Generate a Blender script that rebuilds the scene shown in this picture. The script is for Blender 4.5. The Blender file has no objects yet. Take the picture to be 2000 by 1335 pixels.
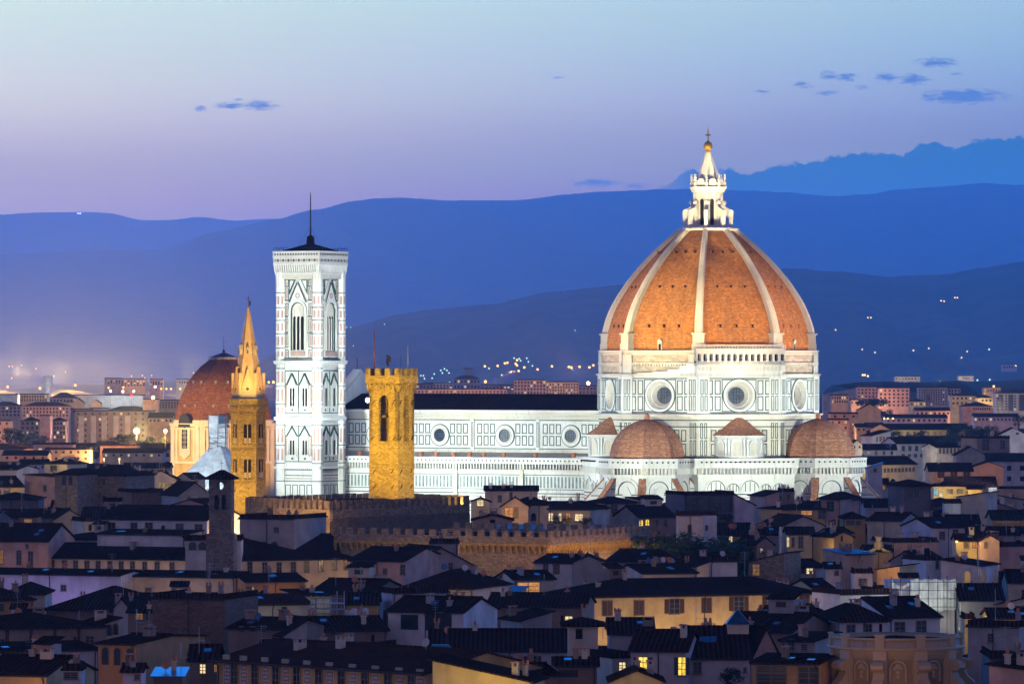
import bpy, bmesh, math, random
from mathutils import Vector, Matrix
from math import sin, cos, pi, radians, sqrt, atan2
random.seed(7)
S = bpy.context.scene
COL = S.collection

# ---------------------------------------------------------------- camera
F, CX, CY, CAMZ = 10000.0, 1000.0, 720.0, 54.0      # focal length and horizon in photo pixels (2000 x 1335)
cam = bpy.data.cameras.new('camera'); cam_o = bpy.data.objects.new('camera', cam); COL.objects.link(cam_o)
cam.sensor_width = 36.0; cam.lens = 36.0 * F / 2000.0
cam_o.location = (0, 0, CAMZ); cam_o.rotation_euler = (radians(90), 0, 0)
cam.shift_y = (CY - 667.5) / 2000.0
cam.clip_start = 1.0; cam.clip_end = 90000.0
S.camera = cam_o

# ---------------------------------------------------------------- view and cycles settings
S.view_settings.view_transform = 'Standard'; S.view_settings.look = 'None'
S.view_settings.exposure = 0.0; S.view_settings.gamma = 1.0
S.render.engine = 'CYCLES'
cy = S.cycles
cy.use_denoising = True
try: cy.denoiser = 'OPENIMAGEDENOISE'
except Exception: pass
cy.max_bounces = 3; cy.diffuse_bounces = 2; cy.glossy_bounces = 1; cy.transmission_bounces = 1
cy.volume_bounces = 0; cy.transparent_max_bounces = 6
cy.caustics_reflective = False; cy.caustics_refractive = False
cy.sample_clamp_indirect = 2.0; cy.sample_clamp_direct = 0.0
cy.use_light_tree = True

# ---------------------------------------------------------------- world: twilight sky, brightest low in the north-west ahead
W = bpy.data.worlds.new('World'); S.world = W; W.use_nodes = True
wt = W.node_tree; wt.nodes.clear()
def wn(t, **k):
    n = wt.nodes.new(t)
    for a, b in k.items(): setattr(n, a, b)
    return n
def wmath(op, a, b=None, c=None, clamp=False):
    n = wn('ShaderNodeMath', operation=op); n.use_clamp = clamp
    for i, v in enumerate((a, b, c)):
        if v is None: continue
        if isinstance(v, (int, float)): n.inputs[i].default_value = v
        else: wt.links.new(v, n.inputs[i])
    return n.outputs[0]
def wmix(f, a, b, bt='MIX'):
    n = wn('ShaderNodeMixRGB', blend_type=bt)
    for i, v in enumerate((f, a, b)):
        if isinstance(v, (int, float)): n.inputs[i].default_value = v
        elif isinstance(v, tuple): n.inputs[i].default_value = (*v, 1)
        else: wt.links.new(v, n.inputs[i])
    return n.outputs[0]
def lin(r, g, b):
    f = lambda c: c / 12.92 if c <= .04045 else ((c + .055) / 1.055) ** 2.4
    return (f(r / 255), f(g / 255), f(b / 255))
def wramp(fac, stops):
    n = wn('ShaderNodeValToRGB'); n.color_ramp.interpolation = 'B_SPLINE'
    e = n.color_ramp.elements
    while len(e) < len(stops): e.new(.5)
    for el, (p, c) in zip(e, stops): el.position = p; el.color = (*c, 1)
    wt.links.new(fac, n.inputs[0]); return n.outputs[0]
tc = wn('ShaderNodeTexCoord'); sep = wn('ShaderNodeSeparateXYZ'); wt.links.new(tc.outputs['Generated'], sep.inputs[0])
dx, dy, dz = sep.outputs
el = wmath('DIVIDE', dz, wmath('MAXIMUM', wmath('POWER', wmath('ADD', wmath('MULTIPLY', dx, dx), wmath('MULTIPLY', dy, dy)), .5), .01))   # tangent of elevation
az = wmath('DIVIDE', dx, wmath('MAXIMUM', dy, .05))                                                                                        # tangent of azimuth
e01 = wmath('MULTIPLY', el, 1 / .08, clamp=True)
SKY_L = [(0, (0.539, 0.334, 0.13)), (0.4, (0.674, 0.417, 0.163)), (0.48, (0.551, 0.402, 0.173)), (0.56, (0.666, 0.516, 0.304)), (0.66, (0.749, 0.683, 0.387)), (0.78, (0.658, 0.691, 0.442)), (0.9, (0.629, 0.751, 0.468)), (1, (0.629, 0.751, 0.468))]
SKY_R = [(0, (0.198, 0.061, 0.075)), (0.4, (0.248, 0.076, 0.094)), (0.48, (0.295, 0.319, 0.146)), (0.56, (0.227, 0.217, 0.149)), (0.66, (0.284, 0.328, 0.329)), (0.78, (0.295, 0.435, 0.386)), (0.9, (0.349, 0.479, 0.39)), (1, (0.349, 0.479, 0.39))]
low = wmix(wmath('MULTIPLY_ADD', az, 5.0, .5, clamp=True), wramp(e01, SKY_L), wramp(e01, SKY_R))
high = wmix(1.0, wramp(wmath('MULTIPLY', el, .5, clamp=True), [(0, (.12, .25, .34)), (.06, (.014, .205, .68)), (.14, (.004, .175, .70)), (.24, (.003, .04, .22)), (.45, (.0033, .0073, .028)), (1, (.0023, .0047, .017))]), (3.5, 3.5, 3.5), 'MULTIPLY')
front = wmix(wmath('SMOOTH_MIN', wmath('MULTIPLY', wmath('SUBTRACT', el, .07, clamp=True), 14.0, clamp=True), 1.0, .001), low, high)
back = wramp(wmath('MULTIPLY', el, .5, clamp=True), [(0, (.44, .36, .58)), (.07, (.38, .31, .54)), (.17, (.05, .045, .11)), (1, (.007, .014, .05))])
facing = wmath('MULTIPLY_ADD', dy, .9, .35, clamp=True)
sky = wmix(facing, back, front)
CLOUD_BANK, CLOUD_SMALL = (.0, .10, .12), (.08, .16, .30)
cpx = wmath('MULTIPLY_ADD', az, 1e4, 1000.0); cpy = wmath('MULTIPLY_ADD', el, -1e4, 720.0)
cv = wn('ShaderNodeCombineXYZ'); wt.links.new(wmath('MULTIPLY', cpx, .045), cv.inputs[0]); wt.links.new(wmath('MULTIPLY', cpy, .16), cv.inputs[1])
cn = wn('ShaderNodeTexNoise'); cn.inputs['Scale'].default_value = 1.0; cn.inputs['Detail'].default_value = 8; cn.inputs['Roughness'].default_value = .68; wt.links.new(cv.outputs[0], cn.inputs['Vector'])
cn0 = wmath('SUBTRACT', cn.outputs[0], .5)
mask = None
for cx_, cyy, rx, ry, g in ((450, 207, 34, 8, .9), (508, 206, 36, 11, 1), (393, 213, 14, 6, .7), (462, 194, 12, 5, .5), (1830, 124, 44, 11, .95), (1618, 149, 20, 9, .75), (1652, 152, 26, 9, .85), (1730, 153, 26, 11, .8), (1783, 157, 34, 13, .85), (1565, 166, 20, 8, .6), (1615, 183, 34, 5, .6), (1686, 172, 16, 5, .6), (1880, 190, 92, 17, 1.15), (1165, 357, 52, 9, .9), (1245, 364, 26, 6, .6), (1872, 147, 14, 4, .5), (1487, 180, 16, 5, .4), (1085, 150, 14, 5, .4)):
    a = wmath('DIVIDE', wmath('SUBTRACT', cpx, float(cx_)), float(rx)); b_ = wmath('DIVIDE', wmath('SUBTRACT', cpy, float(cyy)), float(ry))
    m_ = wmath('MULTIPLY', wmath('SUBTRACT', 1.0, wmath('POWER', wmath('ADD', wmath('MULTIPLY', a, a), wmath('MULTIPLY', b_, b_)), .5)), g)
    mask = m_ if mask is None else wmath('MAXIMUM', mask, m_)
small = wmath('MULTIPLY', wmath('MULTIPLY_ADD', cn0, 4.2, wmath('MULTIPLY_ADD', mask, 1.5, .0)), 1.0, clamp=True); small = wmath('MULTIPLY', small, .92)
edge = wn('ShaderNodeFloatCurve'); wt.links.new(wmath('MULTIPLY_ADD', cpx, 1 / 900, -1200 / 900, clamp=True), edge.inputs['Value'])
cu_ = edge.mapping.curves[0]; EP = [(1200, 385), (1290, 366), (1330, 340), (1350, 328), (1372, 342), (1420, 330), (1470, 338), (1500, 326), (1560, 318), (1600, 312), (1650, 301), (1700, 298), (1765, 301), (1800, 282), (1840, 281), (1862, 290), (1900, 276), (1960, 271), (2100, 262)]
while len(cu_.points) < len(EP): cu_.points.new(.5, .5)
for p_, (x_, y_) in zip(cu_.points, EP): p_.location = ((x_ - 1200) / 900, (y_ - 200) / 200)
edge.mapping.update()
cn2 = wn('ShaderNodeTexNoise'); cn2.inputs['Scale'].default_value = 1.0; cn2.inputs['Detail'].default_value = 4; cv2 = wn('ShaderNodeCombineXYZ'); wt.links.new(wmath('MULTIPLY', cpx, .06), cv2.inputs[0]); wt.links.new(wmath('MULTIPLY', cpy, .09), cv2.inputs[1]); wt.links.new(cv2.outputs[0], cn2.inputs['Vector'])
bank = wmath('MULTIPLY', wmath('ADD', wmath('SUBTRACT', cpy, wmath('MULTIPLY_ADD', edge.outputs[0], 200.0, 200.0)), wmath('MULTIPLY', wmath('SUBTRACT', cn2.outputs[0], .5), 26.0)), .22, clamp=True)
bank = wmath('MULTIPLY', wmath('MULTIPLY', bank, wmath('MULTIPLY_ADD', cpx, 1 / 120, -1240 / 120, clamp=True)), .93)
ahead = wmath('GREATER_THAN', dy, .3)
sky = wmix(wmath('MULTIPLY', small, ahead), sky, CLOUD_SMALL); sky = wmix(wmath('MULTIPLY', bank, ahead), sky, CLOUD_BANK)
nish = wn('ShaderNodeTexSky', sky_type='NISHITA', sun_disc=False, sun_elevation=radians(-4.0), sun_rotation=radians(-8.0), altitude=100, air_density=1.0, dust_density=1.0, ozone_density=3.0)
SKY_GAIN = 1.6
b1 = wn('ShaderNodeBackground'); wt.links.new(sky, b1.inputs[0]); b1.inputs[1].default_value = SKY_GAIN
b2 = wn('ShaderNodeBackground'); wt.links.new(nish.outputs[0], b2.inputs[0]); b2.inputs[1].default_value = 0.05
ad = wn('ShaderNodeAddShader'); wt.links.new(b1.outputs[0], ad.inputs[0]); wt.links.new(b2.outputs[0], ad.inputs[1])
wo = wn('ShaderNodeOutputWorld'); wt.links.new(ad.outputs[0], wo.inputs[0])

# ---------------------------------------------------------------- helpers
def P(px, py, Y): return Vector(((px - CX) / F * Y, Y, CAMZ - (py - CY) / F * Y))   # photo pixel at a known distance
Z = Vector((0, 0, 1))
def tag(o, label=None, cat=None, group=None, kind=None):
    if label: o['label'] = label
    if cat: o['category'] = cat
    if group: o['group'] = group
    if kind: o['kind'] = kind
    return o
def empty(name, loc, rz=0.0, label=None, cat=None, group=None):
    o = bpy.data.objects.new(name, None); COL.objects.link(o); o.location = loc; o.rotation_euler = (0, 0, rz)
    o.empty_display_size = .5
    return tag(o, label, cat, group)
def link(name, me, parent=None, loc=(0, 0, 0), rz=0.0, sc=None):
    o = bpy.data.objects.new(name, me); COL.objects.link(o); o.location = loc; o.rotation_euler = (0, 0, rz)
    if sc: o.scale = sc
    if parent is not None: o.parent = parent
    return o
class Plane:                                   # a vertical wall plane: u runs right as seen from outside, d is outwards
    def __init__(s, o, n):
        s.o = Vector(o); s.n = Vector(n).normalized(); s.u = Z.cross(s.n)
    def __call__(s, u, z, d=0.0): return s.o + s.u * u + s.n * d + Z * z
class MB:
    def __init__(s): s.v = []; s.f = []; s.m = []; s.uv = []; s.sm = []
    def face(s, pts, mi=0, uv=None, smooth=False):
        i = len(s.v); pts = [Vector(p) for p in pts]; s.v += pts; s.f.append(tuple(range(i, i + len(pts)))); s.m.append(mi); s.sm.append(smooth)
        if uv is None:
            n = Vector((0, 0, 0))
            for a, b in zip(pts, pts[1:] + pts[:1]): n += a.cross(b)
            if n.length > 1e-9: n.normalize()
            if abs(n.z) > .995: uv = [(p.x, p.y) for p in pts]
            else:
                uu = Z.cross(n).normalized(); vv = n.cross(uu); uv = [(p.dot(uu), p.dot(vv)) for p in pts]
        s.uv += uv
    def hexa(s, b, t, mi=0):                   # bottom and top loops of equal length
        n = len(b)
        for i in range(n): s.face([b[i], b[(i + 1) % n], t[(i + 1) % n], t[i]], mi)
        s.face(t, mi); s.face(b[::-1], mi)
    def box(s, x0, x1, y0, y1, z0, z1, mi=0):
        b = [(x0, y0), (x1, y0), (x1, y1), (x0, y1)]
        s.hexa([Vector((*p, z0)) for p in b], [Vector((*p, z1)) for p in b], mi)
    def pbox(s, pl, u0, u1, z0, z1, d0, d1, mi=0):
        b = [(u0, d1), (u1, d1), (u1, d0), (u0, d0)]
        s.hexa([pl(u, z0, d) for u, d in b], [pl(u, z1, d) for u, d in b], mi)
    def frame(s, pl, u0, u1, z0, z1, t, d, mi=0):
        s.pbox(pl, u0, u1, z0, z0 + t, 0, d, mi); s.pbox(pl, u0, u1, z1 - t, z1, 0, d, mi)
        s.pbox(pl, u0, u0 + t, z0 + t, z1 - t, 0, d, mi); s.pbox(pl, u1 - t, u1, z0 + t, z1 - t, 0, d, mi)
    def slab(s, pl, pts, d0, d1, mi=0):        # polygon in (u, z) with thickness d0..d1
        s.hexa([pl(u, z, d0) for u, z in pts], [pl(u, z, d1) for u, z in pts], mi)
    def ring(s, pl, uc, zc, r0, r1, d0, d1, mi=0, a0=0.0, a1=2 * pi, n=28):
        for i in range(n):
            a, b = a0 + (a1 - a0) * i / n, a0 + (a1 - a0) * (i + 1) / n
            q = [(r0, a), (r1, a), (r1, b), (r0, b)]
            s.hexa([pl(uc + r * cos(t), zc + r * sin(t), d0) for r, t in q], [pl(uc + r * cos(t), zc + r * sin(t), d1) for r, t in q], mi)
    def funnel(s, pl, uc, zc, r0, d0, r1, d1, mi=0, n=28):
        for i in range(n):
            a, b = 2 * pi * i / n, 2 * pi * (i + 1) / n
            s.face([pl(uc + r0 * cos(a), zc + r0 * sin(a), d0), pl(uc + r0 * cos(b), zc + r0 * sin(b), d0), pl(uc + r1 * cos(b), zc + r1 * sin(b), d1), pl(uc + r1 * cos(a), zc + r1 * sin(a), d1)], mi)
    def disc(s, pl, uc, zc, r, d, mi=0, n=28):
        s.face([pl(uc + r * cos(2 * pi * i / n), zc + r * sin(2 * pi * i / n), d) for i in range(n)], mi)
    def arch(s, pl, uc, z0, zs, w, d0, d1, mi=0, n=8, point=1.0):   # a filled arched panel, half width w
        s.slab(pl, [(uc - w, z0), (uc + w, z0)] + [(uc + w * cos(pi * i / n), zs + w * point * sin(pi * i / n)) for i in range(n + 1)], d0, d1, mi)
    def archring(s, pl, uc, z0, zs, w, t, d0, d1, mi=0, n=10, point=1.0):
        if zs > z0:
            s.pbox(pl, uc - w - t, uc - w, z0, zs, d0, d1, mi); s.pbox(pl, uc + w, uc + w + t, z0, zs, d0, d1, mi)
        for i in range(n):
            a, b = pi * i / n, pi * (i + 1) / n
            q = [(w, a), (w + t, a), (w + t, b), (w, b)]
            f = lambda r, x: (uc + r * cos(x), zs + r * point * sin(x))
            s.hexa([pl(*f(r, x), d0) for r, x in q], [pl(*f(r, x), d1) for r, x in q], mi)
    def holewall(s, pl, u0, u1, z0, z1, uc, zc, r, mi=0, n=24):
        ang = [2 * pi * i / n for i in range(n)] + [atan2(z - zc, u - uc) % (2 * pi) for u in (u0, u1) for z in (z0, z1)]
        ang = sorted(ang)
        def edge(a):
            c, q = cos(a), sin(a); t = 1e9
            if c > 1e-9: t = min(t, (u1 - uc) / c)
            if c < -1e-9: t = min(t, (u0 - uc) / c)
            if q > 1e-9: t = min(t, (z1 - zc) / q)
            if q < -1e-9: t = min(t, (z0 - zc) / q)
            return pl(uc + t * c, zc + t * q)
        for a, b in zip(ang, ang[1:] + [ang[0] + 2 * pi]):
            if b - a < 1e-6: continue
            ci = lambda x: pl(uc + r * cos(x), zc + r * sin(x))
            s.face([ci(a), edge(a), edge(b), ci(b)], mi)
    def prism(s, pts, z0, z1, mi=0, pts1=None):
        pts1 = pts1 or pts
        s.hexa([Vector((p[0], p[1], z0)) for p in pts], [Vector((p[0], p[1], z1)) for p in pts1], mi)
    def lathe(s, prof, n=16, c=(0, 0), mi=0, ph=0.0, smooth=True, vscale=None):
        L = 0.0; last = None
        for (r0, z0), (r1, z1) in zip(prof, prof[1:]):
            dL = sqrt((r1 - r0) ** 2 + (z1 - z0) ** 2)
            for i in range(n):
                a, b = ph + 2 * pi * i / n, ph + 2 * pi * (i + 1) / n
                q = [(r0, a, z0), (r0, b, z0), (r1, b, z1), (r1, a, z1)]
                pts = [(c[0] + r * sin(t), c[1] - r * cos(t), z) for r, t, z in q]
                w = 2 * max(r0, r1) * sin(pi / n)
                s.face(pts, mi, uv=[(i * 3.1, L), (i * 3.1 + w, L), (i * 3.1 + w, L + dL), (i * 3.1, L + dL)], smooth=smooth)
            L += dL
    def bar(s, a, b, r, mi=0, n=6, r1=None):
        a, b = Vector(a), Vector(b); d = (b - a).normalized(); r1 = r if r1 is None else r1
        x = d.cross(Z if abs(d.z) < .9 else Vector((1, 0, 0))).normalized(); y = d.cross(x)
        s.hexa([a + (x * cos(2 * pi * i / n) + y * sin(2 * pi * i / n)) * r for i in range(n)], [b + (x * cos(2 * pi * i / n) + y * sin(2 * pi * i / n)) * r1 for i in range(n)], mi)
    def ball(s, c, r, mi=0, n=10, sz=1.0):
        c = Vector(c); k = max(4, n // 2 + 1)
        s2 = [(r * sin(pi * j / k), c.z - r * sz * cos(pi * j / k)) for j in range(k + 1)]
        s.lathe(s2, n, (c.x, c.y), mi)
    def mesh(s, name, mats):
        me = bpy.data.meshes.new(name)
        me.from_pydata([tuple(p) for p in s.v], [], s.f)
        me.polygons.foreach_set('material_index', s.m)
        me.polygons.foreach_set('use_smooth', s.sm)
        ul = me.uv_layers.new(name='UVMap'); ul.data.foreach_set('uv', [c for q in s.uv for c in q])
        for m in (mats if isinstance(mats, (list, tuple)) else [mats]): me.materials.append(m)
        if any(s.sm):
            bm = bmesh.new(); bm.from_mesh(me); bmesh.ops.remove_doubles(bm, verts=bm.verts, dist=.002); bm.to_mesh(me); bm.free()
        me.update(); return me
    def build(s, name, mats, parent=None, loc=(0, 0, 0), rz=0.0): return link(name, s.mesh(name, mats), parent, loc, rz)

# ---------------------------------------------------------------- materials
def newmat(name):
    m = bpy.data.materials.new(name); m.use_nodes = True; nt = m.node_tree
    b = nt.nodes['Principled BSDF']; b.inputs['Roughness'].default_value = .88; b.inputs['Specular IOR Level'].default_value = .15
    return m, nt, b
def nd(nt, t, **k):
    n = nt.nodes.new(t)
    for a, b in k.items():
        if a in n.inputs.keys(): n.inputs[a].default_value = b
        else: setattr(n, a, b)
    return n
def mix(nt, f, a, b, bt='MIX'):
    n = nt.nodes.new('ShaderNodeMixRGB'); n.blend_type = bt
    for i, v in enumerate((f, a, b)):
        if isinstance(v, (int, float)): n.inputs[i].default_value = v
        elif isinstance(v, tuple): n.inputs[i].default_value = (*v, 1)
        else: nt.links.new(v, n.inputs[i])
    return n.outputs[0]
def noise(nt, vec, scale, detail=3.0, rough=.55, lo=.35, hi=.65):
    n = nd(nt, 'ShaderNodeTexNoise'); n.inputs['Scale'].default_value = scale; n.inputs['Detail'].default_value = detail; n.inputs['Roughness'].default_value = rough
    if vec is not None: nt.links.new(vec, n.inputs['Vector'])
    r = nd(nt, 'ShaderNodeMapRange'); r.inputs[1].default_value = lo; r.inputs[2].default_value = hi; nt.links.new(n.outputs[0], r.inputs[0])
    return r.outputs[0]
def uvn(nt): return nd(nt, 'ShaderNodeTexCoord').outputs['UV']
def scaled(nt, vec, s):
    m = nd(nt, 'ShaderNodeMapping'); m.inputs['Scale'].default_value = s; nt.links.new(vec, m.inputs[0]); return m.outputs[0]
def geo(nt): return nd(nt, 'ShaderNodeNewGeometry').outputs['Position']
def bump(nt, b, h, strength, dist):
    n = nd(nt, 'ShaderNodeBump'); n.inputs['Strength'].default_value = strength; n.inputs['Distance'].default_value = dist
    nt.links.new(h, n.inputs['Height']); nt.links.new(n.outputs[0], b.inputs['Normal'])
def plain(name, c, rough=.7, spec=.2, metal=0.0, var=.25, sc=1.5):
    m, nt, b = newmat(name); b.inputs['Roughness'].default_value = rough; b.inputs['Specular IOR Level'].default_value = spec; b.inputs['Metallic'].default_value = metal
    k = 1 - var
    nt.links.new(mix(nt, noise(nt, geo(nt), sc), tuple(v * k for v in c), tuple(min(1, v * (1 + var * .6)) for v in c)), b.inputs['Base Color'])
    return m
def plaster(name, c, dirt=.55):                # wall render with patchy wear and rain streaks
    m, nt, b = newmat(name); g = geo(nt); u = uvn(nt)
    c1 = mix(nt, noise(nt, g, .35, 4), tuple(v * .78 for v in c), tuple(min(1, v * 1.1) for v in c))
    c2 = mix(nt, noise(nt, mix(nt, .35, scaled(nt, u, (.8, .14, 1)), nd(nt, 'ShaderNodeTexNoise').outputs['Color'], 'ADD'), 1.0, 5, .65, .54, .9), c1, tuple(v * dirt * k for v, k in zip(c, (.95, .95, 1.0))))
    c3 = mix(nt, noise(nt, g, 2.2, 5, .6, .6, .8), c2, tuple(v * .72 for v in c))
    nt.links.new(c3, b.inputs['Base Color']); return m
def masonry(name, c, cm, bw, bh, msize=.04, var=.55, bstr=.5, c2=None):  # coursed stone or brick with uneven blocks
    m, nt, b = newmat(name); u = uvn(nt)
    br = nd(nt, 'ShaderNodeTexBrick'); br.inputs['Scale'].default_value = 1.0; br.inputs['Brick Width'].default_value = bw; br.inputs['Row Height'].default_value = bh
    br.inputs['Mortar Size'].default_value = msize; br.inputs['Color1'].default_value = (*[v * (1 - var) for v in c], 1); br.inputs['Color2'].default_value = (*[min(1, v * (1 + var * .6)) for v in (c2 or c)], 1)
    br.inputs['Mortar'].default_value = (*cm, 1); br.inputs['Bias'].default_value = .1
    wob = nd(nt, 'ShaderNodeTexNoise'); wob.inputs['Scale'].default_value = 1.3; nt.links.new(u, wob.inputs['Vector'])
    nt.links.new(mix(nt, .06, u, wob.outputs['Color'], 'ADD'), br.inputs['Vector'])
    c1 = mix(nt, noise(nt, u, .5, 4, .6), br.outputs['Color'], tuple(v * .62 for v in c), 'MIX')
    big = mix(nt, .55, br.outputs['Color'], c1)
    if 'dome' in name or 'apse' in name: big = mix(nt, noise(nt, scaled(nt, u, (.9, .05, 1)), 1.0, 5, .7, .5, .85), big, mix(nt, 1.0, big, (.45, .42, .45), 'MULTIPLY')); big = mix(nt, noise(nt, u, .11, 4, .6, .45, .75), big, mix(nt, 1.0, big, (1.25, 1.1, .8), 'MULTIPLY'))
    nt.links.new(big, b.inputs['Base Color']); bump(nt, b, br.outputs['Fac'], -bstr, .15); return m
def rooftile(name, c):                         # rows of half-round tiles running down the slope
    m, nt, b = newmat(name); u = uvn(nt); b.inputs['Specular IOR Level'].default_value = 0.0; b.inputs['Roughness'].default_value = 1.0
    wv = nd(nt, 'ShaderNodeTexWave', wave_type='BANDS', bands_direction='X'); wv.inputs['Scale'].default_value = .55; wv.inputs['Distortion'].default_value = .6; wv.inputs['Detail'].default_value = 1.0
    nt.links.new(u, wv.inputs['Vector'])
    wy = nd(nt, 'ShaderNodeTexWave', wave_type='BANDS', bands_direction='Y'); wy.inputs['Scale'].default_value = .75; wy.inputs['Distortion'].default_value = 1.0; nt.links.new(u, wy.inputs['Vector'])
    c1 = mix(nt, noise(nt, scaled(nt, u, (2.2, 1.1, 1)), 1.0, 3, .7, .3, .7), tuple(v * .5 for v in c), tuple(v * 1.5 for v in c))
    c2 = mix(nt, noise(nt, u, .25, 4, .6, .4, .7), c1, tuple(v * k for v, k in zip(c, (.55, .7, .8))))
    c3 = mix(nt, wv.outputs['Fac'], mix(nt, 1.0, c2, (.22, .22, .22), 'MULTIPLY'), c2)
    c4 = mix(nt, mix(nt, .5, wy.outputs['Color'], (1, 1, 1)), mix(nt, 1.0, c3, (.6, .6, .6), 'MULTIPLY'), c3)
    nt.links.new(c4, b.inputs['Base Color']); bump(nt, b, wv.outputs['Fac'], .8, .12); return m
def glow(name, c, st, var=.5, sc=2.0):         # lamps and lit rooms
    m, nt, b = newmat(name); nt.nodes.remove(b); e = nd(nt, 'ShaderNodeEmission'); e.inputs['Strength'].default_value = st
    if var: nt.links.new(mix(nt, noise(nt, geo(nt), sc, 2), tuple(v * (1 - var) for v in c), c), e.inputs['Color'])
    else: e.inputs['Color'].default_value = (*c, 1)
    nt.links.new(e.outputs[0], nt.nodes['Material Output'].inputs[0]); return m
M = {}
def marble(name, c, dirt):
    m, nt, b = newmat(name); g = geo(nt); u = uvn(nt); b.inputs['Roughness'].default_value = .6
    c1 = mix(nt, noise(nt, g, .12, 5, .6, .35, .7), c, tuple(v * k for v, k in zip(c, (.80, .78, .72))))
    c2 = mix(nt, noise(nt, scaled(nt, u, (1.1, .12, 1)), 1.0, 5, .65, .56, .80), c1, tuple(v * k for v, k in zip(c, dirt)))
    c3 = mix(nt, noise(nt, g, 1.4, 4, .7, .55, .8), c2, tuple(v * k for v, k in zip(c, (.72, .68, .62))))
    nt.links.new(c3, b.inputs['Base Color']); return m
M['marble'] = marble('white_marble', (.80, .79, .74), (.50, .45, .38))
M['marble_old'] = marble('weathered_marble', (.72, .67, .56), (.38, .30, .22))
M['green'] = plain('green_serpentine', (.05, .095, .075), .6, var=.4, sc=.8)
M['sage'] = plain('grey_green_marble', (.24, .31, .28), .6, var=.35, sc=.8)
M['pink'] = plain('pink_marble', (.50, .30, .24), .6, var=.4, sc=.8)
M['rough'] = masonry('unfinished_masonry', (.52, .43, .32), (.36, .30, .23), 1.3, .5, .03, .35, .4)
M['dometile'] = masonry('dome_tiles', (.51, .20, .058), (.20, .075, .035), .75, .40, .045, .34, .4, (.56, .26, .075))
M['chapeltile'] = masonry('chapel_dome_tiles', (.24, .095, .055), (.10, .05, .035), 1.0, .55, .05, .3, .4, (.28, .12, .07))
M['apsetile'] = masonry('apse_tiles', (.48, .20, .10), (.18, .085, .05), .8, .42, .05, .40, .5, (.52, .26, .15))
M['rib'] = marble('rib_marble', (.74, .70, .60), (.45, .40, .32))
M['glassdark'] = plain('dark_window_glass', (.02, .025, .035), .2, .5, var=.5, sc=.6)
M['oculus'] = plain('leaded_oculus_glass', (.03, .05, .08), .3, .5, var=.6, sc=.8)
M['black'] = plain('shadowed_opening', (.018, .015, .014), .9, .05)
M['gold'] = plain('gilded_copper', (.95, .60, .10), .55, .5, .7, var=.1)
M['iron'] = plain('dark_iron', (.035, .033, .035), .6)
M['steel'] = plain('galvanised_steel', (.32, .33, .35), .45, .4, .6)
M['lead'] = plain('lead_roof', (.05, .055, .07), .6)
M['copper'] = plain('verdigris_copper', (.03, .16, .20), .55, .3)
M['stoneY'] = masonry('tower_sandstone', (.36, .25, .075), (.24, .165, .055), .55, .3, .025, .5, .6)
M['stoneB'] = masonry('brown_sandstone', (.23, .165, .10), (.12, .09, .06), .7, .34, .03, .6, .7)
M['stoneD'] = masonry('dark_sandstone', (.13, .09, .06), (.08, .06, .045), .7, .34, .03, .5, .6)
M['stoneG'] = masonry('grey_rubble_stone', (.24, .20, .15), (.14, .12, .10), .6, .32, .04, .55, .7)
M['brick'] = masonry('brown_brick', (.20, .125, .08), (.11, .08, .06), .5, .16, .02, .5, .5)
M['spire'] = masonry('spire_brick', (.52, .31, .12), (.42, .26, .11), .4, .16, .012, .25, .3)
M['carved'] = marble('carved_sandstone', (.42, .33, .22), (.5, .45, .4))
M['tarp'] = plain('white_sheeting', (.66, .68, .68), .7, var=.25, sc=.5)
for k, c in dict(cream=(.55, .46, .35), white=(.60, .57, .55), yellow=(.58, .43, .21), ochre=(.42, .27, .11), pink=(.50, .33, .27), grey=(.34, .31, .29), brown=(.26, .18, .13), orange=(.45, .24, .10), lilac=(.50, .44, .46), dark=(.14, .12, .12), peach=(.55, .36, .23)).items():
    M[k] = plaster(k + '_plaster', c)
M['roof'] = rooftile('dark_roof_tiles', (.068, .033, .024))
M['roof2'] = rooftile('red_roof_tiles', (.115, .048, .031))
M['roof3'] = rooftile('grey_roof_tiles', (.056, .035, .028))
M['navetile'] = rooftile('nave_roof_tiles', (.055, .032, .034))
M['shutter'] = plain('brown_shutters', (.07, .04, .03), .7)
M['gshutter'] = plain('green_shutters', (.04, .08, .075), .7)
M['framew'] = plain('pale_window_frame', (.20, .17, .14), .6)
M['bluemetal'] = plain('blue_sheet_metal_roof', (.05, .12, .26), .6, .2, 0.0)
M['skyglass'] = plain('skylight_glass', (.02, .08, .18), .32, .35, .2)
M['terracotta'] = plain('terracotta', (.45, .18, .10), .8)
M['litY'] = glow('lit_room_yellow', (1.0, .66, .10), 1.6)
M['litO'] = glow('lit_room_orange', (1.0, .42, .12), .75)
M['litW'] = glow('lit_room_warm_white', (1.0, .75, .38), 1.3)
M['litB'] = glow('lit_room_cool', (.45, .85, 1.0), .8)
M['litD'] = glow('dim_lit_room', (1.0, .5, .18), .28)
M['bulbO'] = glow('sodium_lamp', (1.0, .42, .06), 5, 0)
M['bulbS'] = glow('big_sodium_lamp', (1.0, .60, .16), 24, 0)
M['bulbY'] = glow('warm_lamp', (1.0, .62, .22), 2.6, 0)
M['bulbW'] = glow('white_lamp', (.80, .93, 1.0), 12, 0)
M['bulbG'] = glow('mercury_lamp', (.60, 1.0, .72), 1.6, 0)
M['bulbR'] = glow('red_lamp', (1.0, .05, .02), 3, 0)
M['ground'] = plain('city_ground', (.035, .033, .035), .9, .1, var=.4, sc=.01)
M['forest'] = plain('forest_slope', (.030, .042, .030), .95, .02, var=.5, sc=.004)
M['bark'] = plain('bark', (.06, .045, .035), .9)
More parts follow.
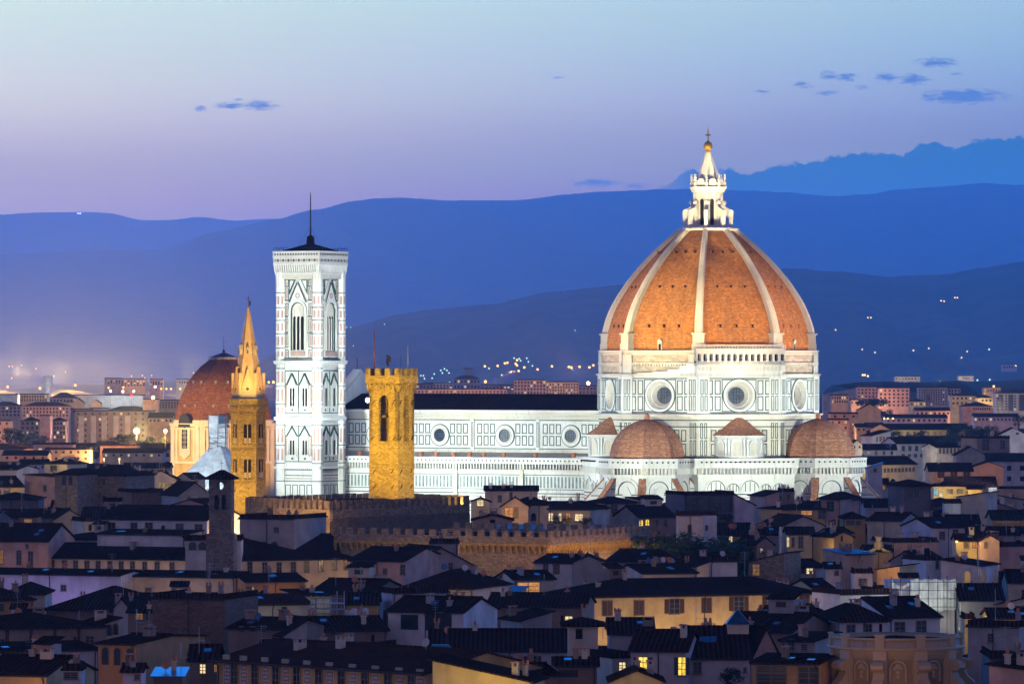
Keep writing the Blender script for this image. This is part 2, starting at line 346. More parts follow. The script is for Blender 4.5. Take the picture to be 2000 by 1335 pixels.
for k, c in dict(leaf=(.05, .085, .03), leafdark=(.028, .05, .022), leafyel=(.16, .15, .03)).items():
    M[k] = plain(k, c, .8, .15, var=.5, sc=.6)

# ---------------------------------------------------------------- lamps
def spot(name, pos, tgt, L, color, angle, blend=.4, radius=.8, alb=.75):   # L = wished radiance of a facing wall at the target
    pos, tgt = Vector(pos), Vector(tgt); d = (tgt - pos).length
    l = bpy.data.lights.new(name, 'SPOT'); l.energy = L / alb * pi * d * d * 4 * pi * LK; l.color = color
    l.spot_size = radians(angle); l.spot_blend = blend; l.shadow_soft_size = radius
    o = bpy.data.objects.new(name, l); COL.objects.link(o); o.location = pos; o.rotation_euler = (tgt - pos).to_track_quat('-Z', 'Y').to_euler(); return o
def point(name, pos, L, d, color, radius=.4, alb=.5):                       # L = wished radiance of a wall at distance d
    l = bpy.data.lights.new(name, 'POINT'); l.energy = L / alb * pi * d * d * 4 * pi * LK; l.color = color; l.shadow_soft_size = radius
    o = bpy.data.objects.new(name, l); COL.objects.link(o); o.location = pos; return o
LK = 1.0

# ---------------------------------------------------------------- ground and hills
def sheet(name, x0, x1, y0, y1, z, m):
    b = MB(); b.face([(x0, y0, z), (x1, y0, z), (x1, y1, z), (x0, y1, z)]); o = b.build(name, m); tag(o, kind='structure'); return o
sheet('ground', -45000, 45000, -3000, 70000, 0, M['ground'])
def hills(name, label, pts, Y, dep, rough, pw=1.2, seed=1):
    rnd = random.Random(seed); n, K = 900, 14; vs, fs = [], []
    ph = [rnd.uniform(0, 6.28) for _ in range(12)]
    def yy(x):
        for (a, b), (c, d) in zip(pts, pts[1:]):
            if a <= x <= c:
                t = (x - a) / (c - a); t = t * t * (3 - 2 * t) * .6 + t * .4; return b + (d - b) * t
        return pts[-1][1]
    for i in range(n + 1):
        x = -300 + 2600 * i / n
        y = yy(x) + rough * (sum(sin(x * .02 * (1.7 ** k) + ph[k]) / (1.5 ** k) for k in range(6)) * .5)
        top = P(x, y, Y); jit = rnd.uniform(-.5, .5) * rough * Y / F
        for k in range(K + 1):
            t = k / K; Yk = Y - dep * (1 - t) + (0 if t == 1 else 260 * sin(x * .013 + ph[6] + t * 5) * (1 - t) * t * 4)
            vs.append(((x - CX) / F * Yk, Yk, max(-2, top.z * t ** pw + (jit if t == 1 else 0) + (0 if t in (0, 1) else 25 * sin(x * .05 + ph[7] + 9 * t) * t * (1 - t) * 2))))
        vs.append(((x - CX) / F * (Y + dep), Y + dep, -2))
    K2 = K + 2
    for i in range(n):
        for k in range(K + 1):
            a = i * K2 + k; fs.append((a, a + K2, a + K2 + 1, a + 1))
    me = bpy.data.meshes.new(name); me.from_pydata(vs, [], fs); me.materials.append(M['forest'])
    for p in me.polygons: p.use_smooth = True
    return tag(link(name, me), label, None, None, 'structure')
hills('far_hills', 'pale blue far ridge at the left edge of the skyline', [(-400, 428), (-20, 420), (80, 414), (160, 414), (210, 416), (285, 431), (330, 430), (390, 423), (460, 430), (540, 428), (700, 470), (2400, 640)], 38000, 5000, 1.1, seed=2)
hills('mountain_ridge', 'long dark blue wooded mountain ridge across the whole view', [(-400, 505), (0, 497), (190, 488), (310, 486), (430, 452), (540, 427), (620, 408), (690, 392), (740, 387), (900, 391), (1010, 391), (1100, 381), (1200, 373), (1280, 369), (1400, 371), (1500, 374), (1640, 382), (1690, 381), (1760, 370), (1850, 363), (1930, 357), (2000, 362), (2400, 375)], 29000, 9000, 1.5, seed=3)
hills('near_hill', 'nearer violet blue hill rising to the right behind the dome', [(-400, 790), (420, 740), (600, 668), (690, 638), (780, 614), (850, 604), (960, 592), (1080, 570), (1200, 557), (1400, 535), (1540, 523), (1640, 530), (1740, 541), (1830, 536), (1920, 522), (2000, 511), (2400, 480)], 14000, 4500, 1.6, 1.35, seed=4)
hills('low_wooded_rise', 'low dark wooded rise beyond the rooftops at the right', [(-400, 800), (1560, 760), (1640, 735), (1700, 706), (1760, 690), (1820, 681), (1880, 697), (1930, 700), (2000, 690), (2400, 700)], 11000, 1400, 1.8, 1.0, seed=5)
hills('dark_woods', 'belt of dark woods at the foot of the right hill', [(-400, 900), (1590, 790), (1625, 752), (1680, 746), (1745, 745), (1800, 747), (1870, 742), (1920, 744), (2000, 741), (2400, 740)], 4650, 250, 1.3, 1.0, seed=8)

# ---------------------------------------------------------------- cathedral (angles are measured from the direction of the camera, clockwise to the right)
CD = Vector((51.7, 1350, 0))
cath = empty('cathedral', CD, 0, 'white marble cathedral with a huge red tiled octagonal dome and lantern', 'cathedral')
def D(deg, r, z=0.0): t = radians(deg); return Vector((r * sin(t), -r * cos(t), z))
VA = [-7.3 + 45 * k for k in range(8)]         # corner angles of the octagon
FA = [15.2, 60.2, 105.2, 150.2, -164.8, -119.8, -74.8, -29.8]
def octo(R): return [D(a, R).to_2d() for a in VA]
WH = [M['marble'], M['green'], M['pink'], M['oculus'], M['black'], M['marble_old'], M['rough'], M['glassdark'], M['sage']]
def part(mb, name, mats=None, parent=cath): return mb.build(name, mats or WH, parent)
def panels(mb, pl, u0, u1, z0, z1, n, rows=2, gap=.45, t=.32, d=.05):
    w = (u1 - u0) / n; hgt = (z1 - z0) / rows
    for i in range(n):
        for j in range(rows):
            mb.frame(pl, u0 + i * w + gap / 2, u0 + (i + 1) * w - gap / 2, z0 + j * hgt + gap / 2, z0 + (j + 1) * hgt - gap / 2, t, d, 1)
# lower octagon
ap = cos(radians(22.5))
R0 = 29.0; hs = R0 * sin(radians(22.5))
mb = MB(); mb.prism(octo(R0), 0, 41.4, 5)
for a in (-74.8, -29.8, 15.2, 60.2):
    pl = Plane(D(a, R0 * ap), D(a, 1))
    for s in (-1, 1):
        panels(mb, pl, s * hs - (2.6 if s > 0 else -.4), s * hs + (-.4 if s > 0 else 2.6), 31.4, 40.2, 2, 2, .35, .22)
        u = s * (hs - 5.2); panels(mb, pl, u - 2, u + 2, 31.4, 38.5, 2, 2, .5, .26)
    for z in (30.9, 38.9, 40.6): mb.pbox(pl, -hs, hs, z, z + .28, 0, .07, 1)
part(mb, 'lower_octagon')
# drum with its round windows
mb = MB()
for a in FA:
    pl = Plane(D(a, R0 * ap), D(a, 1)); vis = a in (-74.8, -29.8, 15.2, 60.2)
    if not vis: mb.face([pl(-hs, 42.3), pl(hs, 42.3), pl(hs, 52), pl(-hs, 52)]); continue
    mb.holewall(pl, -hs, hs, 42.3, 52.0, 0, 47.1, 3.75)
    for s in (-1, 1):
        mb.pbox(pl, s * (hs - 1.5) - 1.5, s * (hs - 1.5) + 1.5, 42.3, 52, 0, .35, 0)
        pq = Plane(pl(0, 0, .35), pl.n); panels(mb, pq, s * (hs - 1.5) - 1.1, s * (hs - 1.5) + 1.1, 43.0, 51.4, 2, 2, .3, .2)
        for k in range(2):
            u = s * (4.9 + 2.1 * k + .9); panels(mb, pl, u - 1.0, u + 1.0, 43.0, 51.3, 1, 2, .4, .26)
    for z in (42.6, 51.4): mb.pbox(pl, -hs + 3, hs - 3, z, z + .25, 0, .06, 1)
    mb.frame(pl, -4.7, 4.7, 42.95, 51.3, .22, .06, 1)
part(mb, 'drum')
for a in (-74.8, -29.8, 15.2, 60.2):
    pl = Plane(D(a, R0 * ap), D(a, 1)); mb = MB()
    mb.ring(pl, 0, 47.1, 3.7, 4.25, -.1, .3, 0, n=32); mb.ring(pl, 0, 47.1, 4.25, 4.5, -.1, .12, 1, n=32)
    mb.funnel(pl, 0, 47.1, 3.72, .1, 2.15, -2.4, 5, 32); mb.ring(pl, 0, 47.1, 2.9, 3.1, -1.2, -.95, 0, n=32)
    o = part(mb, 'round_window'); g = MB(); g.disc(pl, 0, 47.1, 2.2, -2.3, 3)
    for k in (-1, 0, 1): g.pbox(pl, k * .8 - .05, k * .8 + .05, 45, 49.2, -2.3, -2.25, 4); g.pbox(pl, -2.1, 2.1, 47.1 + k * .8 - .05, 47.1 + k * .8 + .05, -2.3, -2.26, 4)
    part(g, 'glass', None, o)
def cornice(z0, z1, R, out, n=3, mi=0, name='cornice'):
    mb = MB()
    for k in range(n): mb.prism(octo(R + out * (k + 1) / n), z0 + (z1 - z0) * k / n, z0 + (z1 - z0) * (k + 1) / n, mi)
    return part(mb, name)
cornice(41.4, 42.3, R0, 1.3, 3, 5)
cornice(52.0, 52.7, R0, .8, 2, 5)
# rough unfinished band below the dome
mb = MB(); mb.prism(octo(28.6), 52.7, 58.4, 6)
for a in (-74.8, -29.8, 60.2):
    pl = Plane(D(a, 28.6 * ap), D(a, 1)); h2 = 28.6 * sin(radians(22.5))
    mb.pbox(pl, -h2, h2, 55.3, 55.6, 0, .7, 5)
    for k in range(26): u = -h2 + .5 + k * (2 * h2 - 1) / 25; mb.pbox(pl, u - .22, u + .22, 54.7, 55.3, 0, .6, 5)
    mb.pbox(pl, -h2, h2, 57.7, 58.1, 0, .5, 5)
    for s in (-1, 1): mb.pbox(pl, s * (h2 - 1.3) - 1.3, s * (h2 - 1.3) + 1.3, 52.7, 58.3, 0, .5, 5)
part(mb, 'unfinished_band')
mb = MB(); pl = Plane(D(-29.8, 28.6 * ap), D(-29.8, 1)); h2 = 28.6 * sin(radians(22.5))
for k, (u, z) in enumerate([(-6.5, 53.0), (-2, 53.3), (2.5, 53.9), (6.0, 54.8), (8, 55.4)]): mb.pbox(pl, u, h2 + .3, 52.7 if k == 0 else [53.0, 53.3, 53.9, 54.8][k - 1], z, 0, .9, 0)
part(mb, 'marble_patch')
cornice(58.2, 58.8, 28.6, .7, 2, 5)
# arcaded gallery on the finished side
pl = Plane(D(15.2, 28.6 * ap), D(15.2, 1)); mb = MB()
mb.pbox(pl, -h2 - .6, h2 + .6, 52.7, 54.9, 0, 1.0, 0); mb.pbox(pl, -h2 - 1.2, h2 + 1.2, 54.9, 55.3, 0, 2.3, 5)
for k in range(22): u = -h2 + k * 2 * h2 / 21; mb.pbox(pl, u - .3, u + .3, 53.5, 54.5, 1, 1.12, 5)
G = Plane(pl(0, 0, 1.9), pl.n); L = h2 + 1.1
mb.pbox(G, -L, L, 58.1, 59.0, -1.9, .1, 0); mb.pbox(G, -L - .2, L + .2, 59.0, 59.25, -1.9, .4, 0); mb.pbox(G, -L, L, 55.3, 56.0, -.3, .0, 0); mb.pbox(G, -L, L, 55.6, 55.75, -.3, .06, 1)
nA = 15; wA = 2 * L / nA
for k in range(nA + 1): u = -L + k * wA; mb.pbox(G, max(-L, u - .33), min(L, u + .33), 56.0, 58.1, -1.7, 0, 0)
for k in range(nA): u = -L + (k + .5) * wA; mb.archring(G, u, 57.4, 57.4, wA / 2 - .33, .25, -.6, .04, 0, 8)
mb.pbox(G, -L, L, 57.95, 58.1, -1.7, 0, 0)
for k in range(60): u = -L + k * 2 * L / 59; mb.pbox(G, u - .07, u + .07, 59.25, 60.0, -.1, .1, 0)
mb.pbox(G, -L - .2, L + .2, 60.0, 60.2, -.2, .25, 0); mb.pbox(G, -L, L, 55.4, 58.0, -1.85, -1.8, 4)
part(mb, 'gallery')
# dome shell
PROF = [(28.0, 58.6), (27.9, 61.5), (27.3, 64.8), (26.0, 68.6), (24.5, 71.6), (23.1, 73.9), (21.2, 76.7), (19.0, 79.4), (16.2, 82.6), (13.1, 85.6), (10.0, 88.4), (7.2, 90.7)]
def pr(t):
    t *= len(PROF) - 1; i = min(int(t), len(PROF) - 2); f = t - i
    p = [PROF[max(0, min(len(PROF) - 1, i + k))] for k in (-1, 0, 1, 2)]
    c = lambda a, b, cc, d: .5 * (2 * b + (cc - a) * f + (2 * a - 5 * b + 4 * cc - d) * f * f + (3 * b - a - 3 * cc + d) * f ** 3)
    return c(*[q[0] for q in p]), c(*[q[1] for q in p])
NP = 26; PP = [pr(k / NP) for k in range(NP + 1)]
mb = MB()
for k8 in range(8):
    a, b = VA[k8], VA[(k8 + 1) % 8]; Lz = 0
    for (r0, z0), (r1, z1) in zip(PP, PP[1:]):
        dl = sqrt((r1 - r0) ** 2 + (z1 - z0) ** 2); w0, w1 = r0 * .3827, r1 * .3827; q = k8 * 77.3
        mb.face([D(a, r0 - .7, z0), D(b, r0 - .7, z0), D(b, r1 - .7, z1), D(a, r1 - .7, z1)], 0, [(q - w0, Lz), (q + w0, Lz), (q + w1, Lz + dl), (q - w1, Lz + dl)]); Lz += dl
part(mb, 'dome_shell', M['dometile'])
for k8, a in enumerate(VA):
    mb = MB(); t = D(a + 90, 1)
    def sec(i):
        r, z = PP[i]; r0, z0 = PP[max(0, i - 1)]; r1, z1 = PP[min(NP, i + 1)]
        tn = Vector((r1 - r0, z1 - z0)).normalized(); nx, nz = tn.y, -tn.x; w = 1.15 - .5 * i / NP
        return [D(a, r + o * nx, z + o * nz) + t * s * wf * w for s, o, wf in ((-1, -1.6, 1), (-1, .15, 1), (-.6, .5, 1), (.6, .5, 1), (1, .15, 1), (1, -1.6, 1))]
    for i in range(2, NP):
        A, B = sec(i), sec(i + 1)
        for j in range(5): mb.face([A[j], A[j + 1], B[j + 1], B[j]], 0)
    pl = Plane(D(a, 27.0), D(a, 1)); mb.pbox(pl, -1.7, 1.7, 58.6, 60.6, -1, 1.5, 0); mb.pbox(pl, -1.5, 1.5, 60.6, 62.9, -1, 1.3, 0); mb.pbox(pl, -1.8, 1.8, 62.9, 63.3, -1, 1.7, 0)
    part(mb, 'rib', M['rib'])
vent = MB(); vp = Plane((0, 0, 0), (0, -1, 0)); vent.pbox(vp, -.3, .3, -.35, .4, -.5, .08, 1); vent.pbox(vp, -.55, .55, -.55, -.35, -.5, .35, 0); vent.pbox(vp, -.5, -.3, -.35, .5, -.5, .25, 0)
vme = vent.mesh('vent', [M['dometile'], M['black']])
for a in (-74.8, -29.8, 15.2, 60.2):
    for tt, off in ((.19, .42), (.50, .44), (.78, .5)):
        r, z = pr(tt); r2, z2 = pr(tt + .02)
        for k in (-1, 0, 1):
            p = D(a, (r - .7) * ap, z) + D(a + 90, 1) * k * r * .3827 * off
            link('vent_opening', vme, cath, p, radians(a))
dormer = MB(); dormer.pbox(vp, -.6, .6, 0, 2.2, -1.5, .2, 0); dormer.pbox(vp, -.35, .35, 0, 1.6, .2, .25, 1); dormer.slab(vp, [(-.8, 2.2), (.8, 2.2), (0, 2.9)], -1.5, .35, 0)
dme = dormer.mesh('dormer', [M['marble_old'], M['black']])
for a, u in ((-29.8, -.8), (60.2, 0)): link('access_dormer', dme, cath, D(a, 28.2 * ap - .7, 58.9) + D(a + 90, u), radians(a))
# lantern
lan = MB(); lan.prism(octo(7.9), 90.3, 90.9, 0, octo(8.2)); lan.prism(octo(6.9), 90.9, 91.5, 0)
lan.prism(octo(3.6), 91.5, 101.0, 0)
for a in FA:
    pl = Plane(D(a, 3.6 * ap), D(a, 1)); lan.arch(pl, 0, 91.8, 98.2, .55, 0, .03, 4); lan.archring(pl, 0, 91.8, 98.2, .55, .2, 0, .15, 0, 6)
for a in VA:
    pl = Plane(D(a, 3.7), D(a, 1)); lan.pbox(pl, -.35, .35, 91.5, 100.3, -.4, .25, 0)
lan.prism(octo(3.9), 99.9, 100.5, 0); lan.prism(octo(4.3), 100.5, 101.1, 0, octo(4.5)); lan.prism(octo(4.5), 101.1, 101.9, 0, octo(5.0)); lan.prism(octo(4.2), 101.9, 102.6, 1)
lano = part(lan, 'lantern', [M['marble'], M['roof2'], M['pink'], M['pink'], M['black']])
for a in VA:
    b = MB(); t = D(a + 90, 1)
    o2 = [(3.5, 91.5), (3.5, 98.2), (4.2, 97.2), (5.0, 96.4), (6.7, 95.7), (6.7, 95.2), (6.5, 91.5), (5.6, 91.5), (5.6, 94.0), (5.0, 94.9), (4.4, 94.0), (4.4, 91.5)]
    A = [D(a, r, z) - t * .45 for r, z in o2]; B = [p + t * .9 for p in A]
    for i in range(len(A)): j = (i + 1) % len(A); b.face([A[i], A[j], B[j], B[i]])
    for q in ([0, 1, 2, 10, 11], [2, 3, 9, 10], [3, 4, 5, 8, 9], [5, 6, 7, 8]): b.face([A[i] for i in q]); b.face([B[i] for i in q])
    b.ball(D(a, 4.3, 97.8), .62, 0, 8)
    part(b, 'volute_buttress', M['marble'], lano)
for k, a in enumerate(VA):
    b = MB(); c = D(a, 4.35)
    for z, r in ((102.9, .5), (103.7, .42), (104.4, .38), (105.0, .3)): b.ball((c.x, c.y, z), r, 0, 8)
    b.box(c.x - .35, c.x + .35, c.y - .35, c.y + .35, 101.9, 102.7, 0)
    part(b, 'pinnacle', M['marble'], lano)
    pl = Plane(D(FA[k], 4.0), D(FA[k], 1)); b = MB(); b.ring(pl, 0, 103.0, .0, 1.05, -.4, .12, 0, 0, pi, 8); b.pbox(pl, -1.1, 1.1, 102.1, 103.0, -.4, .0, 0); part(b, 'shell_niche', M['marble'], lano)
b = MB(); b.lathe([(3.5, 102.4), (2.55, 105.5), (1.6, 108.4), (.75, 111.0), (0, 111.0)], 8, (0, 0), 0, radians(-7.3), False); part(b, 'cone', M['marble'], lano)
b = MB(); b.lathe([(.75, 110.9), (.8, 111.3), (.45, 111.5), (.4, 111.8)], 12); b.ball((0, 0, 112.7), 1.22, 0, 20); b.lathe([(.35, 113.8), (.15, 114.4)], 8)
bo = part(b, 'gilded_ball', M['gold'], lano)
b = MB(); b.box(-.14, .14, -.12, .12, 114.2, 117.0); b.box(-.75, .75, -.12, .12, 115.4, 115.75); b.bar((0, 0, 117), (0, 0, 118), .05); part(b, 'cross', M['gold'], lano)
# apses
def ng(c, R, z, n=8, ph=0): return [(c.x + R * sin(radians(ph + 360 * k / n)), c.y - R * cos(radians(ph + 360 * k / n))) for k in range(n)]
def eaves(mb, pts, z0=26.4, z1=31.0):
    n = len(pts); c = sum((Vector(p) for p in pts), Vector((0, 0))) / n
    g = lambda o: [tuple(Vector(p) + (Vector(p) - c).normalized() * o) for p in pts]
    mb.prism(g(.25), z0, z0 + .5, 0); mb.prism(g(1.25), z0 + 2.1, z0 + 2.6, 0); mb.prism(g(1.15), z0 + 2.6, z1 - .35, 0); mb.prism(g(1.4), z1 - .35, z1, 0)
    P2 = [Vector(p) for p in pts]
    for i in range(n):
        a, b = P2[i], P2[(i + 1) % n]; e = b - a; nn = Vector((e.y, -e.x, 0)).normalized(); mid = (a + b) / 2
        if nn.dot(Vector((*(mid - c), 0))) < 0: nn = -nn
        if nn.y > .5: continue
        pl = Plane((mid.x, mid.y, 0), nn); L = e.length / 2; m = max(2, int(e.length / .95))
        for k in range(m + 1):
            u = -L + k * 2 * L / m
            if k in (0, m) and m > 3: continue
            mb.pbox(pl, u - .17, u + .17, z0 + .5, z0 + 2.1, 0, .95, 0)
        mb.pbox(pl, -L, L, z0 + .6, z0 + 2.0, -.05, .06, 5)
        m2 = max(2, int(e.length / 1.25))
        for k in range(m2): u = -L + (k + .5) * 2 * L / m2; mb.pbox(pl, u - .22, u + .22, z1 - 1.15, z1 - .75, .9, 1.2, 4)
def bands(mb, pl, L, zs, t=.3, d=.05):
    for z, m in zs: mb.pbox(pl, -L, L, z, z + t, 0, d, m)
BZ = [(21.6, 1), (20.7, 2), (20.0, 1), (18.7, 1), (17.9, 2), (17.2, 1), (15.4, 1)]
def gothic(mb, pl, u, z0, zs, w):
    mb.archring(pl, u, z0, zs, w + .45, .4, 0, .35, 0, 8, 1.3); mb.arch(pl, u, z0, zs, w + .45, 0, .05, 0, 8, 1.3); mb.arch(pl, u, z0, zs, w, .05, .09, 7, 8, 1.5)
    mb.pbox(pl, u - .09, u + .09, z0, zs + w, .09, .2, 0); mb.slab(pl, [(u - w - .8, zs + .7), (u + w + .8, zs + .7), (u, zs + w + 2.6)], 0, .2, 0); mb.disc(pl, u, zs + w * .8, w * .35, .1, 0, 8)
for a, d in ((-29.8, 34.0), (60.2, 32.4)):
    c = D(a, d); mb = MB(); pts = ng(c, 11.4, 0, 8, a + 22.5)
    mb.prism(pts, 0, 26.5, 0); eaves(mb, pts)
    for k in (-2, -1, 0, 1, 2):
        fa = a + 45 * k; pl = Plane(c + D(fa, 11.4 * ap), D(fa, 1)); L = 11.4 * .3827
        mb.archring(pl, 0, 21.9, 22.6, 2.7, .75, 0, .3, 0, 10); mb.archring(pl, 0, 21.9, 22.6, 2.45, .25, 0, .1, 1, 10)
        bands(mb, pl, L, BZ); gothic(mb, pl, 0, 14.5, 20.4, .85)
        panels(mb, pl, -L + .2, L - .2, 10.5, 15.2, 6, 1, .4, .2)
        for s in (-1, 1): mb.frame(pl, s * (L - .55) - .45, s * (L - .55) + .45, 22.2, 26.0, .16, .05, 1)
    part(mb, 'apse')
    for k in (-2.5, -1.5, -.5, .5, 1.5, 2.5):
        va = a + 45 * k; n2 = D(va, 1); t2 = D(va + 90, 1); b = MB(); f = lambda r, z, s: c + D(va, r) + t2 * s + Z * z
        for s0, s1, zz, mi in ((-.8, .8, 0, 0), (-.95, .95, .0, 1)):
            if mi == 0: b.hexa([f(11, 0, s0), f(17.8, 0, s0), f(17.8, 0, s1), f(11, 0, s1)], [f(11, 25.6, s0), f(17.8, 18.0, s0), f(17.8, 18.0, s1), f(11, 25.6, s1)], 0)
            else: b.hexa([f(11, 25.65, s0), f(18.0, 17.8, s0), f(18.0, 17.8, s1), f(11, 25.65, s1)], [f(11, 26.1, s0), f(18.0, 18.25, s0), f(18.0, 18.25, s1), f(11, 26.1, s1)], 1)
        b.hexa([f(17.8, 0, -1.1), f(20, 0, -1.1), f(20, 0, 1.1), f(17.8, 0, 1.1)], [f(17.8, 18.6, -1.1), f(20, 17.6, -1.1), f(20, 17.6, 1.1), f(17.8, 18.6, 1.1)], 0)
        for q in (1, -1):
            pl = Plane(c + t2 * q * .8, t2 * q); uu = pl.u.dot(n2)
            for z in (17.4, 19.3, 21.2, 23.1):
                r1 = 11 + (25.6 - z - .6) / 7.6 * 6.8; us = sorted((uu * 11.2, uu * r1)); b.pbox(pl, us[0], us[1], z, z + .25, 0, .04, 2)
        part(b, 'sloping_buttress', [M['marble'], M['apsetile'], M['green']])
    mb = MB(); prof = [(9.7, 31.0), (9.65, 32.2), (9.2, 34.2), (8.2, 36.3), (6.8, 38.0), (5.0, 39.4), (2.9, 40.4), (.8, 41.0), (0, 41.1)]
    mb.lathe(prof, 8, (c.x, c.y), 0, radians(a + 22.5), False); ho = part(mb, 'half_dome', M['apsetile'])
    b = MB(); b.lathe([(.9, 40.9), (.6, 41.4), (.75, 41.9), (.3, 42.5), (0, 42.6)], 10, (c.x, c.y)); part(b, 'finial', M['terracotta'], ho)
# exedrae between the apses and the walls that carry them
for a, w2, dd in ((15.2, 13.0, 33.0), (-74.8, 11.0, 33.0)):
    mb = MB(); t = D(a + 90, 1)
    pts = [(D(a, 22) - t * w2).to_2d(), (D(a, dd) - t * w2).to_2d(), (D(a, dd) + t * w2).to_2d(), (D(a, 22) + t * w2).to_2d()]
    mb.prism(pts, 0, 26.5, 0); eaves(mb, pts)
    pl = Plane(D(a, dd), D(a, 1)); bands(mb, pl, w2, BZ)
    for u, r in ((-8.2, 2.5), (-3.6, 1.7), (1.0, 2.5), (5.2, 1.5), (8.8, 1.7)):
        if abs(u) > w2 - 2: continue
        mb.archring(pl, u, 22.4, 22.9, r, .5, 0, .3, 0, 10); mb.archring(pl, u, 22.4, 22.9, r - .2, .2, 0, .08, 1, 10)
        for k in (-1, 0, 1): mb.pbox(pl, u + k * r * .5 - .1, u + k * r * .5 + .1, 22.4, 23.0 + r * (.8 if k == 0 else .65), 0, .05, 1)
    panels(mb, pl, -w2 + .3, w2 - .3, 10.5, 15.2, 12, 1, .5, .22)
    part(mb, 'chapel_wall')
    c = D(a, 26.0); mb = MB(); R = 6.3; n = 20
    mb.lathe([(R, 31.0), (R, 36.4)], n, (c.x, c.y), 0, 0, False); mb.lathe([(R, 31.6), (R + .3, 31.6), (R + .3, 31.0)], n, (c.x, c.y), 0, 0, False); mb.lathe([(R, 36.0), (R + .7, 36.5), (R + .7, 36.8), (0, 36.9)], n, (c.x, c.y), 0, 0, False)
    for k in (-1.5, -.5, .5, 1.5):
        fa = a + k * 42; pl = Plane(c + D(fa, R + .02), D(fa, 1)); mb.arch(pl, 0, 31.7, 34.2, 1.15, -.1, .04, 5); mb.archring(pl, 0, 31.7, 34.2, 1.15, .35, -.2, .3, 0)
    for k in (-2, -1, 0, 1, 2):
        fa = a + k * 42; pl = Plane(c + D(fa, R), D(fa, 1))
        for s in (-.45, .45): mb.pbox(pl, s - .25, s + .25, 31.6, 36.0, -.1, .4, 0)
    part(mb, 'exedra')
    mb = MB(); mb.lathe([(R + 1.0, 36.8), (4.6, 38.6), (2.4, 40.5), (.8, 41.6), (0, 41.9)], n, (c.x, c.y), 0, 0, False); part(mb, 'exedra_roof', M['apsetile'])
# nave, running away to the left
NW = D(-119.8, 1); NS = D(-29.8, 1)
def np_(t, s): return (NW * t + NS * s).to_2d()
mb = MB(); H1 = 10.6; mb.prism([np_(22, H1), np_(107, H1), np_(107, -H1), np_(22, -H1)], 0, 42.2, 0)
pl = Plane(NS * H1, NS)                        # u grows to the right, so u = -t
OC = [35.4 + 20.2 * k for k in range(4)]
for z, m_ in ((40.6, 5), (40.2, 1), (32.6, 1)): mb.pbox(pl, -106, -24, z, z + (.9 if m_ == 5 else .25), 0, .08 if m_ == 1 else .35, m_)
mb.pbox(pl, -107, -24, 41.7, 42.3, 0, 1.2, 5); mb.pbox(pl, -107, -24, 42.3, 43.0, -1, 1.5, 0); mb.pbox(pl, -107, -24, 31.5, 32.3, 0, .5, 5)
for t in OC:
    for s in (-1, 1): panels(mb, pl, -t + s * 5.9 - 3.0, -t + s * 5.9 + 3.0, 33.3, 39.6, 3, 2, .5, .26)
    mb.pbox(pl, -t - 10.6, -t - 9.5, 32.3, 41, 0, .35, 0); mb.frame(Plane(pl(0, 0, .35), NS), -t - 10.35, -t - 9.75, 33.2, 39.8, .16, .05, 1)
part(mb, 'clerestory')
for t in OC:
    b = MB(); b.ring(pl, -t, 36.2, 1.75, 2.75, -.1, .3, 0, n=28); b.ring(pl, -t, 36.2, 2.75, 3.0, 0, .14, 1, n=28); b.ring(pl, -t, 36.2, 1.75, 2.1, .1, .45, 5, n=28)
    o = part(b, 'round_window'); g = MB(); g.disc(pl, -t, 36.2, 1.8, .06, 3)
    for k in (-1, 0, 1): g.pbox(pl, -t + k * .7 - .04, -t + k * .7 + .04, 34.7, 37.7, .06, .1, 4); g.pbox(pl, -t - 1.6, -t + 1.6, 36.2 + k * .7 - .04, 36.2 + k * .7 + .04, .06, .1, 4)
    part(g, 'glass', None, o)
mb = MB(); f = lambda t, s, z: Vector((*np_(t, s), z))
for s in (1, -1): mb.hexa([f(22, s * (H1 + 1.4), 42.9), f(107, s * (H1 + 1.4), 42.9), f(107, 0, 47.0), f(22, 0, 47.0)], [f(22, s * (H1 + 1.4), 43.2), f(107, s * (H1 + 1.4), 43.2), f(107, 0, 47.3), f(22, 0, 47.3)])
part(mb, 'nave_roof', M['navetile'])
mb = MB(); H2 = 21.0; mb.prism([np_(24, H2), np_(107, H2), np_(107, -H2), np_(24, -H2)], 0, 29.2, 0); pl = Plane(NS * H2, NS)
mb.pbox(pl, -107, -24, 29.2, 30.2, -.5, 1.0, 0); mb.pbox(pl, -107, -24, 30.2, 30.6, -.5, 1.25, 0); mb.pbox(pl, -107, -24, 26.6, 27.0, 0, .35, 0); mb.pbox(pl, -107, -24, 28.9, 29.3, 0, 1.3, 0)
for k in range(92): u = -106.5 + k * .9; mb.pbox(pl, u - .17, u + .17, 27.4, 28.9, 0, .9, 0)
mb.pbox(pl, -107, -24, 27.1, 28.8, 0, .05, 5)
for k in range(66): u = -106 + k * 1.25; mb.pbox(pl, u - .2, u + .2, 29.55, 29.95, 1.0, 1.03, 4)
for j in range(4):
    u0 = -105 + j * 20.2
    for k in range(17): mb.pbox(pl, u0 + 1 + k * 1.08, u0 + 1.55 + k * 1.08, 22.6, 25.6, 0, .05, 8)
    mb.frame(pl, u0 + .5, u0 + 19.4, 22.1, 26.1, .18, .06, 1)
    mb.pbox(pl, u0 + 19.5, u0 + 20.7, 0, 29, 0, .5, 5 if j in (1, 2) else 0)
    panels(mb, pl, u0 + .8, u0 + 19.2, 11.5, 15.8, 10, 1, .5, .22)
    gothic(mb, pl, u0 + 10, 10, 15.2, .8)
for z, m_ in ((21.0, 1), (20.2, 2), (19.0, 1), (18.2, 1), (17.2, 2), (16.3, 1)): mb.pbox(pl, -106, -24, z, z + .25, 0, .05, m_)
part(mb, 'aisle_wall')
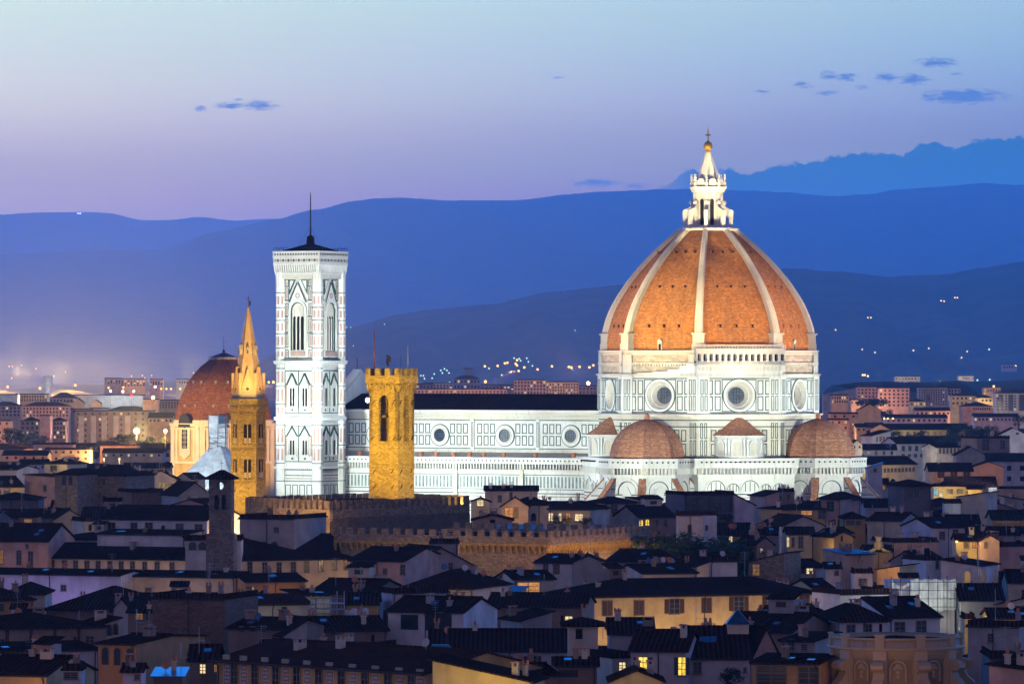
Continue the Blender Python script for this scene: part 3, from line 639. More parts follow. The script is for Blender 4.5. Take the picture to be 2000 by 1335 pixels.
mb = MB(); mb.hexa([f(24, H2 - .6, 29.9), f(107, H2 - .6, 29.9), f(107, H1, 31.6), f(24, H1, 31.6)], [f(24, H2 - .6, 30.1), f(107, H2 - .6, 30.1), f(107, H1, 31.8), f(24, H1, 31.8)]); part(mb, 'aisle_roof', M['marble_old'])
mb = MB(); pl = Plane(NW * 107, NW); mb.slab(pl, [(-22, 0), (22, 0), (22, 33.5), (12.5, 36), (12.5, 45), (0, 53), (-12.5, 45), (-12.5, 36), (-22, 33.5)], 0, 3.0, 0)
for k in range(15):
    for s in (-1, 1): u = s * (12.5 - k * .85); mb.pbox(pl, u - .2, u + .2, 45 + k * .544, 46.3 + k * .544, .5, 2.5, 0)
mb.bar(pl(0, 53, 1.5), pl(0, 57, 1.5), .15, 1)
for k in range(12): mb.pbox(pl, -22 + k * .8, -21.6 + k * .8, 33.6 + k * .2, 35.4 + k * .2, .5, 2.5, 0)
part(mb, 'facade')

# small floodlight fixtures on the aisle terrace, built in the shape of terracotta pots
flood_fixture = MB(); flood_fixture.lathe([(.45, 0), (.7, 1.0), (.85, 1.1), (.85, 1.3), (.6, 1.3), (.55, 1.0), (0, .95)], 12)
pme = flood_fixture.mesh('flood_fixture', M['terracotta'])
FIXTURES = [(703, 'leftmost floodlight fixture on the cathedral terrace, beside the bell tower'), (822, 'floodlight fixture on the terrace just right of the yellow battlemented tower'), (852, 'floodlight fixture below the first round nave window'), (886, 'floodlight fixture right of the first round nave window'), (917, 'floodlight fixture midway between the first two round nave windows'), (945, 'floodlight fixture left of the middle round nave window'), (984, 'floodlight fixture right below the middle round nave window'), (1045, 'floodlight fixture between the middle and right round nave windows'), (1120, 'rightmost floodlight fixture on the nave terrace below the third round window')]
for px, lab in FIXTURES:
    s = H2 + .1; k = (px - CX) / F; bx, by = CD.x + NS.x * s, CD.y + NS.y * s; t = (k * by - bx) / (NW.x - k * NW.y)
    p = CD + NW * t + NS * s; tag(link('floodlight_fixture', pme, None, (p.x, p.y, 30.6)), lab, 'flood_fixture', 'floodlight fixtures on the cathedral terrace')

# ---------------------------------------------------------------- bell tower of the cathedral
CB = P(606.5, 720, 1376); CB.z = 0
camp = empty('bell_tower', CB, 0, 'tall square bell tower of white and green marble with a low dark roof', 'bell tower')
BA = 6.0
def sq(r): return [D(-29.8 + 45 + 90 * k, r * sqrt(2)).to_2d() for k in range(4)]
def zc(y, Y=1369): return CAMZ - (y - CY) / F * Y
mb = MB(); mb.prism(sq(BA), 0, 80, 0)
for k in range(4):
    c = D(15.2 + 90 * k, BA * sqrt(2) - .4); q = ng(c, 1.5, 0, 8, -7.3); mb.prism(q, 0, 80, 0)
    for z in (zc(572), zc(601), zc(626), zc(652), zc(680), zc(720), zc(755), zc(790), zc(830), zc(870), zc(905), zc(940)): mb.prism(ng(c, 1.57, 0, 8, -7.3), z, z + .22, 1)
    for fa in (-29.8, 60.2, 15.2, -74.8):
        pl = Plane(c + D(fa, 1.5 * ap), D(fa, 1))
        for z0, z1 in ((zc(598), zc(575)), (zc(624), zc(603)), (zc(650), zc(628)), (zc(678), zc(654)), (zc(700), zc(683)), (zc(752), zc(722)), (zc(788), zc(757)), (zc(812), zc(792)), (zc(868), zc(834)), (zc(903), zc(873))):
            mb.pbox(pl, -.3, .3, z0 + .6, z1 - .4, 0, .04, 2)
for fa in (-29.8, 60.2):
    pl = Plane(D(fa, BA), D(fa, 1)); I = BA - 1.5
    mb.pbox(pl, -I, I, 0, 1, 0, .1, 0)
    # belfry stage: panelling left and right of the triple window
    for s in (-1, 1):
        u = s * (I - .75)
        for z0, z1 in ((zc(700), zc(682)), (zc(678), zc(652)), (zc(648), zc(622)), (zc(618), zc(592)), (zc(586), zc(562)), (zc(560), zc(545))):
            mb.frame(pl, u - .6, u + .6, z0, z1, .2, .07, 1); mb.pbox(pl, u - .18, u + .18, z0 + .5, z1 - .5, 0, .05, 2)
    for z in (zc(587), zc(619), zc(560), zc(651)):
        for s in (-1, 1): u0, u1 = sorted((s * 2.9, s * (I + .3))); mb.pbox(pl, u0, u1, z, z + .3, 0, .12, 1)
    mb.slab(pl, [(-2.9, zc(590)), (2.9, zc(590)), (0, zc(550))], 0, .5, 0)
    for s in (-1, 1):
        mb.hexa([pl(s * 2.9, zc(590), .5), pl(s * 2.5, zc(590), .5), pl(s * 2.5, zc(590), .62), pl(s * 2.9, zc(590), .62)], [pl(s * .22, zc(550.5), .5), pl(0, zc(553), .5), pl(0, zc(553), .62), pl(s * .22, zc(550.5), .62)], 1)
        mb.slab(pl, [(s * .9, zc(546)), (s * 2.9, zc(546)), (s * 2.9, zc(575))], 0, .3, 1); mb.slab(pl, [(s * 1.3, zc(547.5)), (s * 2.6, zc(547.5)), (s * 2.6, zc(566))], .3, .34, 0)
    mb.ring(pl, 0, zc(577), .4, .75, .5, .6, 2, n=12)
    mb.archring(pl, 0, zc(684), zc(607), 2.2, .6, 0, .7, 0, 10, 1.1); mb.archring(pl, 0, zc(684), zc(607), 1.95, .25, 0, .5, 1, 10, 1.1); mb.arch(pl, 0, zc(684), zc(607), 1.95, 0, .1, 5, 10, 1.1)
    for k in (-1, 0, 1): mb.arch(pl, k * 1.22, zc(683), zc(622), .42, .1, .14, 4, 6, 1.6)
    for k in (-.5, .5): mb.bar(pl(k * 1.22, zc(684), .3), pl(k * 1.22, zc(622), .3), .14, 0)
    mb.ring(pl, 0, zc(611), .25, .6, .1, .25, 0, n=10)
    mb.pbox(pl, -2.2, 2.2, zc(695), zc(686), 0, .5, 2); mb.pbox(pl, -I, I, zc(700), zc(698), 0, .2, 1)
    # two double windows on each of the middle stages
    for zt, z0, z1, zs, ga, gb in ((722, 813, 723, 756, 728, 752), (826, 908, 830, 858, 832, 852)):
        mb.frame(pl, -I + .1, I - .1, zc(z0 - 6), zc(z1), .24, .08, 1); mb.pbox(pl, -.12, .12, zc(z0 - 6), zc(z1), 0, .1, 1)
        for s in (-1, 1):
            u = s * 2.0; zb = zc(z0 - 20)
            mb.archring(pl, u, zb, zc(zs), 1.0, .3, 0, .45, 0, 8, 1.35); mb.arch(pl, u, zb, zc(zs), 1.0, 0, .06, 0, 8, 1.35)
            for q in (-.42, .42): mb.arch(pl, u + q, zb, zc(zs + 4), .27, .06, .12, 4, 6, 1.5)
            for e in (-1, 1):
                mb.hexa([pl(u + e * 1.9, zc(gb), 0), pl(u + e * 1.55, zc(gb), 0), pl(u + e * 1.55, zc(gb), .4), pl(u + e * 1.9, zc(gb), .4)], [pl(u + e * .15, zc(ga), 0), pl(u, zc(ga + 3), 0), pl(u, zc(ga + 3), .4), pl(u + e * .15, zc(ga), .4)], 1)
            mb.pbox(pl, u - 1.5, u + 1.5, zb - .45, zb, 0, .5, 0); mb.pbox(pl, u - .3, u + .3, zb - 1.3, zb - .7, 0, .05, 1)
            mb.pbox(pl, s * (I - .55) - .25, s * (I - .55) + .25, zc(z0 - 18), zc(zs - 8), 0, .05, 2)
        for k in range(14): u = -I + .4 + k * (2 * I - .8) / 13; mb.pbox(pl, u - .13, u + .13, zc(z0 + 9), zc(z0 + 4), 0, .05, 1)
    for z, m_ in ((918, 1), (929, 1), (935, 2), (940, 1)): mb.pbox(pl, -I, I, zc(z), zc(z) + .22, 0, .06, m_)
    for k in range(4): u = -I + (k + .5) * I / 2; mb.frame(pl, u - .85, u + .85, zc(985), zc(946), .2, .06, 1)
part(mb, 'shaft', None, camp)
for parts in (((708, 704, 1.25), (711, 708, 1.1)), ((818, 814, 1.15), (821, 818, 1.05)), ((915, 911, 1.15),)):
    mb = MB()
    for y0, y1, o in parts: mb.prism(sq(BA + o), zc(y0), zc(y1), 0)
    part(mb, 'string_course', None, camp)
mb = MB(); mb.prism(sq(BA + .8), zc(544), zc(536), 5); mb.prism(sq(BA + .9), zc(536), zc(532), 0); mb.prism(sq(BA + .5), zc(532), zc(517), 5); mb.prism(sq(BA + 1.3), zc(517), zc(513), 0)
mb.prism(sq(BA + 1.2), zc(513), zc(503), 0); mb.prism(sq(BA + 1.42), zc(503), zc(500.5), 0); mb.prism(sq(BA + 1.3), zc(500.5), zc(492), 0); mb.prism(sq(BA + 1.46), zc(492), zc(490), 0)
for fa in (-29.8, 60.2, -119.8, 150.2):
    pl = Plane(D(fa, BA + .5), D(fa, 1)); L = BA + .9
    for k in range(21):
        u = -L + k * 2 * L / 20
        mb.hexa([pl(u - .2, zc(531.5), 0), pl(u + .2, zc(531.5), 0), pl(u + .2, zc(531.5), .42), pl(u - .2, zc(531.5), .42)], [pl(u - .2, zc(517), 0), pl(u + .2, zc(517), 0), pl(u + .2, zc(517), .75), pl(u - .2, zc(517), .75)], 0)
    p2 = Plane(D(fa, BA + 1.2), D(fa, 1))
    for k in range(17): u = -L + .3 + k * (2 * L - .6) / 16; mb.pbox(p2, u - .22, u + .22, zc(498), zc(494.5), .15, .2, 4); mb.pbox(p2, u - .3, u + .3, zc(510.5), zc(505.5), 0, .05, 1 if k % 2 else 2)
part(mb, 'crowning_gallery', None, camp)
mb = MB(); zb, zt = zc(489), zc(473); q = sq(BA - .3); ap4 = Vector((0, 0, zt))
for i in range(4): mb.face([Vector((*q[i], zb)), Vector((*q[(i + 1) % 4], zb)), ap4])
mb.lathe([(1.15, zt - .5), (.95, zt + 1.6), (.4, zt + 2.0), (.2, zt + 2.2)], 8)
rf = part(mb, 'pyramid_roof', M['roof3'], camp)
b = MB(); b.bar((0, 0, zt + 1.8), (0, 0, zc(380)), .28, 0, 6, .14); b.bar((0, 0, zc(380)), (0, 0, zc(374)), .1, 0)
for e in (D(60, 3.2), D(-70, 3.2), D(150, 3.2)): b.bar((e.x, e.y, zc(478)), (0, 0, zc(440)), .025, 0, 4)
part(b, 'mast', M['iron'], rf)
q = sq(BA + 1.2)
for i in range(4):
    b = MB(); A = Vector((*q[i], 0)); zA, zB, zC = Z * zc(490), Z * zc(484.5), Z * zc(482.8)
    for B in (Vector((*q[(i + 1) % 4], 0)), Vector((*q[i - 1], 0))):
        for k in range(4):
            p = A.lerp(B, k / 9); p2 = A.lerp(B, (k + 1) / 9)
            b.bar(p + zA, p + zB, .045, 0, 4)
            if k < 3: b.bar(p + zB, p.lerp(p2, .5) + zC, .045, 0, 4); b.bar(p.lerp(p2, .5) + zC, p2 + zB, .045, 0, 4)
    part(b, 'safety_cage', M['iron'], camp)

# ---------------------------------------------------------------- brick hexagonal tower with a spire
bc = P(485, 720, 1010); bc.z = 0; zy = lambda y, Y: CAMZ - (y - CY) / F * Y
bad = empty('hexagonal_tower', bc, 0, 'slender brown hexagonal stone tower with an orange pointed spire', 'tower')
zz = lambda y: zy(y, 1007)
hx = lambda R: [(R * sin(radians(a)), -R * cos(radians(a))) for a in (-90, -30, 30, 90, 150, 210)]
HN = (-60, 0, 60)
mb = MB(); mb.prism(hx(3.35), 0, zz(812), 0)
for y, o in ((873, .18), (938, .18), (870, .1)): mb.prism(hx(3.35 + o), zz(y), zz(y) + .28, 0)
for a in HN:
    pl = Plane(D(a, 3.35 * .866), D(a, 1)); L = 1.675
    for k in range(6): u = -L + (k + .5) * L / 3; mb.archring(pl, u, zz(880), zz(876.5), .17, .1, 0, .18, 0, 4); mb.archring(pl, u, zz(944), zz(941), .17, .1, 0, .14, 0, 4)
    for s in (-1, 1): mb.pbox(pl, s * (L - .15) - .15, s * (L - .15) + .15, zz(938), zz(812), 0, .1, 0)
    for z0, z1, w in ((868, 832, .32), (935, 900, .3)):
        zb, zt = zz(z0), zz(z1)
        mb.archring(pl, 0, zb, zt, .95, .16, 0, .12, 0, 8, 1.2)
        for q in (-.42, .42): mb.arch(pl, q, zb, zt, w, 0, .03, 1, 6, 1.4)
        mb.bar(pl(0, zb, .08), pl(0, zt, .08), .09, 2)
        for q in (-.42, .42): mb.pbox(pl, q - .25, q + .25, zb + .2, zb + 1.3, .03, .05, 2)
    for u, y in ((-.9, 845), (1.0, 853), (-1.0, 915), (1.0, 905), (-.6, 960), (.7, 972), (.2, 955), (-.9, 985)): mb.pbox(pl, u - .08, u + .08, zz(y), zz(y) + .18, 0, .02, 1)
part(mb, 'shaft', [M['stoneY'], M['black'], M['carved']], bad)
mb = MB(); mb.prism(hx(3.4), zz(812), zz(800), 0, hx(3.6)); mb.prism(hx(3.55), zz(800), zz(788), 0, hx(3.75)); mb.prism(hx(3.8), zz(788), zz(781), 0); mb.prism(hx(3.95), zz(781), zz(778.5), 0)
for a in HN:
    for y, r, dd in ((806, 3.45, .26), (794, 3.65, .3)):
        pl = Plane(D(a, r * .866), D(a, 1))
        for k in range(7): u = -1.7 + (k + .5) * 3.4 / 7; mb.arch(pl, u, zz(y + 5), zz(y), .15, 0, dd, 0, 4, 1.5)
part(mb, 'corbel_gallery', [M['stoneY']], bad)
mb = MB(); mb.prism(hx(3.15), zz(778.5), zz(766), 1); mb.lathe([(3.0, zz(766)), (.25, zz(603)), (.28, zz(600)), (.05, zz(598))], 6, (0, 0), 0, radians(30), False)
for a in (-90, -30, 30, 90):
    mb.bar(D(a, 3.0, zz(766)), D(a, .25, zz(604)), .11, 1, 4, .05)
    c = D(a, 3.05); mb.prism(ng(c, .3, 0, 6), zz(768), zz(728 if abs(a) == 90 or 1 else 740), 0)
for a in HN:
    pl = Plane(D(a, 3.0 * .866 + .08), D(a, 1))
    mb.slab(pl, [(-1.45, zz(768)), (1.45, zz(768)), (0, zz(716))], -1.6, .06, 0)
    mb.ring(pl, 0, zz(759), .38, .55, .06, .14, 1, n=12)
    for q in ((0, .2), (0, -.2), (.2, 0), (-.2, 0)): mb.disc(pl, q[0], zz(759) + q[1], .15, .09, 2, 8)
    p3 = Plane(D(a, 1.95), D(a, 1)); mb.slab(p3, [(-.32, zz(692)), (.32, zz(692)), (.32, zz(682)), (0, zz(673)), (-.32, zz(682))], -.8, .12, 1); mb.pbox(p3, -.12, .12, zz(690), zz(683), .12, .15, 2)
sp = part(mb, 'spire', [M['spire'], M['carved'], M['black']], bad)
b = MB(); b.bar((0, 0, zz(600)), (0, 0, zz(577)), .07); b.box(-.35, .35, -.05, .05, zz(583), zz(582)); b.box(.12, .5, -.05, .05, zz(596), zz(587)); b.ball((0, 0, zz(599)), .2); part(b, 'weather_vane', M['iron'], sp)

# ---------------------------------------------------------------- yellow battlemented tower
gc = P(765, 720, 962); gc.z = 0; zg = lambda y: zy(y, 958)
barg = empty('battlemented_tower', gc, radians(-27.8), 'tall yellow floodlit stone tower with battlements and open belfry slits', 'tower')
# local axes: the wide left face looks along -y, the narrow right face along +x
A2 = 3.1; mb = MB(); LF = Plane((0, -A2, 0), (0, -1, 0)); RF = Plane((A2, 0, 0), (1, 0, 0))
zt_ = zg(757); wz0, wz1 = zg(862), zg(784)
for pl in (LF, RF, Plane((0, A2, 0), (0, 1, 0)), Plane((-A2, 0, 0), (-1, 0, 0))):
    w = 1.05
    mb.face([pl(-A2, 0), pl(A2, 0), pl(A2, wz0), pl(-A2, wz0)], 0)
    for s in (-1, 1): mb.pbox(pl, *sorted((s * w, s * A2)), wz0, wz1, -.7, 0, 0)
    n = 8; arc = [(w * cos(pi * i / n), wz1 + w * 1.15 * sin(pi * i / n)) for i in range(n + 1)]
    for (u0, z0), (u1, z1) in zip(arc, arc[1:]): mb.hexa([pl(u0, z0, -.7), pl(u1, z1, -.7), pl(u1, z1, 0), pl(u0, z0, 0)], [pl(u0, zt_, -.7), pl(u1, zt_, -.7), pl(u1, zt_, 0), pl(u0, zt_, 0)], 0)
    for s in (-1, 1): mb.pbox(pl, *sorted((s * w, s * A2)), wz1, zt_, -.7, 0, 0)
    for u, y in ((-2.2, 785), (2.2, 785), (-2.3, 855), (2.3, 855), (-2, 920), (1.9, 920), (-1.9, 950), (2, 950)): mb.hexa([pl(u - .35, zg(y + 4), 0), pl(u - .25, zg(y + 4), 0), pl(u - .25, zg(y + 4), .15), pl(u - .35, zg(y + 4), .15)], [pl(u + .25, zg(y - 4), 0), pl(u + .35, zg(y - 4), 0), pl(u + .35, zg(y - 4), .15), pl(u + .25, zg(y - 4), .15)], 1)
mb.box(-A2 + .7, A2 - .7, -A2 + .7, A2 - .7, wz0 - .5, wz0, 2); mb.box(-A2 - .05, A2 + .05, -A2 - .05, A2 + .05, zg(913), zg(912), 0)
part(mb, 'shaft', [M['stoneY'], M['black'], M['stoneB']], barg)
b = MB(); b.bar((-2.6, -1.6, zg(813)), (2.6, -1.6, zg(813)), .3, 0, 6); b.bar((-2.6, .9, zg(813)), (2.6, .9, zg(813)), .3, 0, 6); b.box(-.3, .3, -2.6, 2.6, zg(815), zg(811))
b.lathe([(.2, zg(818)), (.5, zg(822)), (.7, zg(840)), (1.1, zg(850)), (1.15, zg(852)), (0, zg(848))], 14); part(b, 'bell', M['stoneB'], barg)
mb = MB(); o = .55
mb.box(-A2 - o, A2 + o, -A2 - o, A2 + o, zg(748), zg(733), 0)
mb.prism([(-A2, -A2), (A2, -A2), (A2, A2), (-A2, A2)], zg(757), zg(748), 0)
for pl in (Plane((0, -A2, 0), (0, -1, 0)), Plane((A2, 0, 0), (1, 0, 0)), Plane((-A2, 0, 0), (-1, 0, 0)), Plane((0, A2, 0), (0, 1, 0))):
    for k in range(7):
        u = -A2 - .2 + k * (2 * A2 + .4) / 6; mb.hexa([pl(u - .15, zg(764), 0), pl(u + .15, zg(764), 0), pl(u + .15, zg(764), .1), pl(u - .15, zg(764), .1)], [pl(u - .2, zg(751), 0), pl(u + .2, zg(751), 0), pl(u + .2, zg(751), o), pl(u - .2, zg(751), o)], 0)
        if k < 6: mb.archring(pl, u + (2 * A2 + .4) / 12, zg(754), zg(754), .36, .2, 0, o - .02, 0, 5)
    pq = Plane(pl(0, 0, o), pl.n); T = A2 + o
    for k in range(4):
        u0 = -T + k * (2 * T) / 3.5; mb.pbox(pq, u0, u0 + T / 3.5 * 1.0, zg(733), zg(719), -.5, 0, 0)
mb.box(-A2, A2, -A2, A2, zg(737), zg(734), 0)
part(mb, 'battlement', [M['stoneY']], barg)
b = MB(); b.bar((-3.0, -1.3, zg(735)), (-3.0, -1.3, zg(645)), .13, 0, 6, .08); part(b, 'flagpole', M['terracotta'], barg)
b = MB(); b.bar((2.6, 1.6, zg(735)), (2.6, 1.6, zg(674)), .09, 0, 6); part(b, 'flagpole', M['steel'], barg)
b = MB(); b.bar((.9, 1.9, zg(735)), (.9, 1.9, zg(694)), .04, 0, 6); part(b, 'lightning_rod', M['iron'], barg)
b = MB(); x, y = -.7, -.4; b.bar((x, y, zg(735)), (x, y, zg(704)), .06)
for cx_, yy, r, sx in ((.1, 697, .34, 1), (.0, 703, .42, 1), (-.1, 708, .3, 1), (.45, 699, .2, 1), (.5, 705, .16, 1), (-.28, 694, .14, 1), (.05, 712, .16, 1)): b.ball((x + .15 + cx_, y, zg(yy)), r, 0, 8, 1.15)
b.bar((x + .4, y, zg(703)), (x + .95, y, zg(699)), .07); b.bar((x + .2, y, zg(708)), (x + .25, y, zg(714)), .1); b.bar((x + .25, y, zg(714)), (x + .5, y, zg(713)), .08)
part(b, 'lion_weather_vane', M['iron'], barg)

# ---------------------------------------------------------------- battlemented palace blocks
def battle_face(mb, A, B, zp, mh, pitch, mw, corb=None, flip=1, drop=0.0):
    A, B = Vector(A), Vector(B); e = B - A; L = e.length; n = Vector((e.y, -e.x, 0)).normalized(); pl = Plane(A, n); sgn = 1 if pl.u.dot(e) > 0 else -1
    U = lambda a, b: sorted((sgn * a, sgn * b))
    mb.pbox(pl, *U(0, L), zp - 1.6, zp, -.7, .0, 0); k = max(2, round(L / pitch)); p = L / k
    for i in range(k): mb.pbox(pl, *U(i * p + .02, i * p + mw), zp, zp + mh * random.uniform(.92, 1.05), -.6, -.02, 0)
    if corb:
        z0, z1, out = corb
        mb.pbox(pl, *U(0, L), z1, zp - 1.6, -.3, .02, 1)
        m = max(2, round(L / 1.15)); q = L / m
        for i in range(m):
            c = sgn * (i + .5) * q; mb.archring(pl, c, z1 - .5, z1 - .45, q * .32, q * .18, -out, .0, 1, 5)
            a, b = U(i * q - .17, i * q + .17); mb.hexa([pl(a, z0, -out), pl(b, z0, -out), pl(b, z0, -out + .12), pl(a, z0, -out + .12)], [pl(a, z1 - .5, -out), pl(b, z1 - .5, -out), pl(b, z1 - .5, 0), pl(a, z1 - .5, 0)], 1)
def at(px, py, Y): p = P(px, py, Y); return (p.x, p.y, 0)
pal = empty('battlemented_palace', at(644, 0, 925), 0, 'large dark battlemented stone palace block whose short left side is lit', 'palace')
off = -Vector(at(644, 0, 925))
LA, CA, RA = Vector(at(479, 0, 950)) + off, Vector((0, 0, 0)), Vector(at(917, 0, 962)) + off; BK = LA + RA
zp = zy(995, 925)
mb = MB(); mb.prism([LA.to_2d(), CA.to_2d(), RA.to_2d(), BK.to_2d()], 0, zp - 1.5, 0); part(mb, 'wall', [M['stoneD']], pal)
mb = MB(); e = .0
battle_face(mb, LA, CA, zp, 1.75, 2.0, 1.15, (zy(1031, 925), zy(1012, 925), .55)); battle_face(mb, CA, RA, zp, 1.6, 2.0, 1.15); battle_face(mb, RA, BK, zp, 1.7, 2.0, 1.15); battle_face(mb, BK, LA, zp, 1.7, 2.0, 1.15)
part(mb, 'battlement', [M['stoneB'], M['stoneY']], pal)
mb = MB(); c4 = (LA + RA) / 2; ins = [p + (c4 - p) * .1 for p in (LA, CA, RA, BK)]; top = [p + (c4 - p) * .75 for p in (LA, CA, RA, BK)]
mb.hexa([p + Z * (zp - 1.2) for p in ins], [p + Z * (zp + 1.2) for p in top], 0); part(mb, 'roof', [M['roof2']], pal)

pal2 = empty('lower_battlemented_wing', at(1076, 0, 880), 0, 'lower battlemented palace wing with a long lit corbel arcade', 'palace'); off = -Vector(at(1076, 0, 880))
LA, CA, RA = Vector(at(652, 0, 902)) + off, Vector((0, 0, 0)), Vector(at(1270, 0, 912)) + off; BK = LA + RA - CA; BK = Vector((BK.x * .9, BK.y + 1, 0))
zp = zy(1049, 880); z1, z0 = zy(1063, 880), zy(1083, 880)
def inset(ps, d): c = sum(ps, Vector()) / len(ps); return [(p + (c - p).normalized() * d) for p in ps]
mb = MB(); mb.prism([p.to_2d() for p in inset([LA, CA, RA, BK], 1.2)], 0, zp - 1.5, 0); part(mb, 'wall', [M['stoneG']], pal2)
mb = MB(); battle_face(mb, LA, CA, zp, 1.1, 2.48, 1.25, (z0, z1, .75)); battle_face(mb, CA, RA, zp, 1.1, 2.2, 1.2, (z0, z1, .75)); battle_face(mb, RA, BK, zp, 1.1, 2.5, 1.2)
part(mb, 'battlement', [M['stoneG'], M['stoneY']], pal2)
mb = MB(); q = inset([LA, CA, RA, BK], 1.4); t = inset([LA, CA, RA, BK], 9); mb.hexa([p + Z * (zp - 1.3) for p in q], [p + Z * (zp - .4) for p in t], 0); part(mb, 'roof', [M['roof3']], pal2)

# ---------------------------------------------------------------- domed chapel far left and the wrapped octagonal roof in front of it
ch = P(437, 720, 1700); ch.z = 0; zl = lambda y: zy(y, 1690)
chap = empty('domed_chapel', ch, 0, 'large domed chapel with a plain red dome and cream drum at the left', 'church')
OV = [-22.5 + 45 * k for k in range(8)]; oc = lambda R: [D(a, R).to_2d() for a in OV]
mb = MB(); mb.prism(oc(18.3), 0, zl(832), 0)
for a in (-45, 0, 45):
    pl = Plane(D(a, 18.3 * ap), D(a, 1)); L = 18.3 * .3827
    for s in (-1, 1): mb.pbox(pl, s * (L - .9) - .9, s * (L - .9) + .9, 12, zl(832), 0, .3, 1)
    for s in (-1, 1): mb.pbox(pl, s * 4.3 - .5, s * 4.3 + .5, zl(905), zl(836), 0, .2, 1)
    mb.pbox(pl, -L, L, zl(905), zl(900), 0, .5, 1); mb.pbox(pl, -L, L, zl(838), zl(835), 0, .6, 1)
    mb.arch(pl, 0, zl(888), zl(838), 2.6, 0, .4, 1, 10, 1.25); mb.arch(pl, 0, zl(875), zl(842), 1.35, .4, .45, 2, 8); mb.slab(pl, [(-2.2, zl(888)), (2.2, zl(888)), (0, zl(897))], 0, .4, 1)
    for k in (-1, 0, 1): mb.pbox(pl, k * .6 - .05, k * .6 + .05, zl(875), zl(836), .45, .5, 1)
    for k in range(4): mb.pbox(pl, -1.3, 1.3, zl(872 - 9 * k), zl(871.4 - 9 * k), .45, .49, 1)
    mb.arch(pl, 0, zl(834), zl(829), 2.9, -1.5, .6, 3, 8, 1.3)
part(mb, 'drum', [M['yellow'], M['marble_old'], M['glassdark'], M['lead']], chap)
mb = MB(); mb.prism(oc(18.9), zl(832), zl(828), 0); mb.prism(oc(19.3), zl(828), zl(826), 0); mb.prism(oc(17.6), zl(826), zl(820), 0)
part(mb, 'cornice', [M['marble_old']], chap)
mb = MB(); dp = [(17.0, 821), (16.7, 808), (15.9, 788), (14.4, 766), (12.4, 745), (10.2, 728), (7.8, 714), (5.0, 702)]; dq = []
for (r0, y0), (r1, y1) in zip(dp, dp[1:]):
    for k in range(3): dq.append((r0 + (r1 - r0) * k / 3, zl(y0 + (y1 - y0) * k / 3)))
mb.lathe(dq + [(5.0, zl(702))], 8, (0, 0), 0, radians(-22.5), False); ds = part(mb, 'dome', M['chapeltile'], chap)
mb = MB(); mb.prism(ng(Vector((0, 0)), 4.6, 0, 8, 22.5), zl(702), zl(697), 1); mb.lathe([(4.9, zl(697)), (0, zl(687))], 8, (0, 0), 0, radians(22.5), False); mb.bar((0, 0, zl(688)), (0, 0, zl(655)), .12, 0, 6, .04); mb.ball((0, 0, zl(685)), .5, 0)
for a in range(0, 360, 30): mb.bar(D(a, 5.0, zl(702)), D(a, 5.0, zl(695)), .06, 0, 4)
part(mb, 'cap', [M['lead'], M['cream']], ds)
for a in (-45, 0, 45):
    for k, (r, y) in enumerate(((16.1, 792), (12.5, 746))):
        for q in (-1, 1): b = MB(); pl = Plane(D(a, r * ap) + D(a + 90, q * r * .16), D(a, 1)); b.pbox(pl, -.35, .35, zl(y) - .4, zl(y) + .5, -.6, .25, 0); part(b, 'roof_light', M['grey'], ds)
bp = P(426, 720, 1432); bp.z = 0; zb_ = lambda y: zy(y, 1424)
bapt = empty('wrapped_octagonal_building', bp, 0, 'octagonal building under a white sheeted pyramid roof with a scaffolded top', 'building')
mb = MB(); mb.prism(oc(12.6), 0, zb_(950), 0)
for a in (-45, 0, 45):
    pl = Plane(D(a, 12.6 * ap), D(a, 1)); panels(mb, pl, -4.6, 4.6, 10, zb_(952), 3, 2, .5, .3)
part(mb, 'wall', [M['marble'], M['green']], bapt)
mb = MB(); mb.prism(oc(13.0), zb_(950), zb_(945), 0); mb.lathe([(13.0, zb_(945)), (10, zb_(926.5)), (6, zb_(899.5)), (2.4, zb_(872)), (0, zb_(870))], 8, (0, 0), 0, radians(-22.5), False); ro = part(mb, 'roof', [M['tarp']], bapt)
b = MB()
for x in (-2.5, 0, 2.5):
    for y in (-2.5, 2.5): b.bar((x, y, zb_(885)), (x, y, zb_(810)), .09, 0, 4)
for k in range(7):
    z = zb_(815 + k * 10); b.bar((-2.7, -2.5, z), (2.7, -2.5, z), .08, 0, 4); b.bar((-2.7, 2.5, z), (2.7, 2.5, z), .08, 0, 4)
    for x in (-2.5, 2.5): b.bar((x, -2.6, z), (x, 2.6, z), .08, 0, 4)
    b.bar((-2.5, -2.5, z), (2.5 if k % 2 else 0, -2.5, z - 1.4), .06, 0, 4)
b.box(-2.1, 2.1, -2.1, 2.1, zb_(876), zb_(828), 1); b.box(-2.5, .2, -2.55, -2.5, zb_(850), zb_(812), 1); b.box(-1.0, 1.8, -2.3, 2.3, zb_(828), zb_(813), 2)
part(b, 'scaffold', [M['steel'], M['tarp'], M['skyglass']], bapt)

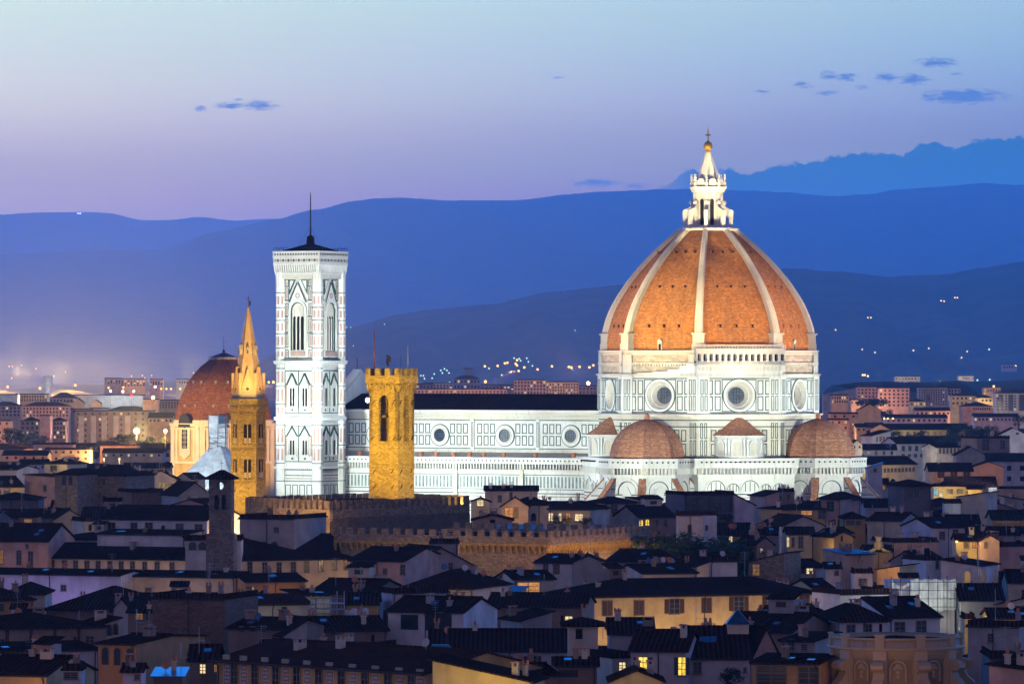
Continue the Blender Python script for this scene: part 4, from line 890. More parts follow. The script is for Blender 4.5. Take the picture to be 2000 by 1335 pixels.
# ---------------------------------------------------------------- bell gable of the church in front
vg = P(433, 720, 880); vg.z = 0; zv = lambda y: zy(y, 878)
bg = empty('bell_gable', vg, radians(-8), 'dark stone bell gable with paired arched openings before the brown hexagonal tower', 'bell gable')
mb = MB(); pl = Plane((0, -1.3, 0), (0, -1, 0)); W2 = 1.95
def holed(mb, pl, W2, z0, z1, holes, dep, mi=0):
    # wall of columns between openings: holes = (u, zb, zt, w) on one row
    us = [-W2]
    for u, a, b, w in holes: us += [u - w, u + w]
    us.append(W2)
    for i in range(0, len(us), 2): mb.pbox(pl, us[i], us[i + 1], z0, z1, -dep, 0, mi)
    for u, a, b, w in holes:
        if a > z0: mb.pbox(pl, u - w, u + w, z0, a, -dep, 0, mi)
        n = 8; arc = [(u + w * cos(pi * i / n), b + w * sin(pi * i / n)) for i in range(n + 1)]
        for (u0, q0), (u1, q1) in zip(arc, arc[1:]): mb.hexa([pl(u0, q0, -dep), pl(u1, q1, -dep), pl(u1, q1, 0), pl(u0, q0, 0)], [pl(u0, z1, -dep), pl(u1, z1, -dep), pl(u1, z1, 0), pl(u0, z1, 0)], mi)
mb.pbox(pl, -W2 - .5, W2 + .5, 0, zv(1042), -2.6, .3, 0)
mb.pbox(pl, -W2, W2, zv(1042), zv(1002), -2.6, 0, 0)
holed(mb, pl, W2, zv(1002), zv(958), [(-.62, zv(995), zv(970), .42), (.62, zv(995), zv(970), .42)], 2.6)
holed(mb, pl, W2, zv(958), zv(934), [(0, zv(955), zv(946), .62)], 2.6)
mb.pbox(pl, -W2 - .25, W2 + .25, zv(959), zv(957), -2.8, .2, 0)
for s in (-1, 1): mb.pbox(pl, s * 1.65 - .28, s * 1.65 + .28, zv(1002), zv(936), 0, .22, 0)
mb.ring(pl, 0, zv(948), .62, .85, 0, .2, 0, n=14); mb.pbox(pl, -1.3, 1.3, zv(1000), zv(962), -2.7, -2.62, 0)
part(mb, 'wall', [M['stoneG']], bg)
mb = MB(); mb.hexa([pl(-2.75, zv(936), .7), pl(2.75, zv(936), .7), pl(2.75, zv(936), -3.3), pl(-2.75, zv(936), -3.3)], [pl(-2.6, zv(933), .7), pl(2.6, zv(933), .7), pl(2.6, zv(933), -3.3), pl(-2.6, zv(933), -3.3)], 0)
mb.slab(pl, [(-2.7, zv(933)), (2.7, zv(933)), (0, zv(917.5))], -3.3, .7, 0); rr = part(mb, 'roof', M['roof3'], bg)
b = MB(); b.bar(pl(0, zv(918), -1.3), pl(0, zv(898), -1.3), .04, 0, 4); b.pbox(pl, -.3, .3, zv(905), zv(904), -1.34, -1.26, 0); part(b, 'cross', M['iron'], rr)
b = MB(); b.lathe([(.12, 1.0), (.3, .9), (.4, .3), (.55, 0), (0, .1)], 12); bm_ = b.mesh('bell', M['iron'])
for u in (-.62, .62): p = pl(u, zv(985), -1.3); link('bell', bm_, bg, p)

# ---------------------------------------------------------------- houses
REG = []                                       # footprints and screen boxes of what stands in the town, used to keep streets free
REFS = []                                      # (screen x, screen y, short reference) for naming neighbours
LABELS = set()
WCACHE = {}
def wmesh(kind, w, h):
    w, h = round(w * 5) / 5 or .2, round(h * 5) / 5 or .2; key = (kind, w, h)
    if key in WCACHE: return WCACHE[key]
    b = MB(); pl = Plane((0, 0, 0), (0, -1, 0)); a, z = w / 2, h / 2
    lit = {'l': 'litY', 'o': 'litO', 'w': 'litW', 'b': 'litB', 'm': 'litD', 'L': 'litY'}.get(kind); glass = M[lit] if lit else M['glassdark']
    mats = [M['framew'], glass, M['shutter'], M['gshutter'], M['black']]
    if kind in 'aL':
        b.arch(pl, 0, -z, z - a, a, 0, .03, 1, 8); b.archring(pl, 0, -z, z - a, a, .12, 0, .1, 0, 8)
        if kind == 'L': b.pbox(pl, -.04, .04, -z, z, .03, .07, 2); b.pbox(pl, -a, a, -.04, .04, .03, .07, 2)
    elif kind == 'c': b.pbox(pl, -a, -.03, -z, z, 0, .06, 2); b.pbox(pl, .03, a, -z, z, 0, .06, 2); b.pbox(pl, -a - .12, a + .12, -z - .12, -z, 0, .14, 0); b.frame(pl, -a - .14, a + .14, -z, z + .14, .12, .04, 0)
    elif kind == 'G': b.pbox(pl, -a, a, -z, z, 0, .02, 1); [b.pbox(pl, -a + w * k / 4 - .04, -a + w * k / 4 + .04, -z, z, .02, .08, 4) for k in range(5)]; b.pbox(pl, -a, a, -.05, .05, .02, .07, 4)
    elif kind == 'k': b.pbox(pl, -a, a, -z, z, 0, .02, 4)
    else:
        b.pbox(pl, -a, a, -z, z, 0, .02, 1); b.frame(pl, -a - .1, a + .1, -z - .1, z + .1, .1, .1, 0); b.pbox(pl, -.04, .04, -z, z, .02, .06, 2 if lit else 0)
        for k in (1, 2): b.pbox(pl, -a, a, -z + h * k / 3 - .03, -z + h * k / 3 + .03, .02, .05, 2 if lit else 0)
        b.pbox(pl, -a - .18, a + .18, -z - .2, -z - .1, 0, .18, 0)
        if kind in 'sl' and h > 1: [b.pbox(pl, *sorted((q * (a + .12), q * (a + .12 + a * .9))), -z, z, 0, .07, 3 if kind == 'l' else 2) for q in (-1, 1)]
        if kind == 'g': [b.pbox(pl, *sorted((q * .05, q * a)), -z, z, .03, .07, 3) for q in (-1, 1)]
    WCACHE[key] = b.mesh('window', mats); return WCACHE[key]
CH = []
for k in range(5):
    b = MB(); w, d, hh = [(.35, .28, .9), (.45, .35, 1.1), (.3, .3, .8), (.7, .32, .9), (.28, .28, 1.3)][k]
    b.box(-w, w, -d, d, -1.2, hh, 0)
    if k % 2: b.box(-w - .12, w + .12, -d - .12, d + .12, hh + .35, hh + .47, 1); [b.box(x - .09, x + .09, y - .09, y + .09, hh, hh + .35, 0) for x in (-w + .1, w - .1) for y in (-d + .1, d - .1)]
    else: b.box(-w - .1, w + .1, -d - .1, d + .1, hh - .15, hh, 0); [b.lathe([(.16, hh), (.13, hh + .5)], 8, (x, 0), 1) for x in ((-.25, .25) if k else (0,))]
    CH.append(b)
CHM = [[b.mesh('chimney', [M[c], M['terracotta']]) for b in CH] for c in ('grey', 'cream', 'brown')]
AN = []
for k in range(3):
    b = MB(); hh = (3.2, 4.5, 2.4)[k]; b.bar((0, 0, -1), (0, 0, hh), .035, 0, 4)
    for j in range((3, 5, 2)[k]): z = hh - .1 - j * .28; b.bar((-.75 + .08 * j, 0, z), (.75 - .08 * j, 0, z), .02, 0, 3)
    if k != 2: b.bar((0, 0, hh - 1.6), (.9, -.5, hh - 1.6), .025, 0, 3); [b.bar((.3 * j - .2, -.17 * j - .35, hh - 1.6), (.3 * j + .2, -.17 * j + .35, hh - 1.6), .018, 0, 3) for j in (1, 2, 3)]
    AN.append(b.mesh('tv_antenna', M['steel']))
DI = []
for c in ('white', 'terracotta', 'bluemetal'):
    b = MB(); b.bar((0, 0, -.6), (0, 0, .7), .04, 0, 4); n = 14; nn = Vector((.25, -.9, .35)).normalized(); uu = Z.cross(nn).normalized(); vv = nn.cross(uu); cc = Vector((0, 0, .9))
    rim = [cc + (uu * cos(2 * pi * i / n) + vv * sin(2 * pi * i / n)) * .5 + nn * .1 for i in range(n)]
    for i in range(n): b.face([cc, rim[i], rim[(i + 1) % n]], 1)
    b.bar(cc - vv * .45, cc + nn * .5, .02, 0, 3); DI.append(b.mesh('satellite_dish', [M['steel'], M[c]]))
rh = random.Random(11)
def frontmap(A, B, px, py):
    k = (px - CX) / F; t = (k * A.y - A.x) / ((B.x - A.x) - k * (B.y - A.y)); y = A.y + t * (B.y - A.y); return t, CAMZ - (py - CY) / F * y
def house(label, ref, x0, ye0, x1, ye1, Y, dep=11.0, roof='x', yr=None, wall='cream', rm='roof', wins=(), swins=(), yb=None, oh=.5, cat='house', name='house', nch=None, nan=None, group=None, rise=None, zb=0.0, part_label=None, turn=.4):
    hgt = CAMZ - (ye0 - CY) / F * Y; Y1 = (CAMZ - hgt) * F / (ye1 - CY) if ye1 != ye0 else Y
    Y1 = Y + max(-1, min(1, (Y1 - Y) / (turn * (x1 - x0) / F * Y))) * turn * (x1 - x0) / F * Y
    A = Vector(((x0 - CX) / F * Y, Y, 0)); B = Vector(((x1 - CX) / F * Y1, Y1, 0)); e = B - A; Wd = e.length; rz = atan2(e.y, e.x)
    root = empty(name, A, rz, label, cat, group); assert label not in LABELS, label; LABELS.add(label)
    vx = Vector((-e.y, e.x, 0)).normalized()
    if rise is None:
        span = dep if roof in 'xh' else Wd
        if yr is None: rise = {'x': dep / 2, 'h': min(dep, Wd) / 2, 'y': Wd / 2, 'sb': dep * .8, 'sf': dep * .8, 'sl': Wd * .6, 'sr': Wd * .6, 'f': 0}[roof] * .33
        else:
            Yr = (Y + Y1) / 2 + {'x': dep / 2, 'h': dep / 2, 'sb': dep}.get(roof, 0) * abs(cos(rz)); rise = max(.5, CAMZ - (yr - CY) / F * Yr - hgt)
    w = MB(); r = MB(); h = hgt; tk = .2; g = .35
    V = lambda u, v, z: Vector((u, v, z))
    if roof in ('x', 'sb', 'sf', 'y', 'sl', 'sr'):
        prof = {'x': [(0, h), (.5, h + rise), (1, h)], 'y': [(0, h), (.5, h + rise), (1, h)], 'sb': [(0, h), (1, h + rise)], 'sf': [(0, h + rise), (1, h)], 'sl': [(0, h + rise), (1, h)], 'sr': [(0, h), (1, h + rise)]}[roof]
        alongV = roof in ('x', 'sb', 'sf'); Ls = dep if alongV else Wd; Le = Wd if alongV else dep
        pt = (lambda s, t, z: V(t, s, z)) if alongV else (lambda s, t, z: V(s, t, z))
        pr_ = [(s * Ls, z) for s, z in prof]
        for t in (0, Le): w.face([pt(0, t, zb), pt(Ls, t, zb)] + [pt(s, t, z) for s, z in pr_[::-1]])
        w.face([pt(0, 0, zb), pt(0, Le, zb), pt(0, Le, pr_[0][1]), pt(0, 0, pr_[0][1])]); w.face([pt(Ls, 0, zb), pt(Ls, Le, zb), pt(Ls, Le, pr_[-1][1]), pt(Ls, 0, pr_[-1][1])])
        for i, ((s0, z0), (s1, z1)) in enumerate(zip(pr_, pr_[1:])):
            sl = (z1 - z0) / (s1 - s0); a0 = s0 - (oh if i == 0 else 0); a1 = s1 + (oh if i == len(pr_) - 2 else 0); q0, q1 = z0 - (oh * sl if i == 0 else 0), z1 + (oh * sl if i == len(pr_) - 2 else 0)
            r.hexa([pt(a0, -g, q0 + .02), pt(a0, Le + g, q0 + .02), pt(a1, Le + g, q1 + .02), pt(a1, -g, q1 + .02)], [pt(a0, -g, q0 + tk), pt(a0, Le + g, q0 + tk), pt(a1, Le + g, q1 + tk), pt(a1, -g, q1 + tk)])
        if roof in 'xy': m = pr_[1]; r.bar(pt(m[0], -g, m[1] + tk + .02), pt(m[0], Le + g, m[1] + tk + .02), .16, 0, 5)
        def zroof(u, v):
            s = (v if alongV else u) / Ls
            for (a, z0), (b_, z1) in zip(prof, prof[1:]):
                if a <= s <= b_: return z0 + (z1 - z0) * (s - a) / (b_ - a)
            return h
    elif roof == 'h':
        w.prism([(0, 0), (Wd, 0), (Wd, dep), (0, dep)], zb, h)
        hd = min(Wd, dep) / 2; a = [V(-oh, -oh, h), V(Wd + oh, -oh, h), V(Wd + oh, dep + oh, h), V(-oh, dep + oh, h)]
        if Wd >= dep: p, q = V(hd, dep / 2, h + rise), V(Wd - hd, dep / 2, h + rise); fs = [[a[0], a[1], q, p], [a[1], a[2], q], [a[2], a[3], p, q], [a[3], a[0], p]]
        else: p, q = V(Wd / 2, hd, h + rise), V(Wd / 2, dep - hd, h + rise); fs = [[a[0], a[1], p], [a[1], a[2], q, p], [a[2], a[3], q], [a[3], a[0], p, q]]
        up = Z * tk; r.face(a[::-1])
        for i in range(4): r.face([a[i], a[(i + 1) % 4], a[(i + 1) % 4] + up, a[i] + up])
        for f_ in fs: r.face([x + up for x in f_])
        def zroof(u, v): return h + rise * min(1, min(u, Wd - u, v, dep - v) / max(hd, .1))
    else:
        w.prism([(0, 0), (Wd, 0), (Wd, dep), (0, dep)], zb, h)
        r.box(-.2, Wd + .2, -.2, dep + .2, h, h + .25); r.box(0, Wd, 0, .2, h + .25, h + .8); r.box(0, .2, .2, dep, h + .25, h + .8); r.box(Wd - .2, Wd, .2, dep, h + .25, h + .8)
        def zroof(u, v): return h + .2
    wo_ = w.build('wall', M[wall], root); ro_ = r.build('roof', M[rm], root)
    for q in wins:
        px, py, pw, ph, kd = q
        t, z = frontmap(A, B, px, py); Yw = A.y + t * (B.y - A.y); sc = Yw / F
        link('window', wmesh(kd, pw * sc / max(.35, cos(rz)), ph * sc), root, (t * Wd, -.01, z))
    for (sd, px, py, pw, ph, kd) in swins:
        a, b_ = (A, A + vx * dep) if sd == 'L' else (B, B + vx * dep)
        t, z = frontmap(a, b_, px, py); sc = (a.y + t * (b_.y - a.y)) / F
        link('window', wmesh(kd, pw * sc / max(.3, abs(sin(rz))), ph * sc), root, (-.01 if sd == 'L' else Wd + .01, t * dep, z), radians(-90 if sd == 'L' else 90))
    if Y < 1150 and roof in ('x', 'h', 'sb', 'f') and Wd > 4:
        g_ = MB(); g_.bar((-.2, -oh - .05, h - .05), (Wd + .2, -oh - .05, h - .05), .09, 0, 5); u_ = rh.choice((.3, Wd - .3, Wd * .5)); g_.bar((u_, -oh, h - .1), (u_, -.1, h - .6), .07, 0, 5); g_.bar((u_, -.1, h - .6), (u_, -.1, max(1, h - 9)), .07, 0, 5); g_.build('gutter', M['iron'], root)
    if Y < 1000 and roof in ('x', 'sb') and rh.random() < .55:
        for _ in range(rh.choice((1, 1, 2))):
            u_ = rh.uniform(.15, .8) * Wd; v_ = rh.uniform(.12, .3) * dep; g_ = MB(); za, zb_2 = zroof(u_, v_) + .22, zroof(u_, v_ + 1.1) + .22
            g_.hexa([V(u_, v_, za), V(u_ + .8, v_, za), V(u_ + .8, v_ + 1.1, zb_2), V(u_, v_ + 1.1, zb_2)], [V(u_, v_, za + .12), V(u_ + .8, v_, za + .12), V(u_ + .8, v_ + 1.1, zb_2 + .12), V(u_, v_ + 1.1, zb_2 + .12)]); g_.build('roof_window', M['skyglass'], ro_)
    if Y < 1050 and roof in 'xh' and Wd > 8 and dep > 9 and rh.random() < .4:
        u_, v_ = rh.uniform(.15, .6) * Wd, rh.uniform(.45, .6) * dep; zz_ = zroof(u_, v_); ww_, dd_, hh_ = rh.uniform(2, 3.6), 2.4, rh.uniform(1.2, 2.0); g_ = MB()
        g_.box(u_, u_ + ww_, v_, v_ + dd_, zz_ - 2.5, zz_ + hh_, 0); g_.hexa([V(u_ - .3, v_ - .4, zz_ + hh_), V(u_ + ww_ + .3, v_ - .4, zz_ + hh_), V(u_ + ww_ + .3, v_ + dd_ + .3, zz_ + hh_ + .7), V(u_ - .3, v_ + dd_ + .3, zz_ + hh_ + .7)], [V(u_ - .3, v_ - .4, zz_ + hh_ + .15), V(u_ + ww_ + .3, v_ - .4, zz_ + hh_ + .15), V(u_ + ww_ + .3, v_ + dd_ + .3, zz_ + hh_ + .85), V(u_ - .3, v_ + dd_ + .3, zz_ + hh_ + .85)], 1)
        g_.box(u_ + ww_ * .3, u_ + ww_ * .7, v_ - .04, v_, zz_ + hh_ - 1.0, zz_ + hh_ - .3, 2); g_.build('roof_room', [M[rh.choice(('grey', 'cream', 'pink', 'white', 'brown'))], M[rm if rm != 'bluemetal' else 'roof'], M[rh.choice(('glassdark', 'glassdark', 'litD', 'shutter'))]], ro_)
    nc = rh.choice((1, 1, 2, 3)) if nch is None else nch + (1 if Y < 1000 and nch < 3 and roof != 'f' and oh > .3 else 0)
    for _ in range(nc):
        u, v = rh.uniform(.1, .9) * Wd, rh.uniform(.15, .85) * dep; link('chimney', rh.choice(rh.choice(CHM)), ro_, (u, v, zroof(u, v)), rh.choice((0, pi / 2)))
    na = rh.choice((0, 0, 1, 1, 2)) if nan is None else nan
    for _ in range(na):
        u, v = rh.uniform(.1, .9) * Wd, rh.uniform(.2, .8) * dep
        if rh.random() < .65: link('tv_antenna', rh.choice(AN), ro_, (u, v, zroof(u, v)), rh.uniform(0, 3))
        else: link('satellite_dish', rh.choice(DI), ro_, (u, v, zroof(u, v)), rh.uniform(-.4, .4))
    REG.append(dict(c=[A, B, B + vx * dep, A + vx * dep], Y=min(Y, Y1), x0=min(x0, x1), x1=max(x0, x1), yt=min(ye0, ye1), yb=yb or max(ye0, ye1) + 32))
    if ref: REFS.append(((x0 + x1) / 2, (ye0 + ye1) / 2, ref))
    root['_w'] = Wd
    return root, ro_, zroof, A, B, hgt
def row(n, xa, xb, ya, yb, w, h, k):
    return [(xa + (xb - xa) * i / max(1, n - 1), ya + (yb - ya) * i / max(1, n - 1), w, h, k) for i in range(n)]
def lamp_front(A, B, ts, out, z, L, color, alb=.5):      # street lamps standing before a facade
    e = B - A; n = Vector((e.y, -e.x, 0)).normalized()
    for t in ts: p = A + e * t + n * out; point('street_light', (p.x, p.y, z), L, out, color, .3, alb)
def skylight(ro, A, B, px, py, w, h, Y, zr, mat_='skyglass'):
    pass
WARM, AMB, YEL, PURP, WHT = (1, .62, .26), (1, .48, .14), (1, .72, .22), (.42, .30, 1), (.85, 1, .95)

# --- left upper rows
house('brown stone palace with a hip roof and paired arched windows, at far left', 'stone palace with arched windows', 152, 929, 242, 930, 1150, 16, 'h', 908, 'stoneG', wins=[(167, 936, 8, 15, 'a'), (193, 941, 5, 8, 'd'), (203, 940, 5, 12, 'd'), (180, 973, 5, 15, 'k'), (193, 966, 6, 9, 'd'), (203, 976, 5, 16, 'k')], yb=986, nan=0)
house('lit stone left wing of the palace, two arched windows, yellow light at its foot', 'lit left wing of the stone palace', 107, 927, 151, 929, 1140, 14, 'h', 915, 'stoneG', wins=[(125, 938, 9, 17, 'a'), (138, 938, 9, 17, 'a'), (134, 994, 8, 8, 'd')], yb=985, nch=0, nan=0)
house('yellow lit cube shaped house with a low dark hip roof, behind the stone palace', 'yellow cube house', 87, 906, 131, 907, 1360, 12, 'h', 897, 'cream', wins=[(105, 914, 13, 11, 'g')], yb=930, nan=0)
house('pale pink house with a sloping roof left of the stone palace', 'pale pink sloped house', 48, 931, 107, 937, 1230, 12, 'sl', 929, 'pink', wins=[(88, 953, 6, 12, 'g')], yb=966, nan=0)
house('whitewashed house with a lit wall at the far left edge', 'white house at the left edge', -30, 917, 33, 918, 1300, 12, 'x', 909, 'white', yb=932, nan=0)
house('long low house with a bright yellow lit wall at the left edge', 'yellow lit wall at the left edge', -40, 951, 46, 949, 1220, 14, 'x', 931, 'yellow', yb=962, nch=2)
house('dark roofed house under the yellow lit wall at the left edge', 'dark roof by the left edge', -30, 975, 75, 975, 1080, 14, 'h', 962, 'dark', yb=990)
house('brown brick wall house with a flat top right of the stone palace', 'brown flat brick house', 258, 961, 319, 960, 1120, 10, 'f', None, 'brick', yb=992, nch=0, nan=0)
house('house with a bright yellow lamp lit wall, right of the stone palace', 'lamp lit wall house', 250, 930, 290, 930, 1260, 10, 'sb', 921, 'cream', yb=945, nan=1)
house('two storey pale house before the white sheeted roof, dark low roof', 'pale house before the sheeted roof', 283, 936, 345, 936, 1280, 10, 'y', 920, 'lilac', wins=row(4, 312, 335, 948, 948, 4, 9, 'd'), yb=965)
house('cream gabled house touching the foot of the white sheeted roof', 'cream gabled house at the sheeted roof', 344, 934, 372, 935, 1300, 9, 'y', 925, 'cream', wins=[(351, 938, 5, 8, 'd')], yb=945, nch=0, nan=0)
house('small grey gabled house between the brick house and the bell gable', 'grey gabled house by the bell gable', 350, 966, 412, 962, 1100, 12, 'y', 943, 'grey', yb=985)
house('low pink house with a red roof right of the brown brick house', 'low pink red roofed house', 335, 986, 405, 988, 1060, 10, 'y', 976, 'pink', 'roof2', yb=992)
house('gabled grey house with a blue skylight far left, above the long roofs', 'grey gabled house with blue skylight', 104, 1016, 168, 1012, 1010, 14, 'y', 996, 'grey', yb=1030)
house('dark house with two pale satellite dishes at the left', 'dark house with two dishes', 25, 1012, 104, 1010, 990, 12, 'x', 996, 'dark', yb=1030, nan=3)
house('dark brown roofed house just below the stone palace', 'brown roofed house below the stone palace', 160, 1008, 240, 1008, 1020, 12, 'x', 992, 'brown', yb=1020)
# church with the row of square windows
r_, ro_, zr_, A_, B_, h_ = house('white church side wall with five deep square windows under a long dark roof', 'white church wall', 196, 1013, 404, 1018, 930, 16, 'x', 989, 'white', wins=[(218, 1028, 14, 16, 'd'), (262, 1028, 13, 16, 'd'), (291, 1028, 14, 16, 'd'), (351, 1030, 14, 16, 'd'), (388, 1031, 14, 16, 'd'), (319, 1032, 6, 12, 'a')], yb=1042, cat='church', name='church', nch=0, nan=0)
house('low white lean-to below the church windows with a ledge roof', 'white lean-to of the church', 190, 1042, 362, 1046, 908, 7, 'sb', 1038, 'white', yb=1072, nch=0, nan=0)
house('pale terrace house with four small arches below the bell gable', 'terrace with four arches', 362, 1054, 470, 1054, 888, 9, 'f', None, 'white', wins=row(4, 376, 434, 1066, 1066, 13, 15, 'a'), yb=1074, nch=0, nan=0)
house('warmly lit carved facade end left of the white church wall', 'lit church facade end', 166, 1018, 195, 1014, 950, 8, 'f', None, 'cream', wins=[(176, 1030, 6, 12, 'k')], yb=1045, nch=0, nan=0)
house('dim blue grey convent block right of the bell gable', 'blue grey convent block', 468, 1012, 575, 1014, 905, 14, 'f', None, 'grey', wins=row(2, 516, 536, 1064, 1064, 14, 14, 'a') + [(540, 1034, 8, 8, 'd')], yb=1072, nch=3, nan=2)
# long cream block with tall windows, bent in the middle
W10 = [(x, 1104 + .018 * (x - 126), 8, 21, k) for x, k in ((102, 'd'), (126, 'd'), (148, 'd'), (170, 'd'), (192, 'd'), (215, 'd'), (237, 'd'), (259, 'd'), (283, 'd'), (307, 'd'), (336, 'd'), (381, 'd'))]
r_, ro_, zr_, A8, B8, h8 = house('very long cream house with a row of tall dark windows, left of centre', 'long cream house', 95, 1089, 405, 1095, 905, 14, 'x', 1064, 'cream', wins=W10, yb=1128, nan=3, nch=3)
WB = [(455, 1103), (488, 1107), (517, 1108), (545, 1108), (573, 1107), (599, 1106), (627, 1104), (653, 1102), (676, 1101)]
r_, ro_, zr_, A9, B9, h9 = house('long cream house with a huge dark hip roof below the lower battlements', 'cream house with huge hip roof', 405, 1095, 692, 1089, 890, 26, 'x', 1046, 'cream', wins=[(x, y, 9, 21, 'd') for x, y in WB] + [(437, 1106, 5, 9, 'd')], yb=1120, nan=2, nch=1)
r_, ro_, zr_, A10, B10, h10 = house('tall pinkish house with three tall windows at the left edge', 'pinkish house at the left edge', -40, 1056, 93, 1057, 905, 16, 'x', 1024, 'pink', wins=[(2, 1087, 8, 26, 'm'), (37, 1088, 8, 26, 'd'), (60, 1091, 9, 28, 'd'), (53, 1066, 4, 6, 'd')], yb=1114, nan=1)
house('dark hip roofed house between the pinkish house and the church', 'dark hip roof by the church', 100, 1052, 200, 1054, 925, 12, 'h', 1040, 'grey', yb=1062)
r_, ro_, zr_, A11, B11, h11 = house('long low house with a violet lit wall at the left', 'violet lit house', -40, 1119, 236, 1124, 830, 9, 'x', 1113, 'white', wins=[(124, 1147, 9, 10, 'd')], yb=1160, nch=1, nan=3)
r_, ro_, zr_, A12, B12, h12 = house('long low house with a dimly lit cream wall right of the violet wall', 'dim cream wall house', 237, 1124, 460, 1130, 826, 9, 'x', 1117, 'cream', wins=[(290, 1150, 12, 6, 'd')], yb=1146, nch=0, nan=2)
r_, ro_, zr_, A13, B13, h13 = house('low house with orange lit eaves behind the scaffolding', 'house with orange lit eaves', 480, 1136, 596, 1132, 815, 9, 'x', 1122, 'ochre', wins=[(491, 1153, 7, 14, 'w'), (512, 1158, 6, 5, 'w')], yb=1160, nch=0)
# left front rows
house('orange brown house with two small windows at the left edge', 'orange brown house', -30, 1172, 66, 1171, 760, 13, 'h', 1150, 'orange', wins=[(3, 1185, 7, 14, 'd'), (45, 1183, 9, 14, 'd')], yb=1200, nan=0)
house('dark roofed house with a small cream wall behind the orange brown house', 'cream wall behind the orange brown house', 10, 1160, 88, 1160, 790, 12, 'h', 1138, 'cream', yb=1187, nch=2)
house('broad dark roof with one stubby chimney, centre of the left foreground', 'broad dark roof', 90, 1190, 290, 1192, 775, 18, 'h', 1145, 'brown', yb=1196, nan=2)
house('narrow white gabled house beside the brick tower house', 'narrow white gabled house', 222, 1188, 252, 1188, 745, 9, 'y', 1170, 'white', yb=1215)
house('dark house with orange curtained window left of the brick tower house', 'orange curtain house', 250, 1196, 300, 1196, 735, 9, 'sb', 1176, 'brown', wins=[(272, 1203, 14, 11, 'm'), (290, 1203, 8, 10, 'd')], yb=1215)
house('long grey brown house with pilasters and a loggia at its right end', 'grey brown house with pilasters', -30, 1228, 206, 1219, 640, 15, 'h', 1197, 'brown', wins=[(150, 1252, 11, 20, 'k'), (175, 1251, 14, 18, 'd'), (2, 1257, 12, 20, 'd')] + row(5, 14, 200, 1248, 1240, 5, 40, 'c')[:4], yb=1266, nch=0, nan=2)
house('small lit loggia with two arches at the end of the grey brown house', 'two arch loggia', 207, 1217, 232, 1211, 655, 8, 'sr', 1212, 'cream', wins=[(213, 1230, 8, 20, 'a'), (225, 1228, 9, 20, 'a')], yb=1240, nch=0, nan=0)
house('pale blue grey wall house under the grey brown house at left', 'blue grey wall house', -30, 1272, 190, 1262, 618, 8, 'sb', 1262, 'lilac', yb=1285, nch=0)
house('orange brown loggia house with three arches and a broad gable wall', 'three arch loggia house', 192, 1256, 265, 1259, 590, 19, 'x', 1243, 'orange', wins=row(3, 206, 254, 1280, 1282, 14, 34, 'a'), yb=1306, nan=3, nch=0)
house('tall windowless brown brick house with a flat cluttered top', 'brown brick tower house', 298, 1168, 439, 1170, 690, 13, 'f', None, 'brick', yb=1252, nch=3, nan=3)
house('dark roofed low house in the left bottom corner with a lit orange wall', 'orange lit wall in the bottom corner', -40, 1316, 90, 1322, 560, 12, 'x', 1282, 'yellow', yb=1340)
house('small pale house with a red roof at the bottom left', 'small pale red roofed house', 240, 1312, 276, 1312, 548, 7, 'x', 1303, 'lilac', 'roof2', wins=[(268, 1321, 6, 8, 'd')], yb=1340, nch=1, nan=0)
house('dark house with a bright blue glass roof at the bottom left', 'blue glass roof house', 300, 1322, 356, 1322, 556, 7, 'sb', 1306, 'dark', 'skyglass', yb=1340, nch=0, nan=2)
house('pale house with a white framed blue window box at the bottom left', 'white framed window house', 122, 1309, 158, 1309, 552, 5, 'f', None, 'white', wins=[(138, 1318, 24, 12, 'd')], yb=1340, nch=1)
house('dark roof with two orange lit windows left of the painted palace', 'two orange windows house', 370, 1290, 424, 1290, 575, 10, 'x', 1262, 'dark', wins=[(396, 1305, 12, 16, 'w'), (421, 1304, 4, 14, 'o')], yb=1335, nch=0)
# painted palace along the bottom
r_, ro_, zr_, A16, B16, h16 = house('painted palace with white ornament panels between tall windows, bottom of the view', 'painted palace', 424, 1288, 836, 1314, 570, 17, 'x', 1262, 'ochre', 'roof2', wins=[(x, 1314 + .07 * (x - 450), 13, 40, 'd') for x in (458, 498, 539, 580, 623, 667, 713, 758, 804)], yb=1345, nch=1, nan=1, cat='palace', name='palace', oh=1.0, turn=1.2)
b = MB(); pl = Plane((0, 0, 0), (0, -1, 0)); rp = random.Random(4); Wp = r_['_w']
for x in (444, 477, 519, 559, 601, 645, 690, 735, 781, 822):
    t, z = frontmap(A16, B16, x, 1320 + .08 * (x - 477)); u = t * Wp
    b.pbox(pl, u - .62, u + .62, z - 3, z + 1.45, 0, .05, 0); b.pbox(pl, u - .5, u + .5, z - 3, z + 1.3, .05, .07, 1)
    for k in range(9):
        for s in (-1, 1): b.ring(pl, u + s * (.2 + .1 * (k % 2)), z + 1.0 - k * .42, .05, .16, .07, .09, 0, n=8)
        b.disc(pl, u, z + 1.0 - k * .42, .12, .085, 0, 8)
    b.pbox(pl, u - .5, u + .5, z + 1.75, z + 2.3, 0, .25, 2)
b.build('painted_panel', [M['lilac'], M['brown'], M['carved']], r_)
